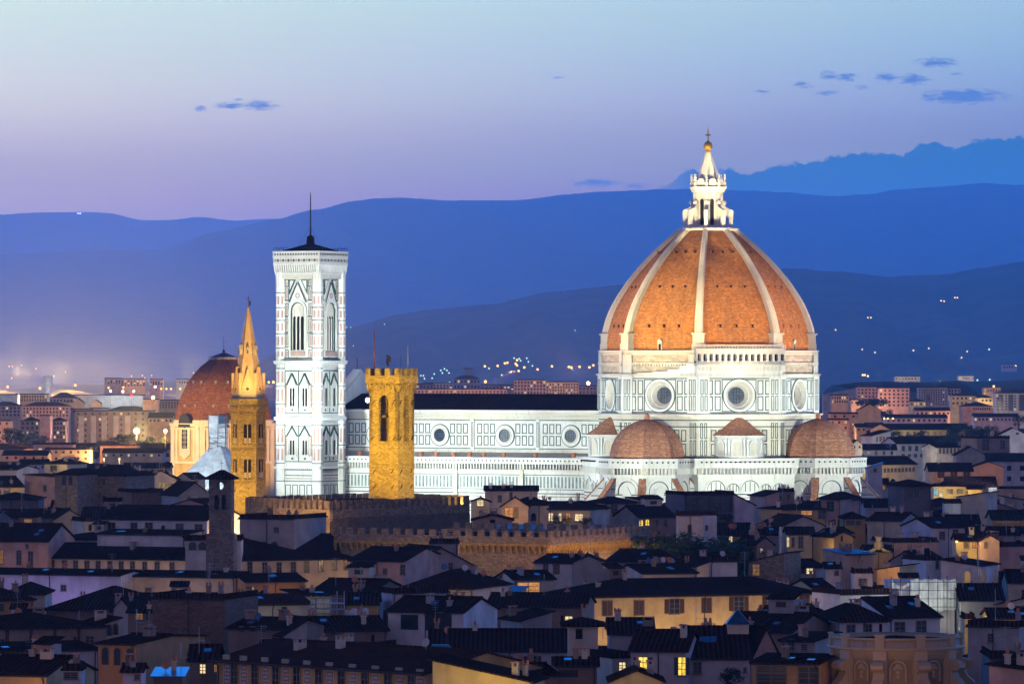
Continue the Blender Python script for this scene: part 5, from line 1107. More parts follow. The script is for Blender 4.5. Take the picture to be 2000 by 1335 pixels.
# centre
house('white house with a red satellite dish and a yellow green lit wall under scaffolding', 'house with the red dish', 458, 1181, 606, 1178, 720, 10, 'x', 1163, 'cream', 'roof2', wins=[(555, 1194, 11, 18, 'k')], yb=1204, nch=0, nan=1)
house('low white shed with two slit openings left of the scaffolding', 'white shed with slits', 441, 1199, 484, 1199, 705, 6, 'x', 1190, 'white', wins=[(462, 1203, 6, 2, 'd'), (476, 1203, 6, 2, 'd')], yb=1212, nch=0, nan=0)
house('plain cream wall house right behind the scaffolding', 'cream wall behind scaffolding', 588, 1163, 644, 1160, 745, 8, 'sb', 1155, 'cream', yb=1200, nch=1, nan=0)
house('dark roofed house with a small white gable, between two cream houses', 'dark roof with white gable', 605, 1158, 720, 1160, 780, 16, 'x', 1132, 'brown', yb=1165)
r_, ro_, zr_, AD8, BD8, hD8 = house('big pinkish white house with brown shutters right of the long cream house', 'big pinkish white house', 684, 1094, 790, 1099, 842, 18, 'x', 1070, 'pink', wins=[(726, 1111, 9, 20, 'c'), (752, 1115, 6, 10, 'd'), (787, 1112, 9, 20, 'd')], yb=1162, nch=1, nan=0)
house('blue grey gabled stone house right of the big pinkish white house', 'blue grey gabled stone house', 796, 1106, 925, 1100, 850, 15, 'y', 1070, 'grey', wins=[(880, 1108, 7, 18, 'd')], yb=1125, nan=0)
house('blue parapet shed on the roof line before the corbel arcade', 'blue parapet shed', 840, 1060, 895, 1060, 862, 7, 'f', None, 'grey', yb=1078, nch=2, nan=0)
house('cream lit house with a large dark gable roof, centre', 'cream house with large dark gable', 787, 1148, 925, 1150, 772, 17, 'h', 1112, 'cream', wins=[(896, 1159, 7, 12, 'd'), (788, 1152, 7, 6, 'd')], yb=1168, nan=4, nch=0)
house('flat topped lilac terrace house below the centre', 'lilac terrace house', 766, 1158, 876, 1155, 742, 7, 'f', None, 'lilac', yb=1172, nch=0, nan=2)
house('dark roof with wooden wall strip behind the white garage house', 'dark roof with wooden wall', 672, 1180, 738, 1180, 735, 10, 'x', 1160, 'ochre', yb=1190, nch=0, nan=1)
house('white house with a broad dark window and a shuttered garage opening', 'white garage house', 758, 1193, 905, 1196, 680, 12, 'x', 1167, 'white', wins=[(800, 1214, 32, 28, 'G'), (857, 1213, 50, 34, 'G')], yb=1252, nch=2, nan=0)
house('narrow white gable end joined to the right of the garage house', 'narrow white gable end', 907, 1195, 948, 1192, 690, 10, 'y', 1170, 'white', wins=[(912, 1212, 10, 26, 'k')], yb=1232, nch=0, nan=0)
house('low brown row of shacks with barrel awnings under the scaffolding', 'brown shacks', 600, 1232, 756, 1230, 670, 12, 'x', 1206, 'brown', wins=[(650, 1238, 9, 10, 'd'), (728, 1246, 7, 14, 'k')], yb=1250, nch=4, nan=2)
house('dark roof with three air conditioners right of the brick tower house', 'dark roof with air conditioners', 446, 1226, 560, 1230, 660, 12, 'x', 1208, 'brown', wins=row(3, 472, 516, 1228, 1228, 8, 8, 'd'), yb=1240, nch=3, nan=1)
house('grey stone gable house under the scaffolding in the lower centre', 'grey stone gable house', 555, 1240, 600, 1238, 655, 9, 'sr', 1212, 'grey', yb=1252, nch=1, nan=0)
house('dark house behind the painted palace with a pale long parapet', 'pale parapet house', 560, 1262, 735, 1268, 612, 6, 'f', None, 'pink', yb=1270, nch=2, nan=0)
house('cream house with a wide orange lit window and a white left gable', 'house with wide orange window', 1003, 1131, 1082, 1130, 800, 9, 'x', 1116, 'cream', wins=[(1032, 1148, 42, 23, 'o')], yb=1174, nch=1, nan=0)
house('white gabled end with two little windows left of the wide orange window', 'white gable with two windows', 971, 1132, 1002, 1132, 806, 9, 'y', 1119, 'white', wins=[(976, 1141, 5, 9, 'd'), (994, 1142, 6, 10, 'd')], yb=1150, nch=0, nan=0)
house('small house with a blue skylight roof and a lit white gable', 'blue skylight house', 921, 1160, 1000, 1161, 785, 8, 'sb', 1146, 'cream', 'bluemetal', yb=1176, nch=0, nan=0)
house('dark rambling house with a shelf lit window under the wide orange window', 'dark rambling house', 952, 1184, 1142, 1185, 722, 14, 'x', 1160, 'brown', wins=[(1111, 1210, 13, 15, 'w'), (1110, 1224, 6, 3, 'w'), (989, 1218, 8, 8, 'd'), (1098, 1212, 6, 22, 'k'), (983, 1192, 5, 6, 'd')], yb=1232, nch=2, nan=1)
house('pale gabled shed left of the shelf lit window', 'pale gabled shed', 1020, 1212, 1078, 1208, 705, 8, 'sr', 1196, 'grey', yb=1228, nch=0, nan=0)
house('long white house with three dark shuttered windows under a long dark roof', 'long white shuttered house', 878, 1271, 1112, 1271, 622, 15, 'x', 1231, 'lilac', wins=[(984, 1290, 17, 18, 's'), (1040, 1290, 16, 18, 's'), (1094, 1290, 16, 18, 's')], yb=1300, nch=0, nan=1)
house('dark roofed wing left of the long white shuttered house', 'wing of the white shuttered house', 840, 1262, 880, 1262, 640, 13, 'x', 1232, 'grey', wins=[(862, 1280, 12, 10, 'd')], yb=1280, nch=0)
house('plain square cream tower house with a low hip roof, lower centre', 'square cream tower house', 1110, 1223, 1168, 1223, 600, 8, 'h', 1208, 'cream', wins=[(1131, 1237, 14, 20, 'k')], swins=[('R', 1177, 1236, 6, 20, 'k')], yb=1300, nch=0, nan=0, oh=.9)
house('dark roof running right from the square cream tower house', 'dark roof right of the tower house', 1190, 1238, 1276, 1238, 665, 14, 'x', 1209, 'grey', yb=1252, nch=2, nan=0)
house('attic house with a wide low dark window at the bottom centre', 'attic house', 1088, 1300, 1166, 1300, 555, 8, 'x', 1289, 'brown', wins=[(1110, 1314, 36, 13, 'G')], yb=1340, nch=3, nan=0)
house('dark roof in front of the long white shuttered house', 'dark roof before the shuttered house', 950, 1320, 1090, 1318, 552, 13, 'x', 1298, 'brown', yb=1345, nch=1, nan=1)
house('orange yellow lit blank gable wall sloping down to the right, bottom centre', 'orange yellow gable wall', 845, 1330, 1036, 1332, 535, 9, 'sl', 1291, 'yellow', yb=1350, nch=1, nan=0)
house('small orange house with a low gable at the very bottom', 'small orange gable', 1196, 1330, 1292, 1330, 530, 9, 'y', 1310, 'yellow', yb=1350, nch=1, nan=0)
# right foreground
YW = [(x, y, 18, 28, k) for x, y, k in ((1186, 1187, 'c'), (1248, 1186, 'c'), (1317, 1183, 's'), (1380, 1181, 'c'), (1443, 1178, 's'), (1508, 1176, 's'), (1571, 1173, 'c'))]
r_, ro_, zr_, AY, BY, hY = house('long yellow lit house with seven brown shuttered windows', 'long yellow house', 1147, 1166, 1600, 1155, 780, 16, 'h', 1129, 'yellow', wins=YW + [(1380, 1221, 18, 10, 'c')], yb=1232, nch=4, nan=2)
house('dark roofed extension at the right end of the long yellow house', 'right extension of the yellow house', 1602, 1158, 1640, 1157, 806, 14, 'x', 1132, 'yellow', yb=1165, nch=1, nan=0)
r_, ro_, zr_, AF, BF, hF = house('lilac house with two bright yellow windows and grey shutters', 'house with two bright yellow windows', 1232, 1270, 1340, 1271, 575, 12, 'x', 1233, 'lilac', wins=[(1256, 1298, 17, 33, 'l'), (1332, 1300, 13, 34, 'l')], yb=1345, nch=1, nan=0)
house('low annex with a yellow latticed window left of the two bright windows', 'yellow latticed annex', 1196, 1285, 1231, 1284, 590, 7, 'f', None, 'cream', wins=[(1215, 1301, 13, 18, 'w')], yb=1330, nch=0, nan=0)
r_, ro_, zr_, AG, BG, hG = house('gabled house with a glass pyramid skylight on its dark roof', 'house with pyramid skylight', 1340, 1285, 1465, 1285, 578, 16, 'x', 1226, 'lilac', wins=[(1362, 1303, 15, 20, 'd'), (1455, 1307, 4, 7, 'd')], yb=1345, nch=2, nan=1)
b = MB(); px = lambda x, v: ((x - 1340) / 125 * r_['_w'], v)
u0, u1 = 82 / 125 * r_['_w'], 131 / 125 * r_['_w']; zc_ = zr_(u0, 6) + .3
b.box(u0 + .2, u1 - .2, 6, 8.6, zc_ - 1.5, zc_ + 1.0, 0); c0 = Vector(((u0 + u1) / 2, 7.3, zc_ + 2.7)); q = [Vector((u0, 5.8, zc_ + 1)), Vector((u1, 5.8, zc_ + 1)), Vector((u1, 8.8, zc_ + 1)), Vector((u0, 8.8, zc_ + 1))]
for i in range(4): b.face([q[i], q[(i + 1) % 4], c0], 1); b.bar(q[i], c0, .05, 2, 4)
b.face(q[::-1], 2); b.build('pyramid_skylight', [M['cream'], M['skyglass'], M['steel']], ro_)
for k in (0, 1):
    b = MB(); u = (36 + k * 13) / 125 * r_['_w']; za, zb2 = zr_(u, 3.6) + .28, zr_(u, 5.0) + .28
    b.hexa([V_ for V_ in (Vector((u, 3.6, za)), Vector((u + .7, 3.6, za)), Vector((u + .8, 5.0, zb2)), Vector((u + .1, 5.0, zb2)))], [Vector((u, 3.6, za + .1)), Vector((u + .7, 3.6, za + .1)), Vector((u + .8, 5.0, zb2 + .1)), Vector((u + .1, 5.0, zb2 + .1))]); b.build('roof_window', M['skyglass'], ro_)
house('pinkish gable wall joined to the right of the pyramid skylight house', 'pinkish gable wall', 1466, 1290, 1526, 1285, 583, 9, 'y', 1228, 'pink', yb=1300, nch=0, nan=0)
house('dark gabled roof with a small lit dormer, right of centre foreground', 'dark roof with lit dormer', 1405, 1232, 1545, 1236, 662, 17, 'x', 1198, 'brown', wins=[(1470, 1242, 8, 8, 'd')], yb=1245, nch=1, nan=1)
house('tiny dormer box with a bluish lit window on a dark ridge', 'bluish dormer', 1508, 1194, 1529, 1193, 676, 3, 'x', 1190, 'grey', wins=[(1521, 1202, 8, 11, 'b')], yb=1208, nch=0, nan=0)
house('grey back wall with drain pipes right of the pinkish gable wall', 'grey wall with drain pipes', 1526, 1250, 1592, 1252, 618, 9, 'sb', 1240, 'grey', wins=[(1546, 1258, 10, 18, 'd'), (1571, 1263, 8, 10, 'd')], yb=1290, nch=1, nan=0)
house('ochre house with white veranda windows at the bottom right', 'ochre veranda house', 1470, 1294, 1600, 1296, 556, 8, 'sb', 1288, 'ochre', wins=[(1507, 1306, 54, 10, 'd'), (1507, 1325, 54, 22, 'd'), (1580, 1318, 38, 34, 'd')], yb=1345, nch=0, nan=0)
house('dark hip roofed house with a blue grey wall left of the rotunda', 'blue grey house by the rotunda', 1562, 1217, 1642, 1213, 690, 14, 'h', 1178, 'grey', wins=[(1628, 1236, 18, 34, 'd')], yb=1255, nch=2, nan=0)
house('white house with a covered porch behind the rotunda', 'white porch house', 1640, 1213, 1734, 1212, 668, 12, 'h', 1180, 'white', wins=[(1662, 1230, 14, 20, 'd'), (1696, 1229, 13, 20, 'd'), (1720, 1226, 5, 18, 'k')], yb=1242, nch=1, nan=0)
house('white house with two broad dark windows behind the rotunda', 'white two window house', 1736, 1206, 1836, 1203, 684, 16, 'x', 1168, 'white', wins=[(1757, 1226, 20, 24, 'd'), (1799, 1225, 20, 25, 'd')], yb=1240, nch=4, nan=0)
house('white cube roof room with one grey window and a lit corner pillar', 'white cube roof room', 1667, 1119, 1704, 1119, 800, 6, 'f', None, 'lilac', wins=[(1685, 1136, 16, 13, 'd')], yb=1156, nch=1, nan=0)
house('pale terrace parapet house under the white cube roof room', 'terrace under the white cube room', 1640, 1160, 1738, 1158, 772, 10, 'f', None, 'white', wins=[(1694, 1166, 10, 4, 'd'), (1698, 1180, 24, 10, 'd')], yb=1190, nch=1, nan=0)
house('house with a bright orange lit upper wall behind the white cube room', 'bright orange wall house', 1713, 1112, 1757, 1114, 850, 9, 'sr', 1105, 'yellow', yb=1128, nch=0, nan=0)
house('dark roofed house with a yellow lit strip of wall at the right edge', 'yellow strip house at the right edge', 1934, 1208, 2040, 1208, 700, 12, 'x', 1190, 'yellow', yb=1220, nch=1, nan=2)
house('dim blue block right of the rotunda', 'dim blue block', 1890, 1222, 1990, 1224, 640, 10, 'f', None, 'grey', wins=[(1935, 1245, 10, 16, 'd')], yb=1260, nch=1, nan=1)
house('grey green stuccoed gable wall at the right edge', 'grey green gable wall', 1948, 1180, 2040, 1182, 742, 9, 'sr', 1160, 'cream', wins=[(1988, 1187, 7, 8, 'd'), (1998, 1187, 7, 8, 'd')], yb=1196, nch=0, nan=0)
house('dark long roof with slim antennas, right of the white sheeting', 'dark roof right of the sheeting', 1876, 1172, 1960, 1172, 770, 14, 'x', 1142, 'grey', yb=1180, nch=1, nan=4)
house('salmon pink wall at the bottom right corner', 'salmon pink corner wall', 1932, 1310, 2040, 1314, 548, 8, 'sl', 1300, 'pink', yb=1345, nch=1, nan=1)
house('dark flat roof with steel poles above the salmon pink wall', 'dark flat roof at the right edge', 1935, 1284, 2040, 1284, 600, 12, 'f', None, 'dark', yb=1300, nch=2, nan=4)
house('small house with a lit yellow strip right of the dim blue block', 'small yellow strip house', 1884, 1208, 1904, 1208, 712, 6, 'f', None, 'yellow', yb=1218, nch=0, nan=0)
# right middle rows
house('modern roof house with a wide dark glass front and a white sloping side', 'modern glass attic', 1336, 966, 1434, 965, 1085, 10, 'f', None, 'dark', wins=[(1385, 985, 92, 32, 'G')], yb=1018, nch=0, nan=0)
house('white side wall sloping down to the right of the glass attic', 'white sloping side wall', 1435, 986, 1473, 985, 1088, 12, 'sl', 966, 'lilac', yb=1014, nch=0, nan=0)
house('white tower house with one arched window', 'white tower house', 1323, 1005, 1373, 1005, 985, 7, 'f', None, 'lilac', wins=[(1347, 1035, 7, 22, 'a')], swins=[], yb=1056, nch=0, nan=0)
house('narrow white right wing of the white tower house', 'right wing of the white tower house', 1374, 1006, 1400, 1005, 995, 6, 'f', None, 'white', wins=[(1380, 1030, 4, 9, 'd')], yb=1050, nch=0, nan=0)
house('narrow pinkish tower house topped by a slab chimney and three small chimneys', 'chimney tower house', 1494, 968, 1521, 966, 1105, 8, 'sr', 960, 'pink', yb=1012, nch=0, nan=0)
house('dark right half of the chimney tower house with two windows', 'right half of the chimney tower house', 1522, 960, 1551, 960, 1112, 7, 'f', None, 'brown', wins=[(1526, 972, 5, 9, 'd'), (1540, 970, 4, 10, 'd')], yb=985, nch=3, nan=0)
house('hip roofed house with a row of lit orange panes right of the chimney tower', 'house with lit orange panes', 1527, 995, 1615, 994, 1042, 11, 'h', 985, 'ochre', wins=[(1575, 1001, 22, 8, 'o'), (1605, 1004, 14, 16, 'd')], yb=1015, nch=2, nan=1)
house('pink house with a low hip roof before the right end of the cathedral', 'pink hip roofed house', 1604, 974, 1642, 975, 1120, 11, 'h', 961, 'pink', wins=[(1622, 988, 14, 17, 'd')], yb=1000, nch=0, nan=0, oh=.9)
house('pale right wing of the pink hip roofed house', 'right wing of the pink house', 1643, 975, 1681, 975, 1126, 9, 'h', 966, 'lilac', wins=[(1649, 986, 6, 16, 'd')], yb=1000, nch=0, nan=0)
house('large dark grey gable wall right of centre', 'large dark grey gable', 1527, 1028, 1612, 1024, 1000, 12, 'y', 1008, 'grey', yb=1036, nch=1, nan=1)
house('house with tall lit slit windows beside a cream gable', 'house with lit slit windows', 1538, 1043, 1590, 1043, 940, 11, 'x', 1031, 'cream', wins=[(1539, 1058, 4, 19, 'w'), (1549, 1058, 4, 18, 'd'), (1564, 1058, 9, 21, 'd')], yb=1080, nch=0, nan=0)
house('cream gable end right of the lit slit windows', 'cream gable end', 1591, 1043, 1628, 1044, 938, 11, 'y', 1034, 'cream', wins=[(1602, 1056, 6, 17, 'd')], yb=1080, nch=0, nan=0)
house('small dull orange gabled house right of the cream gable end', 'dull orange gabled house', 1629, 1048, 1666, 1046, 930, 9, 'y', 1039, 'ochre', wins=[(1644, 1051, 5, 11, 'k')], yb=1072, nch=0, nan=1)
house('low house with a lit arched doorway under the roof garden', 'house with lit arched doorway', 1478, 1062, 1510, 1060, 905, 9, 'y', 1050, 'brown', wins=[(1487, 1074, 4, 6, 'w')], yb=1085, nch=1, nan=0)
house('low house with one bright broken lit window right of the roof garden', 'house with broken lit window', 1412, 1046, 1452, 1046, 945, 9, 'x', 1034, 'brown', wins=[(1427, 1052, 7, 10, 'w'), (1444, 1053, 7, 6, 'm')], yb=1062, nch=1, nan=1)
house('low house with an orange lit window beside a stone obelisk chimney', 'house beside the obelisk chimney', 1478, 1044, 1520, 1044, 950, 9, 'x', 1032, 'grey', wins=[(1486, 1053, 9, 9, 'o')], yb=1062, nch=1, nan=2)
house('greenish stone shed with a roof sloping up to the right', 'greenish stone shed', 1462, 1098, 1532, 1099, 862, 9, 'sr', 1080, 'stoneG', wins=[(1477, 1112, 12, 22, 'm')], yb=1124, nch=0, nan=1)
house('cream curved gable wall with a warm lit face', 'cream curved gable wall', 1362, 1106, 1385, 1104, 850, 10, 'sr', 1098, 'cream', yb=1130, nch=0, nan=0)
house('pale blue grey blank wall right of the cream curved gable', 'blue grey blank wall', 1386, 1096, 1440, 1094, 856, 10, 'f', None, 'white', yb=1130, nch=1, nan=1)
house('low roof with a pale strip of wall, left of the cream curved gable', 'low roof with pale strip', 1255, 1120, 1361, 1118, 838, 12, 'x', 1103, 'cream', yb=1130, nch=1, nan=3)
house('low white strip house with two air conditioners and a lit window', 'lit window beside air conditioners', 1545, 1108, 1612, 1107, 870, 12, 'x', 1094, 'white', wins=[(1581, 1114, 12, 11, 'w'), (1557, 1114, 7, 7, 'd'), (1568, 1114, 7, 7, 'd')], yb=1122, nch=2, nan=0)
house('small pale skylight house right of the two air conditioners', 'small skylight house', 1612, 1110, 1642, 1110, 862, 8, 'x', 1100, 'white', wins=[(1634, 1118, 8, 8, 'd')], yb=1130, nch=0, nan=0)
house('dark central house with a skylight right below the corbel arcade', 'dark skylight house below the arcade', 1045, 1098, 1118, 1100, 862, 12, 'x', 1084, 'white', wins=[(1066, 1108, 8, 14, 'd'), (1088, 1110, 9, 17, 'd')], yb=1124, nch=1, nan=0)
house('grey stucco gable right of the dark skylight house', 'grey stucco gable', 1119, 1098, 1180, 1098, 858, 11, 'y', 1086, 'grey', yb=1124, nch=1, nan=1)
house('dark roof with a blue solar pane right of the arcade', 'dark roof right of the arcade', 1185, 1096, 1262, 1098, 872, 14, 'x', 1074, 'grey', yb=1108, nch=1, nan=0)
# houses right before the cathedral
house('cream flat house before the nave with a small roof room', 'cream flat house before the nave', 947, 958, 1050, 958, 1190, 10, 'x', 950, 'cream', wins=[(976, 973, 6, 11, 'd'), (998, 967, 5, 12, 'd')], yb=985, nch=3, nan=1)
house('small house with a bright yellow lit window left of the loggia house', 'bright yellow window house', 920, 980, 956, 980, 1120, 9, 'y', 973, 'cream', wins=[(938, 982, 13, 11, 'w')], yb=996, nch=0, nan=0)
house('orange lit open loggia house with square pillars', 'orange lit loggia house', 980, 989, 1032, 989, 1080, 9, 'y', 972, 'cream', 'roof2', wins=[(994, 1000, 16, 18, 'o'), (1008, 1000, 8, 18, 'm')], yb=1012, nch=0, nan=0)
house('pale house with a small arched window right of the loggia', 'pale arched window house', 1033, 986, 1072, 985, 1085, 9, 'h', 971, 'cream', wins=[(1042, 1009, 8, 14, 'a')], yb=1018, nch=1, nan=0)
house('low house with four lit orange garden windows below the cathedral apse', 'house with four orange garden windows', 1073, 994, 1153, 995, 1065, 11, 'h', 978, 'cream', wins=[(1076, 1009, 8, 15, 'w'), (1094, 1010, 6, 16, 'w'), (1110, 1010, 8, 17, 'o'), (1131, 1010, 15, 13, 'w')], yb=1025, nch=2, nan=0)
house('narrow house with one oval lit window', 'oval lit window house', 1154, 994, 1182, 994, 1070, 9, 'sb', 988, 'grey', wins=[(1167, 1012, 6, 11, 'L')], yb=1022, nch=0, nan=0)
house('grey hip roofed house with three dark windows before the apse', 'grey hip house before the apse', 1182, 983, 1250, 982, 1095, 11, 'h', 971, 'grey', wins=[(1200, 994, 12, 19, 'd'), (1228, 994, 9, 18, 'c'), (1241, 994, 8, 18, 'c')], yb=1020, nch=0, nan=0)
house('dark house with two bright yellow arched windows', 'house with two yellow arched windows', 1248, 1010, 1320, 1008, 1040, 13, 'x', 988, 'brown', wins=[(1252, 1023, 7, 18, 'L'), (1264, 1021, 8, 16, 'L'), (1283, 1021, 6, 14, 'd'), (1300, 1021, 6, 14, 'd')], yb=1034, nch=1, nan=1)
house('narrow brown lit strip house behind the grey hip house', 'brown strip house', 1250, 977, 1292, 976, 1190, 8, 'sb', 973, 'peach', yb=986, nch=0, nan=0)
house('brown gabled house with a lit window behind the lower battlements', 'brown gable behind the battlements', 924, 1016, 1000, 1016, 990, 13, 'y', 1006, 'peach', 'roof2', wins=[(962, 1018, 10, 8, 'k')], yb=1028, nch=1, nan=1)
house('dark slab roof house left of the glass attic', 'dark slab roof house', 1252, 998, 1335, 998, 1120, 12, 'x', 988, 'grey', yb=1005, nch=2, nan=1)
house('low dark roof with a blue sheet metal strip behind the lower battlements', 'blue sheet metal roof', 975, 1038, 1060, 1038, 935, 10, 'sb', 1026, 'dark', 'bluemetal', yb=1044, nch=0, nan=0)
# right upper rows
house('dark square tower with a low hip roof and two arched openings', 'dark square tower', 1766, 949, 1818, 948, 1105, 8, 'h', 937, 'dark', wins=[(1776, 961, 12, 20, 'a'), (1789, 961, 12, 20, 'a')], yb=998, nch=0, nan=0, oh=.9, cat='tower', name='tower_house')
house('bright cream lit house with two barred windows right of the dark tower', 'bright cream lit house', 1823, 950, 1890, 950, 1250, 12, 'h', 940, 'yellow', 'roof2', wins=[(1855, 959, 11, 8, 'd'), (1875, 959, 11, 8, 'd'), (1828, 960, 8, 13, 'b'), (1838, 966, 7, 9, 'w')], yb=972, nch=1, nan=0)
house('cream lit annex right of the bright cream lit house', 'cream lit annex', 1891, 955, 1926, 955, 1245, 9, 'x', 948, 'yellow', 'roof2', yb=980, nch=0, nan=0)
house('low lit house with green and white awnings', 'house with green awnings', 1845, 982, 1876, 982, 1150, 6, 'x', 976, 'white', 'roof2', yb=990, nch=0, nan=0)
house('low pale house with a red roof below the bright cream house', 'pale red roofed house', 1867, 970, 1925, 973, 1180, 9, 'sr', 962, 'cream', 'roof2', yb=985, nch=2, nan=0)
house('white house with a lit arched bay right of the cathedral', 'white house with lit bay', 1695, 944, 1736, 944, 1440, 10, 'x', 935, 'white', 'roof2', wins=[(1723, 950, 12, 11, 'm'), (1706, 949, 4, 10, 'd')], yb=960, nch=0, nan=0)
house('white gable joined to the house with the lit bay', 'white gable by the lit bay', 1737, 948, 1757, 948, 1435, 9, 'y', 938, 'white', wins=[(1750, 953, 5, 5, 'd')], yb=962, nch=0, nan=0)
house('broad dark blue grey roof before the right end of the cathedral', 'broad blue grey roof', 1690, 990, 1765, 990, 1150, 14, 'x', 975, 'grey', 'roof3', yb=998, nch=1, nan=0)
house('low lit cornice house with a pale blue roof room before it', 'lit cornice house', 1672, 907, 1790, 906, 1520, 14, 'x', 892, 'cream', wins=row(9, 1728, 1784, 918, 916, 4, 6, 'd'), yb=925, nch=1, nan=1)
house('little house with a bright blue metal roof beside the lit cornice', 'blue metal roof house', 1695, 914, 1723, 914, 1400, 8, 'sr', 905, 'lilac', 'bluemetal', wins=[(1709, 918, 5, 6, 'd')], yb=930, nch=0, nan=0)
house('long brown barn like house with boarded windows at the right', 'brown boarded house', 1815, 920, 1900, 920, 1440, 14, 'x', 905, 'peach', wins=row(3, 1838, 1888, 926, 926, 12, 12, 'c'), yb=932, nch=1, nan=1)
house('orange lit low house at the right edge above the dark roofs', 'orange low house at the right edge', 1900, 912, 1960, 912, 1560, 12, 'y', 902, 'peach', yb=920, nch=0, nan=0)
house('white house with dark windows in two rows right of the apse dome', 'white two row house', 1752, 866, 1828, 865, 1780, 12, 'x', 854, 'white', wins=row(3, 1764, 1790, 875, 875, 5, 9, 'g') + row(2, 1804, 1816, 875, 875, 8, 10, 'b') + row(4, 1764, 1800, 889, 889, 5, 6, 'g'), yb=890, nch=0, nan=0)
house('low white wing left of the white two row house', 'left wing of the white two row house', 1684, 878, 1751, 878, 1740, 11, 'x', 868, 'white', wins=row(4, 1696, 1742, 884, 884, 4, 6, 'd'), yb=888, nch=0, nan=1)
house('pale long wing right of the white two row house', 'right wing of the white two row house', 1829, 874, 1890, 873, 1760, 11, 'x', 866, 'cream', wins=row(6, 1836, 1872, 880, 880, 3, 9, 'd'), yb=888, nch=1, nan=0)
house('modern white house with a sloped glass roof right of the apse dome', 'modern white glass roof house', 1704, 851, 1740, 850, 1860, 10, 'sr', 841, 'white', wins=row(4, 1713, 1733, 857, 857, 3, 9, 'm'), yb=868, nch=0, nan=0)
house('white double gabled house at the right edge', 'white double gabled house', 1938, 856, 2020, 856, 1890, 12, 'y', 836, 'white', wins=row(3, 1955, 1970, 852, 852, 4, 4, 'd') + [(1987, 846, 5, 3, 'd')], yb=872, nch=0, nan=0)
house('dark modern box house before the white double gables', 'dark modern box house', 1908, 856, 1972, 855, 1700, 12, 'f', None, 'brown', wins=[(1925, 868, 14, 22, 'd'), (1958, 868, 9, 18, 'd')], yb=886, nch=1, nan=0)
house('grey blue gable left of the dark modern box house', 'grey blue gable', 1868, 888, 1924, 888, 1600, 12, 'y', 873, 'grey', yb=895, nch=1, nan=1)
house('long greenish lit hall behind trees at the right', 'greenish lit hall', 1740, 839, 1902, 838, 2150, 20, 'x', 828, 'yellow', wins=row(11, 1760, 1890, 847, 846, 5, 8, 'm'), yb=852, nch=0, nan=0)
# right middle dark roofs
house('lilac house with two tall dark windows at the right', 'lilac two window house', 1820, 1030, 1884, 1029, 970, 13, 'x', 1012, 'lilac', wins=[(1840, 1045, 9, 14, 'd'), (1866, 1042, 9, 17, 'd')], yb=1058, nch=0, nan=1)
house('terrace house with a lit yellow wall and orange curtains', 'terrace with orange curtains', 1868, 1056, 1912, 1056, 930, 9, 'x', 1044, 'yellow', wins=[(1905, 1062, 10, 11, 'o'), (1887, 1064, 8, 10, 'm')], yb=1074, nch=0, nan=0)
house('pink gable right of the orange curtains', 'pink gable by the curtains', 1914, 1056, 1952, 1056, 925, 10, 'y', 1045, 'pink', wins=[(1925, 1063, 4, 10, 'm')], yb=1075, nch=0, nan=0)
house('dark gabled house with a weathered front, left of the lit ledges', 'weathered gabled house', 1740, 1094, 1794, 1096, 880, 13, 'y', 1078, 'grey', yb=1112, nch=1, nan=1)
house('dark house with a lit balustrade right of the weathered gable', 'lit balustrade house', 1793, 1102, 1808, 1101, 872, 6, 'f', None, 'yellow', yb=1112, nch=0, nan=0)
house('white blue wall house right of the lit balustrade', 'white blue wall house', 1808, 1094, 1838, 1092, 868, 9, 'f', None, 'white', wins=[(1830, 1102, 5, 14, 'd')], yb=1118, nch=1, nan=1)
house('wide dark house with a pale sloping gable at the right', 'wide pale sloping gable', 1838, 1104, 1912, 1106, 862, 11, 'sl', 1094, 'white', yb=1116, nch=1, nan=1)
house('dark house carrying the carved crest on its front', 'house with the carved crest', 1690, 1076, 1742, 1076, 955, 10, 'x', 1066, 'brown', yb=1082, nch=0, nan=0)
house('brown parapet terrace right of the carved crest', 'brown parapet terrace', 1742, 1058, 1830, 1057, 960, 10, 'f', None, 'pink', yb=1074, nch=2, nan=0)
house('dark roofs with a blue metal strip left below the carved crest', 'blue metal strip roof', 1650, 1082, 1706, 1081, 905, 9, 'sb', 1074, 'peach', 'bluemetal', yb=1094, nch=1, nan=0)
house('long dark roof at the right edge with a lit bracket cornice', 'lit bracket cornice', 1938, 1014, 2030, 1014, 1060, 13, 'x', 998, 'ochre', wins=row(8, 1948, 1988, 1019, 1019, 3, 3, 'm'), yb=1024, nch=0, nan=1)
house('dark wall house with white chimneys at the right edge', 'white chimneys at the right edge', 1935, 1044, 2030, 1044, 1000, 12, 'x', 1030, 'grey', yb=1056, nch=3, nan=0)
house('pinkish brown low house at the right edge under the bracket cornice', 'pinkish brown low house', 1950, 1066, 2030, 1064, 930, 9, 'f', None, 'pink', yb=1085, nch=2, nan=1)
house('small pale house with an air conditioner, left of the broad blue grey roof', 'pale air conditioner house', 1646, 1012, 1690, 1012, 1050, 10, 'h', 1000, 'ochre', wins=[(1661, 1020, 16, 8, 'd'), (1676, 1020, 7, 7, 'd')], yb=1028, nch=0, nan=0)
house('dark roof with two white flues right of the air conditioner house', 'two white flues roof', 1694, 1016, 1760, 1018, 1040, 12, 'x', 1002, 'grey', yb=1028, nch=2, nan=0)

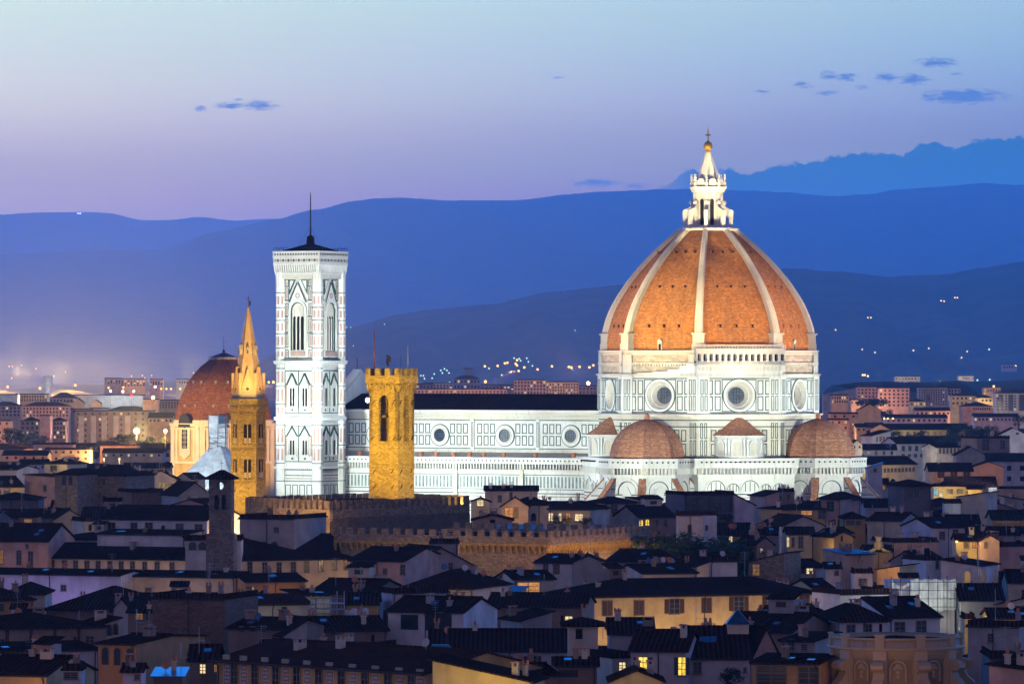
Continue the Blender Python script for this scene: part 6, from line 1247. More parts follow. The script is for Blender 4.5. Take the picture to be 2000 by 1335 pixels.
# ---------------------------------------------------------------- distant town
def grid(nx, ny, xa, xb, ya, yb, w, h, lit=.08, seed=0, kd='k', lk='w'):
    r = random.Random(seed); return [(xa + (xb - xa) * i / max(1, nx - 1), ya + (yb - ya) * j / max(1, ny - 1), w, h, lk if r.random() < lit else kd) for i in range(nx) for j in range(ny)]
AP = dict(oh=.3, nch=0, nan=0, cat='apartment block', name='apartment_block')
def ap(label, ref, x0, x1, yt, yb, Y, wall, nx, ny, roof='f', yr=None, lit=.14, yt1=None, w=None, rm='roof3', dep=16, kd='k', **k):
    q = dict(AP); q.update(k); mx = (x1 - x0) / max(nx, 1) * .5
    house(label, ref, x0, yt, x1, yt1 or yt, Y, dep, roof, yr, wall, rm, grid(nx, ny, x0 + mx, x1 - mx, yt + 4.5, yb - 5, w or min(4, mx), min(4.5, (yb - yt) / max(ny, 1) * .5), lit, int(x0), kd) if nx else (), yb=yb, **q)
ap('wide brown apartment block with five pale vertical strips behind the big orange lamp', 'apartment block with pale strips', 146, 300, 803, 866, 3100, 'brown', 11, 6, lit=.12)
for i, x in enumerate((158, 182, 203, 226, 249)):
    p = P(x, 820, 3090); o = bpy.data.objects['apartment_block']
ap('tall pale slab block left of the block with pale strips', 'pale slab block', 78, 98, 812, 860, 3000, 'pink', 0, 0)
ap('brown apartment block right of the pale slab block', 'brown block by the pale slab', 98, 128, 822, 858, 3020, 'brown', 5, 4, 'h', 815, lit=.1)
ap('brown apartment block with two bright lit windows left of the pale slab block', 'block with two lit windows', 40, 77, 822, 858, 3040, 'brown', 4, 4, 'h', 814, lit=.25)
ap('long pinkish apartment block with balconies in the left distance', 'long balcony block', 44, 134, 793, 816, 3400, 'peach', 14, 3, 'h', 785, lit=.06)
ap('orange lit flat apartment block near the water tower', 'orange block near the water tower', 30, 92, 770, 786, 4000, 'yellow', 12, 2, lit=.05)
ap('dark hip roofed block right of the water tower', 'dark hip block by the water tower', 97, 149, 777, 790, 3900, 'peach', 8, 1, 'h', 766)
ap('cream gabled hall in the left distance', 'cream gabled hall', 141, 163, 786, 790, 3800, 'yellow', 0, 0, 'y', 778)
ap('cream lit flat hall left of the cream gabled hall', 'cream flat hall', 126, 141, 785, 790, 3810, 'yellow', 0, 0)
ap('small yellow gabled shed in the left distance', 'small yellow shed', 178, 196, 787, 791, 3780, 'yellow', 0, 0, 'y', 781)
ap('brown stepped block above the block with pale strips', 'brown stepped block', 118, 178, 799, 806, 3450, 'brown', 8, 1, lit=.1)
ap('pinkish wide block behind the big orange lamp', 'pinkish block behind the lamp', 210, 291, 801, 822, 3300, 'peach', 9, 2, 'h', 793, lit=.06)
ap('grey brown block with a blank pink end left of the chapel dome', 'grey brown block by the dome', 310, 356, 782, 800, 3300, 'brown', 8, 3, lit=.12)
ap('blank pink end wall under the star shaped lamp', 'blank pink end wall', 279, 309, 780, 800, 3280, 'peach', 0, 0)
ap('long orange lit wall house at the foot of the chapel dome', 'orange lit wall by the dome', 290, 337, 816, 829, 2600, 'yellow', 6, 1, 'x', 806)
ap('white five window building left of the chapel dome top', 'white building by the dome top', 344, 368, 741, 752, 5200, 'white', 5, 2, cat='building', name='building')
ap('orange brown tower block with lit roof, in the left distance', 'orange brown tower block', 236, 284, 740, 757, 5000, 'peach', 8, 3, lit=.2)
ap('pink slab block left of the orange brown tower block', 'pink slab in the distance', 204, 236, 739, 752, 5300, 'pink', 6, 3)
ap('grey pink block between the tower block and the white building', 'grey pink block', 292, 318, 741, 755, 5100, 'pink', 5, 3, lit=.15)
ap('pinkish corner block at the left edge of the far town', 'pinkish corner block', -20, 40, 792, 815, 3500, 'peach', 8, 3, 'h', 784)
ap('low pinkish wall block at the left edge behind the trees', 'low pinkish block', -20, 20, 822, 866, 2900, 'peach', 3, 3)
ap('long blue lit flat hall in the left distance', 'long blue lit hall', 135, 280, 772, 780, 3950, 'grey', 0, 0, cat='hall', name='hall')
ap('pale blue flat hall at the left edge', 'pale blue hall', -20, 34, 771, 782, 3900, 'white', 0, 0, cat='hall', name='hall')
ap('grey roofed long shed behind the trees, left of the chapel drum', 'grey long shed', 200, 318, 884, 905, 1900, 'grey', 8, 1, 'x', 876, lit=.2, cat='shed', name='shed')
ap('low house with yellow doorways under the two star lamps', 'house under the star lamps', 240, 330, 914, 935, 1500, 'brown', 7, 1, 'x', 905, lit=.3, cat='house', name='house')
ap('long low orange lit house at the left, behind the yellow cube house', 'orange lit long house', 5, 92, 889, 903, 1750, 'peach', 5, 1, 'x', 880, lit=.1, cat='house', name='house')
ap('pale flat house with a blue roof edge behind the yellow cube house', 'pale flat house with blue edge', 88, 175, 878, 900, 1800, 'pink', 6, 2, 'f', lit=.06, cat='house', name='house')
ap('white little gabled house behind the yellow cube house', 'white little gable', 36, 90, 907, 930, 1480, 'white', 4, 1, 'x', 898, lit=.1, cat='house', name='house')
# middle, over the nave roof
ap('long low orange block with balconies just above the nave roof', 'long orange balcony block', 808, 990, 760, 778, 3900, 'peach', 26, 3, lit=.08)
ap('tall pinkish block above the nave roof left of the lit end block', 'tall pinkish block', 1004, 1066, 742, 778, 4200, 'peach', 10, 5, lit=.1)
ap('orange lit end block above the nave roof near the dome', 'orange lit end block', 1067, 1130, 746, 778, 4100, 'yellow', 12, 5, lit=.16)
ap('grey square tower with a wide roof in the middle distance', 'grey square tower', 905, 924, 720, 736, 5400, 'grey', 0, 0, cat='tower', name='tower')
ap('dark wide hall below the grey square tower', 'dark wide hall', 886, 938, 740, 760, 5000, 'grey', 8, 2, 'h', 733, cat='hall', name='hall')
ap('bluish grey flat block left of the dark wide hall', 'bluish flat block', 826, 884, 748, 762, 4700, 'grey', 9, 2, lit=.1)
ap('low dark block right of the battlemented tower top', 'dark block by the tower top', 812, 846, 750, 764, 4600, 'brown', 5, 2, lit=.1)
ap('brown flat block left of the tall pinkish block', 'brown flat block', 940, 1004, 752, 764, 4500, 'brown', 9, 2, lit=.12)
ap('brown low block touching the drum of the cathedral', 'brown low block by the drum', 1130, 1180, 754, 778, 4300, 'brown', 7, 3, lit=.12)
# right distance
ap('reddish apartment block with dark balcony bands right of the drum', 'reddish banded block', 1716, 1776, 758, 796, 3500, 'pink', 7, 5, lit=.08)
ap('pinkish stepped block left of the reddish banded block', 'pinkish stepped block', 1674, 1716, 756, 792, 3550, 'peach', 6, 5, lit=.1)
ap('grey blue balcony block right of the reddish banded block', 'grey blue balcony block', 1794, 1850, 757, 794, 3600, 'grey', 12, 7, lit=.08)
ap('pink narrow block right of the grey blue balcony block', 'pink narrow block', 1851, 1876, 758, 785, 3620, 'pink', 4, 4)
ap('bright cream corner house with few windows at the right', 'bright cream corner house', 1858, 1908, 773, 792, 3200, 'yellow', 6, 2, 'h', 766, lit=.15)
ap('yellow terrace house right of the bright cream corner house', 'yellow terrace house', 1908, 1938, 777, 790, 3150, 'yellow', 4, 1, 'h', 770, lit=.3)
ap('peach building with two rows of eight dark windows', 'peach building with two window rows', 1878, 1938, 793, 816, 2900, 'peach', 0, 0, 'h', 785)
ap('tall white block with three dark vertical bands at the right edge', 'tall white banded block', 1944, 2030, 768, 804, 3300, 'white', 10, 6, 'h', 760, lit=.06)
ap('lit orange block with a bright lamp above the white banded block', 'lit orange block', 1922, 1954, 757, 768, 3900, 'yellow', 6, 2, lit=.2)
ap('peach building with two rows of windows right of the drum', 'peach building right of the drum', 1624, 1657, 772, 789, 3200, 'peach', 7, 2)
ap('small peach house with five windows beside the umbrella pine', 'small peach house', 1663, 1680, 781, 789, 3150, 'peach', 5, 1)
ap('orange lit gabled church like house in the right distance', 'orange gabled house', 1677, 1720, 800, 812, 2800, 'yellow', 0, 0, 'y', 789)
ap('brown house with a lit stair tower right of the apse dome', 'lit stair tower house', 1622, 1676, 808, 850, 2300, 'peach', 3, 3, lit=.1)
ap('pinkish banded flat house just right of the apse dome', 'pinkish banded house', 1620, 1658, 820, 850, 2200, 'pink', 3, 3)
ap('low yellow building with four lit windows in the right distance', 'building with four lit windows', 1778, 1808, 784, 796, 3300, 'yellow', 5, 1, 'h', 779, lit=.7)
ap('pale gabled row house in the right distance', 'pale gabled row', 1788, 1856, 802, 812, 2850, 'peach', 8, 1, 'x', 796)
ap('white slab and gable house on the far right hillside foot', 'white slab house at the hill foot', 1748, 1797, 735, 744, 4800, 'white', 8, 2, 'f')
ap('long bright white lit building on the far right', 'long bright white building', 1872, 1902, 734, 740, 5200, 'white', 8, 1, lit=.3, cat='building', name='building')
ap('pale villa on the dark wooded rise at the right edge', 'pale villa', 1958, 1986, 712, 720, 7600, 'white', 5, 1, cat='villa', name='villa', zb=50.0)
ap('blue grey sawtooth hall right of the drum', 'sawtooth hall', 1608, 1675, 770, 790, 3650, 'grey', 0, 0, 'sr', 758, rm='bluemetal')
ap('grey long low row right of the peach window building', 'grey long row', 1902, 1990, 814, 828, 2700, 'lilac', 12, 1, 'x', 808)
ap('lilac long low row behind the greenish lit hall', 'lilac long row', 1730, 1850, 816, 828, 2500, 'lilac', 12, 1, 'x', 810, lit=.12)
ap('cream lit small house left of the greenish lit hall', 'cream small lit house', 1672, 1692, 834, 850, 2250, 'yellow', 2, 1, 'x', 828)
ap('pale narrow house between the apse dome and the white two row house', 'pale narrow house', 1664, 1684, 868, 890, 1720, 'cream', 2, 1, 'y', 860)
# pale strips of the wide brown apartment block and windows of two buildings as parts
for nm, xs, y0, y1, Yd, mt, w in (('wide brown apartment block', (158, 182, 203, 226, 249), 812, 864, 3098, 'cream', 1.5), ('tall white block with', (1954, 1974, 1996), 770, 802, 3300, 'glassdark', 1.6), ('reddish apartment block', (), 0, 0, 1, 'dark', 1)):
    o = next(q for q in bpy.data.objects if q.get('label', '').startswith(nm))
    for x in xs:
        b = MB(); p = P(x, 0, Yd) - o.location; b.box(p.x - w, p.x + w, -1.2, -.1, CAMZ - (y1 - CY) / F * Yd, CAMZ - (y0 - CY) / F * Yd); b.build('pale_strip' if mt == 'lilac' else 'dark_band', M[mt], o)
o = next(q for q in bpy.data.objects if q.get('label', '').startswith('peach building with two rows of eight'))
for j, y in enumerate((798, 808)):
    for i in range(8): x = 1902 + i * 4.4; p = P(x, y, 2900) - o.location; link('window', wmesh('k', .9, 1.2), o, (p.x, -.01, CAMZ - (y - CY) / F * 2900))

# ---------------------------------------------------------------- automatic neighbours: lower houses that fill the streets between
def auto_label(kind_words, x, y):
    for _, rx, ry, ref in sorted(((x - a) ** 2 + ((y - b) * 1.6) ** 2, a, b, r) for a, b, r in REFS)[:60]:
        dx_, dy_ = x - rx, y - ry
        rel = ('just right of' if dx_ > 0 else 'just left of') if abs(dx_) > abs(dy_) * 1.2 else ('below' if dy_ > 0 else 'behind')
        lab = f'{kind_words} {rel} the {ref}'
        if lab not in LABELS and len(lab.split()) <= 16: return lab
    raise RuntimeError('no label')
def overlap_any(pts):
    for R_ in REG:
        q = R_['c']
        if abs(sum(p.x for p in q) / 4 - pts[0].x) > 60 or abs(sum(p.y for p in q) / 4 - pts[0].y) > 60: continue
        sep = False
        for poly in (q, pts):
            for i in range(4):
                e = poly[(i + 1) % 4] - poly[i]; n = Vector((-e.y, e.x, 0)).normalized()
                a = [n.dot(p) for p in q]; b = [n.dot(p) for p in pts]
                if max(a) < min(b) + .5 or max(b) < min(a) + .5: sep = True; break
            if sep: break
        if not sep: return True
    return False
def protect(x0, x1, yb, Y): REG.append(dict(c=[Vector((0, -900, 0))] * 4, Y=Y, x0=x0, x1=x1, yt=0, yb=yb))
protect(500, 1730, 980, 1335); protect(318, 520, 948, 1420); protect(440, 530, 1000, 1005); protect(478, 918, 1032, 925); protect(660, 1085, 1100, 880); protect(1076, 1270, 1085, 885); protect(325, 545, 905, 1680); protect(1268, 1460, 1085, 900); protect(800, 1170, 780, 1500)
def blockbox(x0, x1, Y0, Y1):                  # footprint of a landmark
    REG.append(dict(c=[Vector(((x0 - CX) / F * Y0, Y0, 0)), Vector(((x1 - CX) / F * Y0, Y0, 0)), Vector(((x1 - CX) / F * Y1, Y1, 0)), Vector(((x0 - CX) / F * Y1, Y1, 0))], Y=1e6, x0=0, x1=0, yt=0, yb=0))
blockbox(470, 925, 918, 975); blockbox(640, 1280, 872, 925); blockbox(520, 1740, 1290, 1420); blockbox(330, 520, 1405, 1460); blockbox(325, 550, 1670, 1730); blockbox(445, 525, 1003, 1020); blockbox(700, 830, 950, 975); blockbox(1600, 1900, 540, 580); blockbox(1290, 1455, 885, 935); blockbox(400, 465, 870, 890); blockbox(1730, 1870, 765, 790)
rf_ = random.Random(23); NF = 0
WCH = ['grey', 'brown', 'dark', 'dark', 'brown', 'grey', 'brown', 'pink', 'dark', 'cream']
ADJ = dict(grey='grey', brown='brown', dark='dark', cream='dull cream', lilac='pale', pink='pinkish', peach='peach', yellow='yellowish', white='white')
def filler(Y, xc, wm, dep, hmax, far=False):
    global NF
    X = (xc - CX) / F * Y; x0, x1 = CX + (X - wm / 2) / Y * F, CX + (X + wm / 2) / Y * F
    pts = [Vector((X - wm / 2 - 1, Y - (3 if not far else 2), 0)), Vector((X + wm / 2 + 1, Y - (3 if not far else 2), 0)), Vector((X + wm / 2 + 1, Y + dep + 2, 0)), Vector((X - wm / 2 - 1, Y + dep + 2, 0))]
    if overlap_any(pts): return
    roof = rf_.choice(('x', 'x', 'x', 'h', 'y', 'sl') if not far else ('h', 'f', 'x', 'f')); rise = (dep / 2 if roof in 'xh' else wm / 2) * .32 if roof != 'f' else .8
    if roof == 'sl': rise = min(2.5, rise)
    lim = 0
    for R_ in REG:
        if R_['Y'] > Y + 1 and R_['Y'] < 1e5 and R_['x0'] < x1 and R_['x1'] > x0 and R_['yb'] > lim: lim = R_['yb'] if R_['Y'] < Y * 2.2 else lim
    h = min(hmax, CAMZ - (lim - CY) / F * (Y + dep / 2) - rise)
    if h < 5.5: return
    ye = CY + (CAMZ - h) / Y * F
    if ye > 1335 + 60: return
    # hidden completely behind nearer houses: leave out
    for R_ in REG:
        if R_['Y'] < Y - 1 and R_['x0'] <= x0 and R_['x1'] >= x1 and R_['yt'] < ye - 28 and R_['yb'] >= ye + 20: return
    wall = rf_.choice(WCH if not far else ['peach', 'pink', 'grey', 'brown', 'cream', 'lilac', 'yellow']); wins = []
    if not far:
        for k in range(rf_.choice((0, 1, 2, 3))): wins.append((x0 + (x1 - x0) * rf_.uniform(.12, .88), ye + 1.9 / Y * F, .9 / Y * F, 1.5 / Y * F, rf_.choice('ddddgdcw' if rf_.random() < .5 else 'dgdc')))
    else:
        n = max(2, int(wm / 4)); m = 1 if h < 12 else 2
        if Y < 4200: wins = [(x0 + (x1 - x0) * (i + .5) / n, ye + (2.2 + 3.4 * j) / Y * F, 1.3 / Y * F, 1.6 / Y * F, 'w' if rf_.random() < .12 else 'k') for i in range(n) for j in range(m)]
    words = f"{'low' if h < 13 else 'tall' if h > 19 else 'plain'} {ADJ[wall]} {'gabled' if roof == 'y' else 'hip roofed' if roof == 'h' else 'flat roofed' if roof == 'f' else 'lean-to' if roof == 'sl' else 'dark roofed'} {'house' if not far else 'block'}"
    lab = auto_label(words, (x0 + x1) / 2, ye)
    house(lab, None, x0, ye, x1, ye, Y, dep, roof, None, wall, rf_.choice(('roof', 'roof', 'roof2', 'roof3')), wins, yb=ye + 6, rise=rise, group='old roofs of the town' if not far else 'blocks of the distant town', nch=None if not far else 0, nan=None if not far else 0, cat='house' if not far else 'apartment block', name='house' if not far else 'apartment_block')
    NF += 1
for Y in range(575, 1300, 17):
    x = -60
    while x < 2060:
        wm = rf_.uniform(7, 15); step = (wm + .6) / Y * F
        filler(Y + rf_.uniform(-5, 5), x + step / 2, wm, rf_.uniform(10, 15), rf_.uniform(12, 18) + (max(0, Y - 950) / 350 * 6)); x += step
print('fillers near', NF)
for Y in [1340, 1400, 1480, 1560, 1650, 1760, 1900, 2050, 2250, 2450, 2700, 3000, 3300, 3700, 4100, 4600, 5100]:
    for za, zb2 in ((-60, 330), (690, 1165), (1600, 2060)):
        if za == 690 and Y < 3300: continue
        x = za + rf_.uniform(0, 20)
        while x < zb2:
            wm = rf_.uniform(9, 20) * (1 if Y < 2400 else 1.25); step = (wm + rf_.uniform(1, 14)) / Y * F
            if rf_.random() < (.9 if Y < 2600 else .62): filler(Y + rf_.uniform(-20, 20), x + step / 2, wm, 14, rf_.uniform(14, 28) if Y < 2600 else rf_.uniform(12, 26), True)
            x += step
print("FILL", NF)

# ---------------------------------------------------------------- trees
def crown(seed, n, rx, rz, mat_, kind):
    r = random.Random(seed); b = MB(); cl = []
    for _ in range(14 if kind == 'round' else 22):
        a, q = r.uniform(0, 2 * pi), sqrt(r.random())
        if kind == 'cypress': z = r.random(); cl.append((cos(a) * q * rx * (1 - z) ** .7, sin(a) * q * rx * (1 - z) ** .7, (z - .5) * 2 * rz, rx * .45))
        elif kind == 'pine': cl.append((cos(a) * q * rx, sin(a) * q * rx, r.uniform(-.3, .5) * rz * (1 - q * .6), rx * .3))
        else: z = r.uniform(-.8, .9); k = sqrt(1 - z * z * .8); cl.append((cos(a) * q * rx * k, sin(a) * q * rx * k, z * rz, rx * r.uniform(.28, .46)))
    for _ in range(n):
        x, y, z, s = r.choice(cl); d = Vector((r.gauss(0, 1), r.gauss(0, 1), r.gauss(0, 1))).normalized() * s * r.uniform(.5, 1.05)
        c = Vector((x, y, z)) + d; u = Vector((r.gauss(0, 1), r.gauss(0, 1), r.gauss(0, .7))).normalized(); v = u.cross(d).normalized() if d.length > .01 else Vector((1, 0, 0)); l = r.uniform(.14, .30) * max(.5, min(1.4, rx / 3))
        b.face([c - u * l, c + v * l * .6, c + u * l, c - v * l * .6])
    return b.mesh('crown', M[mat_])
CR = {('round', 0): crown(1, 1500, 3.4, 3.2, 'leaf', 'round'), ('round', 1): crown(2, 1500, 3.0, 3.8, 'leafdark', 'round'), ('round', 2): crown(3, 1500, 3.6, 2.8, 'leaf', 'round'), ('cypress', 0): crown(4, 1200, 1.7, 6, 'leafdark', 'cypress'), ('pine', 0): crown(5, 1300, 4.6, 1.8, 'leafdark', 'pine'), ('yel', 0): crown(6, 1300, 2.8, 3.8, 'leafyel', 'round')}
b = MB(); b.bar((0, 0, 0), (.1, 0, 1), .05, 0, 7, .03)
for a, q in ((.4, .5), (2.2, .6), (3.9, .55), (5.2, .65)): b.bar((0, 0, q), (.35 * cos(a), .35 * sin(a), q + .4), .022, 0, 5, .01)
TR = b.mesh('trunk', M['bark'])
def tree(label, px, ytop, Y, h, kind='round', v=0, sx=1.0, group=None):
    p = P(px, ytop, Y); z0 = max(0, p.z - h); t = empty('tree', (p.x, Y, z0), px * .7, label, 'tree', group); assert label not in LABELS or group, label; LABELS.add(label)
    H_ = p.z - z0; rz = {'round': (3.2, 3.8, 2.8)[v % 3], 'cypress': 6, 'pine': 1.8, 'yel': 3.8}[kind]; s = H_ / (rz * 2.9 if kind != 'cypress' else rz * 2.1) * (1 if kind != 'pine' else .55)
    link('trunk', TR, t, (0, 0, 0), 0, (H_, H_, H_ * (.6 if kind != 'pine' else .9))); link('crown', CR[(kind, v)], t, (0, 0, H_ - rz * s), px, (s * sx, s * sx, s))
tree('yellow lit small tree at the left edge of the far park', 45, 849, 2500, 9, 'yel')
for i, (x, y, Y, h, v, lab) in enumerate(((20, 828, 2350, 17, 1, 'big dark tree at the left edge of the far park'), (52, 836, 2500, 13, 1, 'dark tree right beside the yellow lit tree'), (84, 846, 2450, 9, 1, 'dark tree in front of the pale slab block'), (103, 868, 2100, 8, 0, 'low round tree left in the park row'), (118, 866, 2110, 9, 2, 'bright green round tree in the park row'), (136, 872, 2080, 7, 1, 'dark low tree in the middle of the park row'), (160, 866, 2060, 10, 1, 'dark rounded tree under the pale strips block'), (178, 868, 2050, 9, 1, 'dark leafy tree right of the pale strips'), (205, 862, 2120, 10, 0, 'tree left below the big orange lamp'), (228, 853, 2130, 13, 2, 'taller green tree directly beneath the big orange lamp'), (252, 848, 2150, 14, 0, 'tall tree right under the big orange lamp'), (284, 856, 2140, 12, 1, 'dark tree right of the big orange lamp'), (305, 846, 2200, 13, 1, 'tree beside the second orange lamp'), (322, 862, 2090, 10, 1, 'dark tree touching the chapel drum'))): tree(lab, x, y, Y, h, 'round', v, 1.25)
for x, y, Y, h, v, k, lab in ((1703, 776, 3000, 14, 0, 'pine', 'dark umbrella pine in the right distance'), (1812, 767, 3100, 22, 0, 'cypress', 'tall dark cypress in front of the grey blue balcony block'), (1730, 795, 2900, 12, 1, 'round', 'round dark tree right of the umbrella pine'), (1745, 842, 2000, 9, 0, 'round', 'tree before the left end of the greenish hall'), (1768, 846, 1980, 9, 1, 'round', 'dark tree left before the greenish hall'), (1795, 843, 1990, 9, 2, 'round', 'tree at the middle of the greenish hall'), (1820, 848, 1960, 9, 1, 'round', 'low dark tree right of the middle of the hall'), (1846, 850, 1960, 9, 1, 'round', 'dark tree in front of the hall, before the right lit doors'), (1872, 832, 2020, 13, 0, 'round', 'tall pale green tree before the hall, left of the pair'), (1893, 830, 2030, 13, 2, 'round', 'tall pale green tree at the right end of the hall'), (1930, 832, 2050, 12, 0, 'round', 'leafy tree right of the greenish hall'), (1858, 852, 1900, 9, 2, 'round', 'green tree low before the long pale wing'), (1715, 856, 1950, 8, 1, 'round', 'dark tree beside the modern glass roof house'), (1645, 850, 2000, 10, 1, 'round', 'dark tree behind the right apse dome'), (1990, 806, 2600, 10, 1, 'round', 'dark tree under the tall white banded block')): tree(lab, x, y, Y, h, k, v, 1.2)
for i, (x, y, v, lab) in enumerate(((1302, 1046, 0, 'green roof garden tree at the left end of the dark garden'), (1325, 1050, 1, 'dark round tree second from left in the roof garden'), (1350, 1052, 2, 'low tree before the white tower house in the roof garden'), (1375, 1044, 1, 'tall dark tree at the right corner of the white tower house'), (1400, 1052, 0, 'leafy tree in the middle right of the roof garden'), (1424, 1058, 2, 'broad low tree right in the roof garden'), (1446, 1060, 1, 'dark tree at the right end of the roof garden'))): tree(lab, x, y, 905 + 4 * (i % 3), 13, 'round', v, 1.35)
for x, y, Y, h, lab in ((1360, 994, 1062, 4, 'potted shrub at the left of the glass attic terrace'), (1390, 997, 1062, 4, 'potted shrub in the middle of the glass attic terrace'), (1418, 998, 1062, 4, 'potted shrub at the right of the glass attic terrace'), (1096, 1002, 1058, 5, 'climbing shrub between the orange garden windows'), (1143, 1006, 1056, 4, 'shrub at the right of the orange garden windows'), (1424, 1296, 568, 4, 'climbing plant on the wall of the pyramid skylight house'), (275, 941, 1240, 5, 'shrub lit by the yellow lamp beside the stone palace')): tree(lab, x, y, Y, h, 'round', 1, 1.3)

# ---------------------------------------------------------------- roof top things of the foreground
def pz(y, Y): return CAMZ - (y - CY) / F * Y
# scaffolding
o = P(640, 0, 705); sc_ = empty('scaffolding', (o.x, 705, 0), 0, 'steel tube scaffolding with boards and white cloth in the lower centre', 'scaffolding')
b = MB(); xs = [(x - 640) / F * 705 for x in (607, 618, 632, 646, 658, 672)]
for i, x in enumerate(xs):
    for y in (0, 1.2): b.bar((x, y, 12), (x, y, pz(1163 if i < 4 else 1154, 705)), .05, 0, 5)
for yy in (1168, 1178, 1188, 1198):
    for y in (0, 1.2): b.bar((xs[0], y, pz(yy, 705)), (xs[-1], y, pz(yy, 705)), .04, 0, 4)
for x0_, x1_ in zip(xs, xs[1:]): b.bar((x0_, 0, pz(1204, 705)), (x1_, 0, pz(1168, 705)), .03, 0, 4)
b.build('tube_frame', M['steel'], sc_)
b = MB()
for yy in (1178, 1190): b.box(xs[0], xs[-1], .05, 1.15, pz(yy, 705), pz(yy, 705) + .08)
b.build('board', M['steel'], sc_)
b = MB(); n = 16
for i in range(n):
    f = lambda k: Vector(((675 + (720 - 675) * k / n - 640) / F * 705, .25 * sin(k * 1.7), 0))
    z1 = lambda k: pz(1189 + 3 * sin(k * .8), 705); b.hexa([f(i) + Z * pz(1204, 705), f(i + 1) + Z * pz(1204, 705), f(i + 1) + Vector((0, .05, pz(1204, 705))), f(i) + Vector((0, .05, pz(1204, 705)))], [f(i) + Z * z1(i), f(i + 1) + Z * z1(i + 1), f(i + 1) + Vector((0, .05, z1(i + 1))), f(i) + Vector((0, .05, z1(i)))])
b.build('cloth', M['tarp'], sc_)
# sheeted scaffold on the right
o = P(1800, 0, 775); sh = empty('sheeted_scaffold', (o.x, 775, 0), 0, 'tall white sheeting hung on scaffold poles at the right', 'scaffolding'); X_ = lambda x: (x - 1800) / F * 775
b = MB(); n = 40
for i in range(n):
    x0_, x1_ = 1778 + 90 * i / n, 1778 + 90 * (i + 1) / n; q = lambda x: Vector((X_(x), .22 * sin(x * .9) + .15 * sin(x * .31), 0)); zt = lambda x: pz(1131 + 1.5 * sin(x * .35), 775); zb = lambda x: pz(1190 + (8 if 1800 < x < 1845 else 0) * sin((x - 1800) / 45 * pi), 775)
    for j in range(6):
        f = lambda x, t: q(x) + Vector((0, .18 * sin(t * 9 + x * .2), zb(x) + (zt(x) - zb(x)) * t)); b.face([f(x0_, j / 6), f(x1_, j / 6), f(x1_, (j + 1) / 6), f(x0_, (j + 1) / 6)], 0, None, True)
b.build('sheet', M['tarp'], sh)
b = MB()
for i in range(14):
    q = lambda k: (Vector((X_(1742 + 36 * k / 14), .3 * sin(k * 1.3), 0)), pz(1130 + 14 * sin(k / 14 * pi) ** .7, 775), pz(1166 + 16 * (1 - k / 14), 775) if k < 8 else pz(1150 - (k - 8) * 1.5, 775))
    (p0, t0, u0), (p1, t1, u1) = q(i), q(i + 1); b.face([p0 + Z * u0, p1 + Z * u1, p1 + Z * t1, p0 + Z * t0], 0, None, True)
b.build('torn_sheet', M['tarp'], sh)
b = MB()
for k in range(8): x = X_(1740 + 18.2 * k); b.bar((x, -.5, 6), (x, -.5, pz(1124, 775)), .05, 0, 5)
for yy in (1136, 1152, 1168, 1184): b.bar((X_(1740), -.5, pz(yy, 775)), (X_(1868), -.5, pz(yy, 775)), .04, 0, 4)
b.build('poles', M['iron'], sh)
o = P(1800, 0, 776); blockh = MB(); blockh.box(X_(1735), X_(1866), 1.5, 9, 0, pz(1135, 775)); blockh.build('covered_wall', M['lilac'], sh)
# carved crest
Yc = 952; o = P(1716, 0, Yc); cr = empty('carved_crest', (o.x, Yc, pz(1077, Yc)), 0, 'carved stone crest with a crown, brightly lit in yellow, on a dark roof', 'crest')
b = MB(); b.ball((0, 0, 1.25), .62, 0, 12, 1.5); b.ball((0, -.3, 1.3), .42, 0, 10, 1.6)
for s in (-1, 1):
    for x, z, r in ((.6, .55, .3), (.95, .35, .34), (1.35, .2, .28), (1.75, .1, .2), (2.1, .04, .14), (.75, 1.1, .2), (.62, 1.6, .2)): b.ball((s * x, 0, z), r, 0, 8)
b.build('shield', M['carved'], cr)
b = MB(); b.lathe([(.5, 2.0), (.55, 2.3), (.68, 2.75), (.6, 2.75), (0, 2.6)], 14)
for k in range(7): b.ball((.62 * sin(k * .9), -.62 * cos(k * .9), 2.86), .12, 0, 6)
b.build('crown_ornament', M['carved'], cr)
# chimneys worth naming
def bigchim(label, px, yt, yb, Y, w, m, oct_=False):
    o = P(px, 0, Y); t = empty('chimney_stack', (o.x, Y, pz(yb, Y) - 3), 0, label, 'chimney'); H_ = pz(yt, Y) - pz(yb, Y) + 3; b = MB(); r = w / F * Y / 2
    if oct_: b.lathe([(r * .75, 0), (r * .7, H_ * .72), (r * 1.15, H_ * .74), (r * 1.2, H_ * .84), (r * .8, H_ * .88), (r * .75, H_), (0, H_)], 8, (0, 0), 0, 0, False)
    else: b.box(-r, r, -r, r, 0, H_ - r * .9); b.hexa([Vector((x, y, H_ - r * .9)) for x, y in ((-r * 1.3, -r * 1.3), (r * 1.3, -r * 1.3), (r * 1.3, r * 1.3), (-r * 1.3, r * 1.3))], [Vector((x, y, H_)) for x, y in ((-.05, -r * 1.3), (.05, -r * 1.3), (.05, r * 1.3), (-.05, r * 1.3))])
    b.build('stack', M[m], t); b = MB(); b.box(-r * 1.1, r * 1.1, -r * 1.1, r * 1.1, H_ * .6, H_ * .6 + .15); b.build('collar', M[m], t)
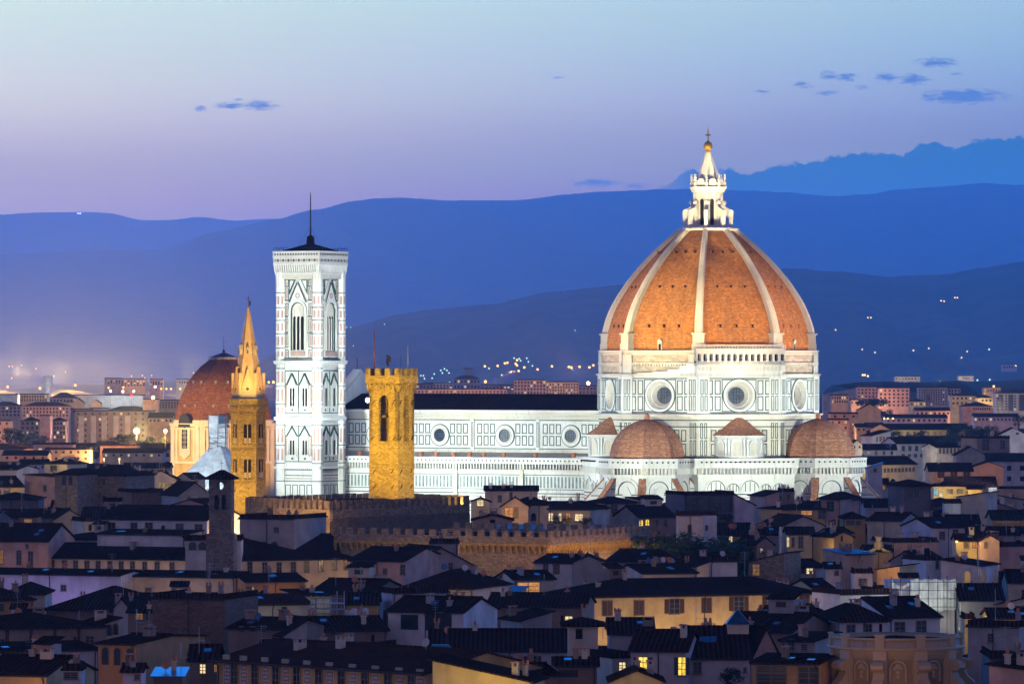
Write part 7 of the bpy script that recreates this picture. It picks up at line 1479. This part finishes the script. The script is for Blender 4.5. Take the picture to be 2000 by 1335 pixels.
bigchim('lit yellow chimney with a little gabled cap at the right', 1889, 1114, 1135, 838, 11, 'yellow'); bigchim('tall pale octagonal chimney at the right', 1919, 1111, 1160, 842, 14, 'carved', True); bigchim('slim pale octagonal chimney, rightmost of three', 1944, 1112, 1155, 846, 7, 'carved', True); bigchim('stone obelisk like chimney beside the orange lit window', 1470, 1022, 1078, 918, 13, 'carved', True); bigchim('red bent flue pipe before the pink hip roofed house', 1634, 1005, 1032, 1020, 4, 'terracotta'); bigchim('thin white flue pipe in the middle right', 1524, 1028, 1062, 935, 5, 'white', True)
# copper lantern roof
o = P(860, 0, 585); cu = empty('copper_skylight', (o.x, 585, 8), 0, 'teal copper hipped skylight behind the painted palace', 'skylight'); b = MB(); zt, zb = pz(1258, 585) - 8, pz(1283, 585) - 8; w0, w1 = 2.1, .95
b.hexa([Vector(p) for p in ((-w0, -2, zb), (w0, -2, zb), (w0, 2, zb), (-w0, 2, zb))], [Vector(p) for p in ((-w1, -.7, zt), (w1, -.7, zt), (w1, .7, zt), (-w1, .7, zt))])
for k in range(7): t = -1 + k / 3; b.bar((w0 * t, -2.02, zb), (w1 * t, -.72, zt), .05, 0, 4)
b.build('roof', M['copper'], cu); b = MB(); b.box(-w0 + .1, w0 - .1, -1.9, 1.9, 0, zb); b.build('base', M['grey'], cu)
# rotunda with scrolls
Yr = 562; o = P(1749, 0, Yr); ro = empty('rotunda', (o.x, Yr, 0), 0, 'round carved sandstone rotunda with scroll buttresses at the bottom right', 'rotunda'); zr = lambda y: pz(y, Yr - 6)
b = MB(); R = 6.75
b.lathe([(R - .2, 4), (R - .2, zr(1288)), (R + .1, zr(1287)), (R + .1, zr(1280)), (R + .25, zr(1279)), (R + .25, zr(1272)), (R + .75, zr(1268)), (R + .8, zr(1265)), (R + .35, zr(1263)), (R + .35, zr(1246)), (R + .1, zr(1246)), (R - .3, zr(1258)), (0, zr(1256))], 48)
b.build('drum', M['carved'], ro)
b = MB(); b.lathe([(R + .36, zr(1249)), (R + .5, zr(1249)), (R + .5, zr(1245)), (R + .1, zr(1245))], 48); b.lathe([(R + .26, zr(1277)), (R + .36, zr(1276)), (R + .26, zr(1275))], 48); b.build('moulding', M['carved'], ro)
for a in (-84, -54, -18, 18, 54, 84):
    b = MB(); pl = Plane(D(a, R + .1), D(a, 1)); b.pbox(pl, -.5, .5, zr(1264), zr(1240), .1, .5, 0); b.pbox(pl, -.6, .6, zr(1241), zr(1238), .1, .6, 0); b.pbox(pl, -.75, .75, 4, zr(1270), -.3, .45, 0); b.build('pier', M['carved'], ro)
    b = MB(); t = D(a + 90, 1); pf = [(0, zr(1289)), (.6, zr(1288)), (1.3, zr(1291)), (1.75, zr(1297)), (1.8, zr(1304)), (1.45, zr(1309)), (1.0, zr(1308)), (.8, zr(1312)), (1.1, zr(1322)), (1.9, zr(1335)), (2.3, 8), (0, 8)]
    A = [D(a, R + r, z) - t * .62 for r, z in pf]; B_ = [q + t * 1.24 for q in A]
    for i in range(len(A)): j = (i + 1) % len(A); b.face([A[i], A[j], B_[j], B_[i]])
    b.face(A[::-1]); b.face(B_)
    for s in (-1, 1):
        pl2 = Plane(D(a, R + 1.3) + t * s * .62, t * s); b.ring(pl2, 0, zr(1300), .12, .3, 0, .1, 0, n=10); b.ring(pl2, 0, zr(1300), .42, .52, 0, .08, 0, n=12)
    b.build('scroll_buttress', M['carved'], ro)
    if a < 80:
        b = MB(); pl = Plane(D(a + 16, R - .2), D(a + 16, 1)); b.archring(pl, 0, zr(1330), zr(1305), .75, .2, 0, .15, 0, 8)
        for q, z, r in ((0, 1300, .3), (-.35, 1303, .2), (.35, 1303, .2), (0, 1312, .22), (0, 1320, .2)): b.disc(pl, q, zr(z), r, .12, 0, 8)
        b.build('niche_ornament', M['carved'], ro)
b = MB(); b.lathe([(R - 1, zr(1252)), (3.2, zr(1250)), (1.4, zr(1247)), (0, zr(1245))], 24); b.build('roof', M['roof3'], ro)

# ---------------------------------------------------------------- lamps that are seen
LM = {}
def lampmesh(mt):
    if mt not in LM:
        b = MB(); b.ball((0, 0, 0), 1.0, 0, 10); LM[mt] = b.mesh('lamp_globe', M[mt])
    return LM[mt]
pb = MB(); pb.bar((0, 0, 0), (0, 0, 1), .018, 0, 5, .012); pb.bar((0, 0, .99), (.06, 0, 1.0), .012, 0, 4); POLE = pb.mesh('pole', M['iron'])
def lamp(label, px, py, Y, r_px, mt, group=None, light=None, cat='street lamp', ground=None):
    p = P(px, py, Y); r = r_px / F * Y * (1.3 if group else 1)
    if group and not light: o = link('street_lamp', lampmesh(mt), None, p, 0, (r, r, r)); return tag(o, label, cat, group)
    zb = max(0, p.z - 12) if ground is None else ground
    t = empty('street_lamp', (p.x, Y, zb), 0, label, cat, group); H_ = p.z - zb
    link('pole', POLE, t, (0, 0, 0), 0, (H_ * .5, H_ * .5, H_)); link('lantern', lampmesh(mt), t, (0, 0, H_), 0, (r, r, r))
    if light:
        l = bpy.data.lights.new('lamp_light', 'POINT'); l.energy = light[0] * .35; l.color = light[1]; l.shadow_soft_size = .6; lo = bpy.data.objects.new('lamp_light', l); COL.objects.link(lo); lo.location = (p.x, p.y - r - 1.2, p.z + .3)
OR, YE, WHc, GRc = (1, .45, .10), (1, .66, .2), (.75, .92, 1), (.5, 1, .7)
lamp('huge orange star lamp between the apartment block and the chapel', 267, 841, 2180, 5.4, 'bulbS', None, (5e6, OR))
lamp('orange lamp just left of the chapel drum', 323, 841, 1990, 3.2, 'bulbS', None, (6e5, OR))
lamp('orange lamp above the blank pink end wall', 299, 776, 3200, 3.0, 'bulbS', None, (5e5, OR))
lamp('left one of two small warm lamps below the park trees', 203, 896, 1800, 1.9, 'bulbY', None, (1.2e5, YE)); lamp('right one of two small warm lamps below the park trees', 233, 896, 1800, 1.9, 'bulbY', None, (1.2e5, YE))
lamp('bright yellow wall lamp right of the stone palace', 273, 938, 1235, 3.2, 'bulbY', None, (1.2e5, YE))
lamp('orange lamp close to the left edge of the cathedral drum', 1149, 748, 4000, 3.2, 'bulbS', None, (5e5, OR))
lamp('orange lamp left of the battlemented tower, above the facade', 690, 746, 3500, 2.6, 'bulbO', None, (2e5, OR))
lamp('left one of two orange lamps between the spire and the bell tower', 525, 746, 3600, 2.0, 'bulbO'); lamp('right one of two orange lamps between the spire and the bell tower', 534, 746, 3600, 2.4, 'bulbO')
lamp('orange lamp above the long orange balcony block', 948, 745, 4300, 2.6, 'bulbO', None, (3e5, OR))
lamp('dazzling white floodlight on the nave roof beside the yellow tower', 718, 781, 1352, 4.6, 'bulbW', None, (4e4, WHc), 'floodlight', 44)
lamp('white lamp on the left of the terrace with orange curtains', 1868, 1057, 922, 2.2, 'bulbY', None, (9e3, YE))
lamp('red signal light in the left distance', 257, 772, 3900, 2.4, 'bulbR')
lamp('blue white lamp on a tall mast left of the chapel dome', 303, 755, 3900, 1.8, 'bulbW', None, (1.5e5, WHc)); lamp('orange lamp on the roof of the block near the water tower', 78, 758, 4050, 2.2, 'bulbO', None, (3e5, OR)); lamp('bright lamp of the lit orange block at the far right', 1941, 754, 3880, 2.2, 'bulbY', None, (2e5, YE))
lamp('pink orange lamp on a mast at the left edge', 15, 755, 4100, 2.0, 'bulbO', None, (5e5, OR)); lamp('orange mast lamp between the water tower and the halls', 147, 752, 4200, 2.0, 'bulbO', None, (4e5, OR))
for x, y, lab in ((216, 763, 'leftmost white lamp over the long blue lit hall'), (240, 764, 'middle white lamp over the long blue lit hall'), (261, 764, 'rightmost white lamp over the long blue lit hall')): lamp(lab, x, y, 3940, 1.9, 'bulbW', None, (2.5e4, WHc))
for x, y in ((212, 757), (241, 756), (315, 759), (325, 759), (334, 759), (352, 759)): lamp('small orange lamp in the railway row left of the chapel dome', x, y, 4300, 1.3, 'bulbO', 'railway lamps at the left')
for x, y in ((18, 715), (24, 715), (42, 713), (70, 720), (128, 726), (105, 734), (23, 738), (257, 734), (278, 733), (296, 733), (283, 738), (378, 728)): lamp('tiny white lamp on the hazy slope at the far left', x, y, 8000, 1.0, 'bulbY', 'tiny lamps on the far left slope')
for x, y in ((152, 417), (157, 417)): lamp('tiny white lamp on the far left ridge', x, y, 23800, .8, 'bulbW', 'lamps on the far ridge')
for x, y in ((947, 715), (972, 714), (986, 709), (991, 708), (1010, 703), (1007, 710), (1010, 713), (1024, 717), (1013, 724), (1050, 721), (1078, 715), (1111, 716), (1116, 717), (1132, 716), (1151, 717), (1159, 713), (1020, 743), (690, 739)): lamp('small orange lamp in the hillside village left of the dome', x, y, 6600, 1.5, 'bulbO', 'orange lamps of the hillside village')
for x, y in ((955, 719), (1004, 699), (1014, 700), (1017, 704), (1029, 699), (1032, 706), (1040, 714), (861, 723), (868, 720), (873, 723), (864, 728), (877, 728), (822, 733), (827, 733), (829, 739), (848, 730), (844, 738), (878, 746), (980, 732)): lamp('small pale lamp above the nave roof in the hillside village', x, y, 6500, 1.15, 'bulbG', 'pale lamps of the hillside village')
for x, y in ((751, 633), (690, 675), (677, 639), (685, 639), (1123, 645)): lamp('single tiny pale lamp on the dark hill between bell tower and dome', x, y, 7000, .9, 'bulbG', 'single lamps on the dark hill')
for x, y in ((1838, 587), (1844, 588), (1865, 581), (1870, 581), (1695, 620), (1701, 620), (1632, 644), (1814, 680), (1784, 684), (1684, 682), (1709, 688), (1889, 686), (1878, 698), (1984, 714)): lamp('tiny lamp on the dark hill right of the dome', x, y, 6000, 1.1, 'bulbY', 'tiny lamps on the right hill')
for x, y in ((1685, 732), (1689, 732), (1695, 734), (1779, 750), (1727, 817), (1734, 817), (1744, 817), (1668, 809), (1668, 820), (1668, 830)): lamp('small warm lamp among the distant houses right of the dome', x, y, 2400 if y > 790 else 5000, 1.5, 'bulbY', 'warm lamps right of the dome')
for x, y in ((1932, 682), (1836, 745), (1909, 742), (1933, 741)): lamp('small greenish lamp at the foot of the right hill', x, y, 5100, 1.3, 'bulbG', 'greenish lamps at the right')
# distant lattice masts and the water tower
o = P(93, 0, 4400); wt_ = empty('water_tower', (o.x, 4400, 0), 0, 'pale mushroom shaped water tower in the left distance', 'water tower'); b = MB(); zq = lambda y: pz(y, 4400)
b.lathe([(2.6, 0), (2.6, zq(757)), (3.6, zq(750)), (3.6, zq(736)), (3.2, zq(735)), (0, zq(734))], 16); b.build('tank', M['white'], wt_)

# ---------------------------------------------------------------- floodlights on the monuments and street light on some facades
def C2(d, r, z): return CD + D(d, r, z)
wh, ww, wo_c = (.86, 1.0, .95), (1, .90, .70), (1, .74, .42)
def nv(t, s, z): p = CD + NW * t + NS * s; return (p.x, p.y, z)
for t in (40, 64, 90): spot('nave_floodlight', nv(t, 88, 28), nv(t, 21, 33), .57, wh, 62, .5)
for pos, tg, L in (((-85, 1296, 30), 60, .60), ((-20, 1305, 30), 64, .38)): spot('bell_tower_floodlight', pos, (CB.x, CB.y, tg), L, wh, 38, .4)
spot('bell_tower_floodlight', (-72, 1310, 29), (CB.x, CB.y, 26), .14, wh, 46, .5)
spot('bell_tower_floodlight', (-48, 1288, 34), (CB.x, CB.y, 76), .42, (.95, 1, .93), 24, .6)
for a, L, c in ((-68, .7, (1, .66, .36)), (-30, 1.08, (1, .80, .34)), (12, .82, (1, .70, .34)), (58, .74, (1, .68, .42))): spot('dome_floodlight', C2(a, 155, 36), C2(a, 24, 67), L, c, 14.5, 1.0, alb=.55)
for a in (-52, -7, 38, 83): spot('dome_floodlight', C2(a, 120, 30), C2(a, 27, 54), .18, (1, .96, .85), 28, .6)
for a, L in ((-42, .62), (-5, .68), (30, .68), (75, .66), (100, .5)): spot('apse_floodlight', C2(a, 100, 26), C2(a, 36, 33), L, (.88, 1, .92), 42, .5)
for pos, L in (((20, 1248, 32), 1.35), ((105, 1250, 32), 1.1)): spot('lantern_floodlight', pos, C2(0, 0, 101), L, (1, .80, .44), 9.5, .5)
# yellow tower, hexagonal tower, chapel and wrapped roof
spot('yellow_tower_light', (gc.x - 15, 937, 43), (gc.x, gc.y - 3, 43), .82, (1, .66, .07), 62, .5, alb=.36); spot('yellow_tower_light', (gc.x + 16, 938, 43), (gc.x + 2, gc.y - 3, 43), .74, (1, .70, .09), 60, .5, alb=.36)
spot('hex_tower_light', (bc.x - 20, 990, 24), (bc.x - 1, bc.y - 2, 36), .75, (1, .66, .10), 50, .5, alb=.36); spot('spire_light', (bc.x + 4, 978, 36), (bc.x, bc.y, 60), 1.35, (1, .74, .34), 30, .5, alb=.5); spot('hex_tower_light', (bc.x + 8, 978, 26), (bc.x, bc.y - 2, 38), .28, (1, .60, .18), 50, .5, alb=.36)
spot('chapel_light', (ch.x - 44, 1635, 35), (ch.x - 9, ch.y - 14, 31), 1.15, (1, .66, .24), 40, .5, alb=.55); spot('chapel_light', (ch.x + 62, 1650, 34), (ch.x + 10, ch.y - 12, 36), .6, (1, .55, .20), 44, .5, alb=.55)
spot('wrapped_roof_light', (bp.x - 20, 1385, 26), (bp.x, bp.y - 6, 27), .95, (.80, .97, 1), 66, .5, alb=.66)
# battlements
for x, L in ((500, .14), (560, .2), (615, .26)): p = P(x, 1050, 920); point('battlement_light', (p.x, 937 - (x - 480) * .152, p.z), L * 1.2, 12, WARM, .3, .3)
for t in (.3, .5, .7, .9): p = P(652 + t * 424, 1094, 894 - 22 * t); point('arcade_light', (p.x, p.y - 6, p.z - 1), .17, 6, AMB if t > .6 else WARM, .3, .18)
for t in (.1, .3, .5, .7, .9): p = P(1076 + t * 192, 1088, 880 + 31 * t); point('arcade_light', (p.x, p.y - 5, p.z), .14, 5, AMB, .3, .17)
lamp_front(AY, BY, (.08, .25, .42, .59, .76, .93), 6, 13, .27, (1, .66, .34)); lamp_front(A8, B8, (.62, .78), 5, 14, .22, WARM); lamp_front(A8, B8, (.15, .35), 6, 13, .07, WARM); lamp_front(A9, B9, (.3, .78), 6, 13, .07, WARM); lamp_front(A9, B9, (.92,), 4, 15, .14, WARM)
lamp_front(A10, B10, (.4, .8), 6, 13, .08, (1, .55, .35)); lamp_front(A11, B11, (.25, .5, .75), 5, 14, .22, PURP); lamp_front(A12, B12, (.2, .5, .8), 5, 15, .10, WARM); lamp_front(A13, B13, (.3, .7), 4, 16, .14, AMB); lamp_front(AD8, BD8, (.5,), 6, 13, .11, (1, .62, .45)); lamp_front(A16, B16, (.1, .3, .5, .7, .9), 7, 12, .05, WARM)
def at_light(px, py, Y, L, d, col): p = P(px, py, Y); point('street_light', (p.x, p.y, p.z), L, d, col, .3)
for px, py, Y, L, d, col in ((20, 962, 1214, .35, 6, YEL), (112, 914, 1352, .22, 7, YEL), (128, 985, 1130, .25, 5, YEL), (940, 1326, 528, .16, 9, YEL), (1000, 1336, 526, .12, 7, YEL), (1240, 1333, 522, .12, 6, YEL), (1857, 968, 1240, .5, 8, YEL), (1905, 975, 1236, .5, 8, YEL), (1832, 968, 1243, .4, 4, WHT), (1866, 988, 1142, .12, 6, WHT), (1715, 954, 1276, .14, 10, WHT), (1740, 924, 1510, .5, 8, YEL), (1690, 926, 1512, .4, 7, YEL), (1735, 1124, 844, .3, 5, AMB), (1708, 1150, 794, .12, 4, YEL), (1825, 1194, 768, .30, 6, (.95, 1, .7)), (1790, 1190, 767, .22, 6, (.85, .95, 1)), (1756, 1162, 769, .2, 5, (.8, .85, 1)), (1716, 1072, 946, .6, 4, YEL), (1880, 1066, 924, .5, 3.5, YEL), (1980, 1216, 692, .4, 5, YEL), (1890, 1216, 706, .4, 4, YEL), (1889, 1130, 832, .4, 4, YEL), (1008, 1010, 1074, .35, 5, AMB), (994, 1000, 1083, .3, 4, AMB), (1110, 1020, 1058, .12, 6, AMB), (990, 990, 1180, .10, 7, WARM), (1372, 1124, 844, .14, 5, WARM), (1300, 1128, 832, .10, 6, WARM), (1600, 1076, 930, .08, 7, YEL), (540, 1196, 708, .16, 7, (.95, 1, .5)), (620, 1190, 735, .18, 6, (.95, 1, .5)), (700, 984, 954, .2, 8, AMB), (780, 984, 955, .25, 8, AMB), (850, 982, 958, .2, 8, YEL), (895, 982, 960, .2, 7, YEL), (40, 1330, 552, .25, 5, AMB), (220, 1300, 583, .04, 7, AMB), (180, 1036, 938, .4, 5, YEL), (1650, 1330, 548, .05, 9, AMB), (1760, 1345, 545, .045, 10, AMB), (855, 1164, 764, .12, 6, WARM), (1790, 888, 1752, .25, 14, (.95, .97, .8)), (1710, 888, 1714, .2, 14, (1, .95, .8)), (1860, 884, 1735, .2, 14, (1, .95, .8)), (1975, 868, 1870, .25, 14, (.95, .97, 1)), (1790, 850, 2130, .4, 12, (.95, 1, .35)), (1850, 850, 2130, .4, 12, (.95, 1, .35)), (1640, 845, 2190, .2, 14, AMB), (1720, 862, 1850, .2, 9, (.9, .95, 1)), (1860, 930, 1430, .16, 9, WARM), (1930, 918, 1550, .08, 12, AMB), (960, 986, 1112, .2, 5, YEL)):
    at_light(px, py, Y, L, d, col)
# street light over the far town
rl = random.Random(5)
for x, y, Y, L, d, c in ((60, 866, 2850, .35, 60, OR), (110, 862, 2950, .3, 40, OR), (200, 868, 3020, .42, 60, OR), (250, 866, 3030, .3, 50, OR), (10, 866, 2850, .3, 50, OR), (60, 790, 3920, .5, 50, OR), (100, 818, 3340, .35, 60, OR), (250, 824, 3240, .35, 45, OR), (150, 792, 3750, .5, 40, OR), (312, 830, 2560, .6, 30, OR), (295, 800, 3230, .35, 40, OR), (40, 905, 1720, .35, 25, OR), (130, 903, 1770, .15, 25, OR), (200, 778, 3900, .12, 40, WHc), (20, 780, 3860, .16, 40, WHc), (260, 758, 4950, .4, 60, OR), (220, 758, 5200, .25, 60, OR), (305, 758, 5050, .25, 60, OR), (355, 754, 5150, .5, 50, YE), (850, 780, 3850, .3, 60, OR), (940, 780, 3850, .3, 60, OR), (1035, 780, 4140, .25, 70, OR), (1100, 780, 4040, .45, 60, OR), (1150, 780, 4240, .25, 60, OR), (880, 764, 4650, .12, 70, OR), (1745, 800, 3430, .28, 60, OR), (1695, 796, 3480, .28, 60, OR), (1822, 796, 3530, .14, 60, OR), (1885, 794, 3130, .5, 45, YE), (1925, 792, 3090, .5, 35, YE), (1905, 818, 2840, .5, 40, OR), (1975, 806, 3230, .3, 60, YE), (1640, 792, 3130, .5, 40, OR), (1672, 792, 3090, .4, 30, OR), (1700, 814, 2740, .4, 35, OR), (1650, 850, 2250, .16, 30, OR), (1793, 798, 3250, .3, 30, YE), (1820, 814, 2800, .2, 40, OR), (1772, 746, 4750, .4, 50, YE), (1887, 742, 5150, .5, 50, YE), (1940, 770, 3850, .4, 40, OR), (1945, 830, 2650, .1, 50, OR), (1780, 830, 2450, .1, 50, OR), (93, 776, 4370, .35, 40, (1, .9, .8))):
    p = P(x, y, Y); point('street_light', (p.x, p.y, max(3, p.z)), L * .5, d, (c[0], min(1, c[1] * 1.12 + .02), min(1, c[2] + .16)), 1.0)
# strong unseen lamps added to give the haze a glow, standing for far towns
for px, P_, c_ in ((-120, 2.2e7, 1), (-30, 2.6e7, 1), (60, 2.4e7, 1), (150, 1.8e7, 1), (240, 1.4e7, 1), (340, 9e6, 1), (460, 6e6, 1), (720, 6e6, 0), (860, 6e6, 0), (1000, 7e6, 0), (1120, 6e6, 0)):
    p = P(px, 722, 10000); l = bpy.data.lights.new('haze_glow_light', 'POINT'); l.energy = P_ * (.40 if c_ else .20); l.color = (1, .42, .11) if c_ else (1, .44, .30); l.shadow_soft_size = 4; o = bpy.data.objects.new('haze_glow_light', l); COL.objects.link(o); o.location = (p.x, 10000 + (px % 7) * 150, 48)

# ---------------------------------------------------------------- evening haze over the valley
hz = MB(); hz.box(-13000, 13000, -300, 45000, -1, 1260); hzo = hz.build('haze', []); hzo.data.materials.clear()
hm = bpy.data.materials.new('haze_air'); hm.use_nodes = True; nt = hm.node_tree; nt.nodes.clear()
v = nt.nodes.new('ShaderNodeVolumePrincipled'); o = nt.nodes.new('ShaderNodeOutputMaterial'); nt.links.new(v.outputs[0], o.inputs['Volume'])
v.inputs['Color'].default_value = (.46, .70, 1, 1); v.inputs['Density'].default_value = 3.4e-5; v.inputs['Anisotropy'].default_value = .7
hzo.data.materials.append(hm); tag(hzo, 'blue evening haze over the valley', None, None, 'stuff')
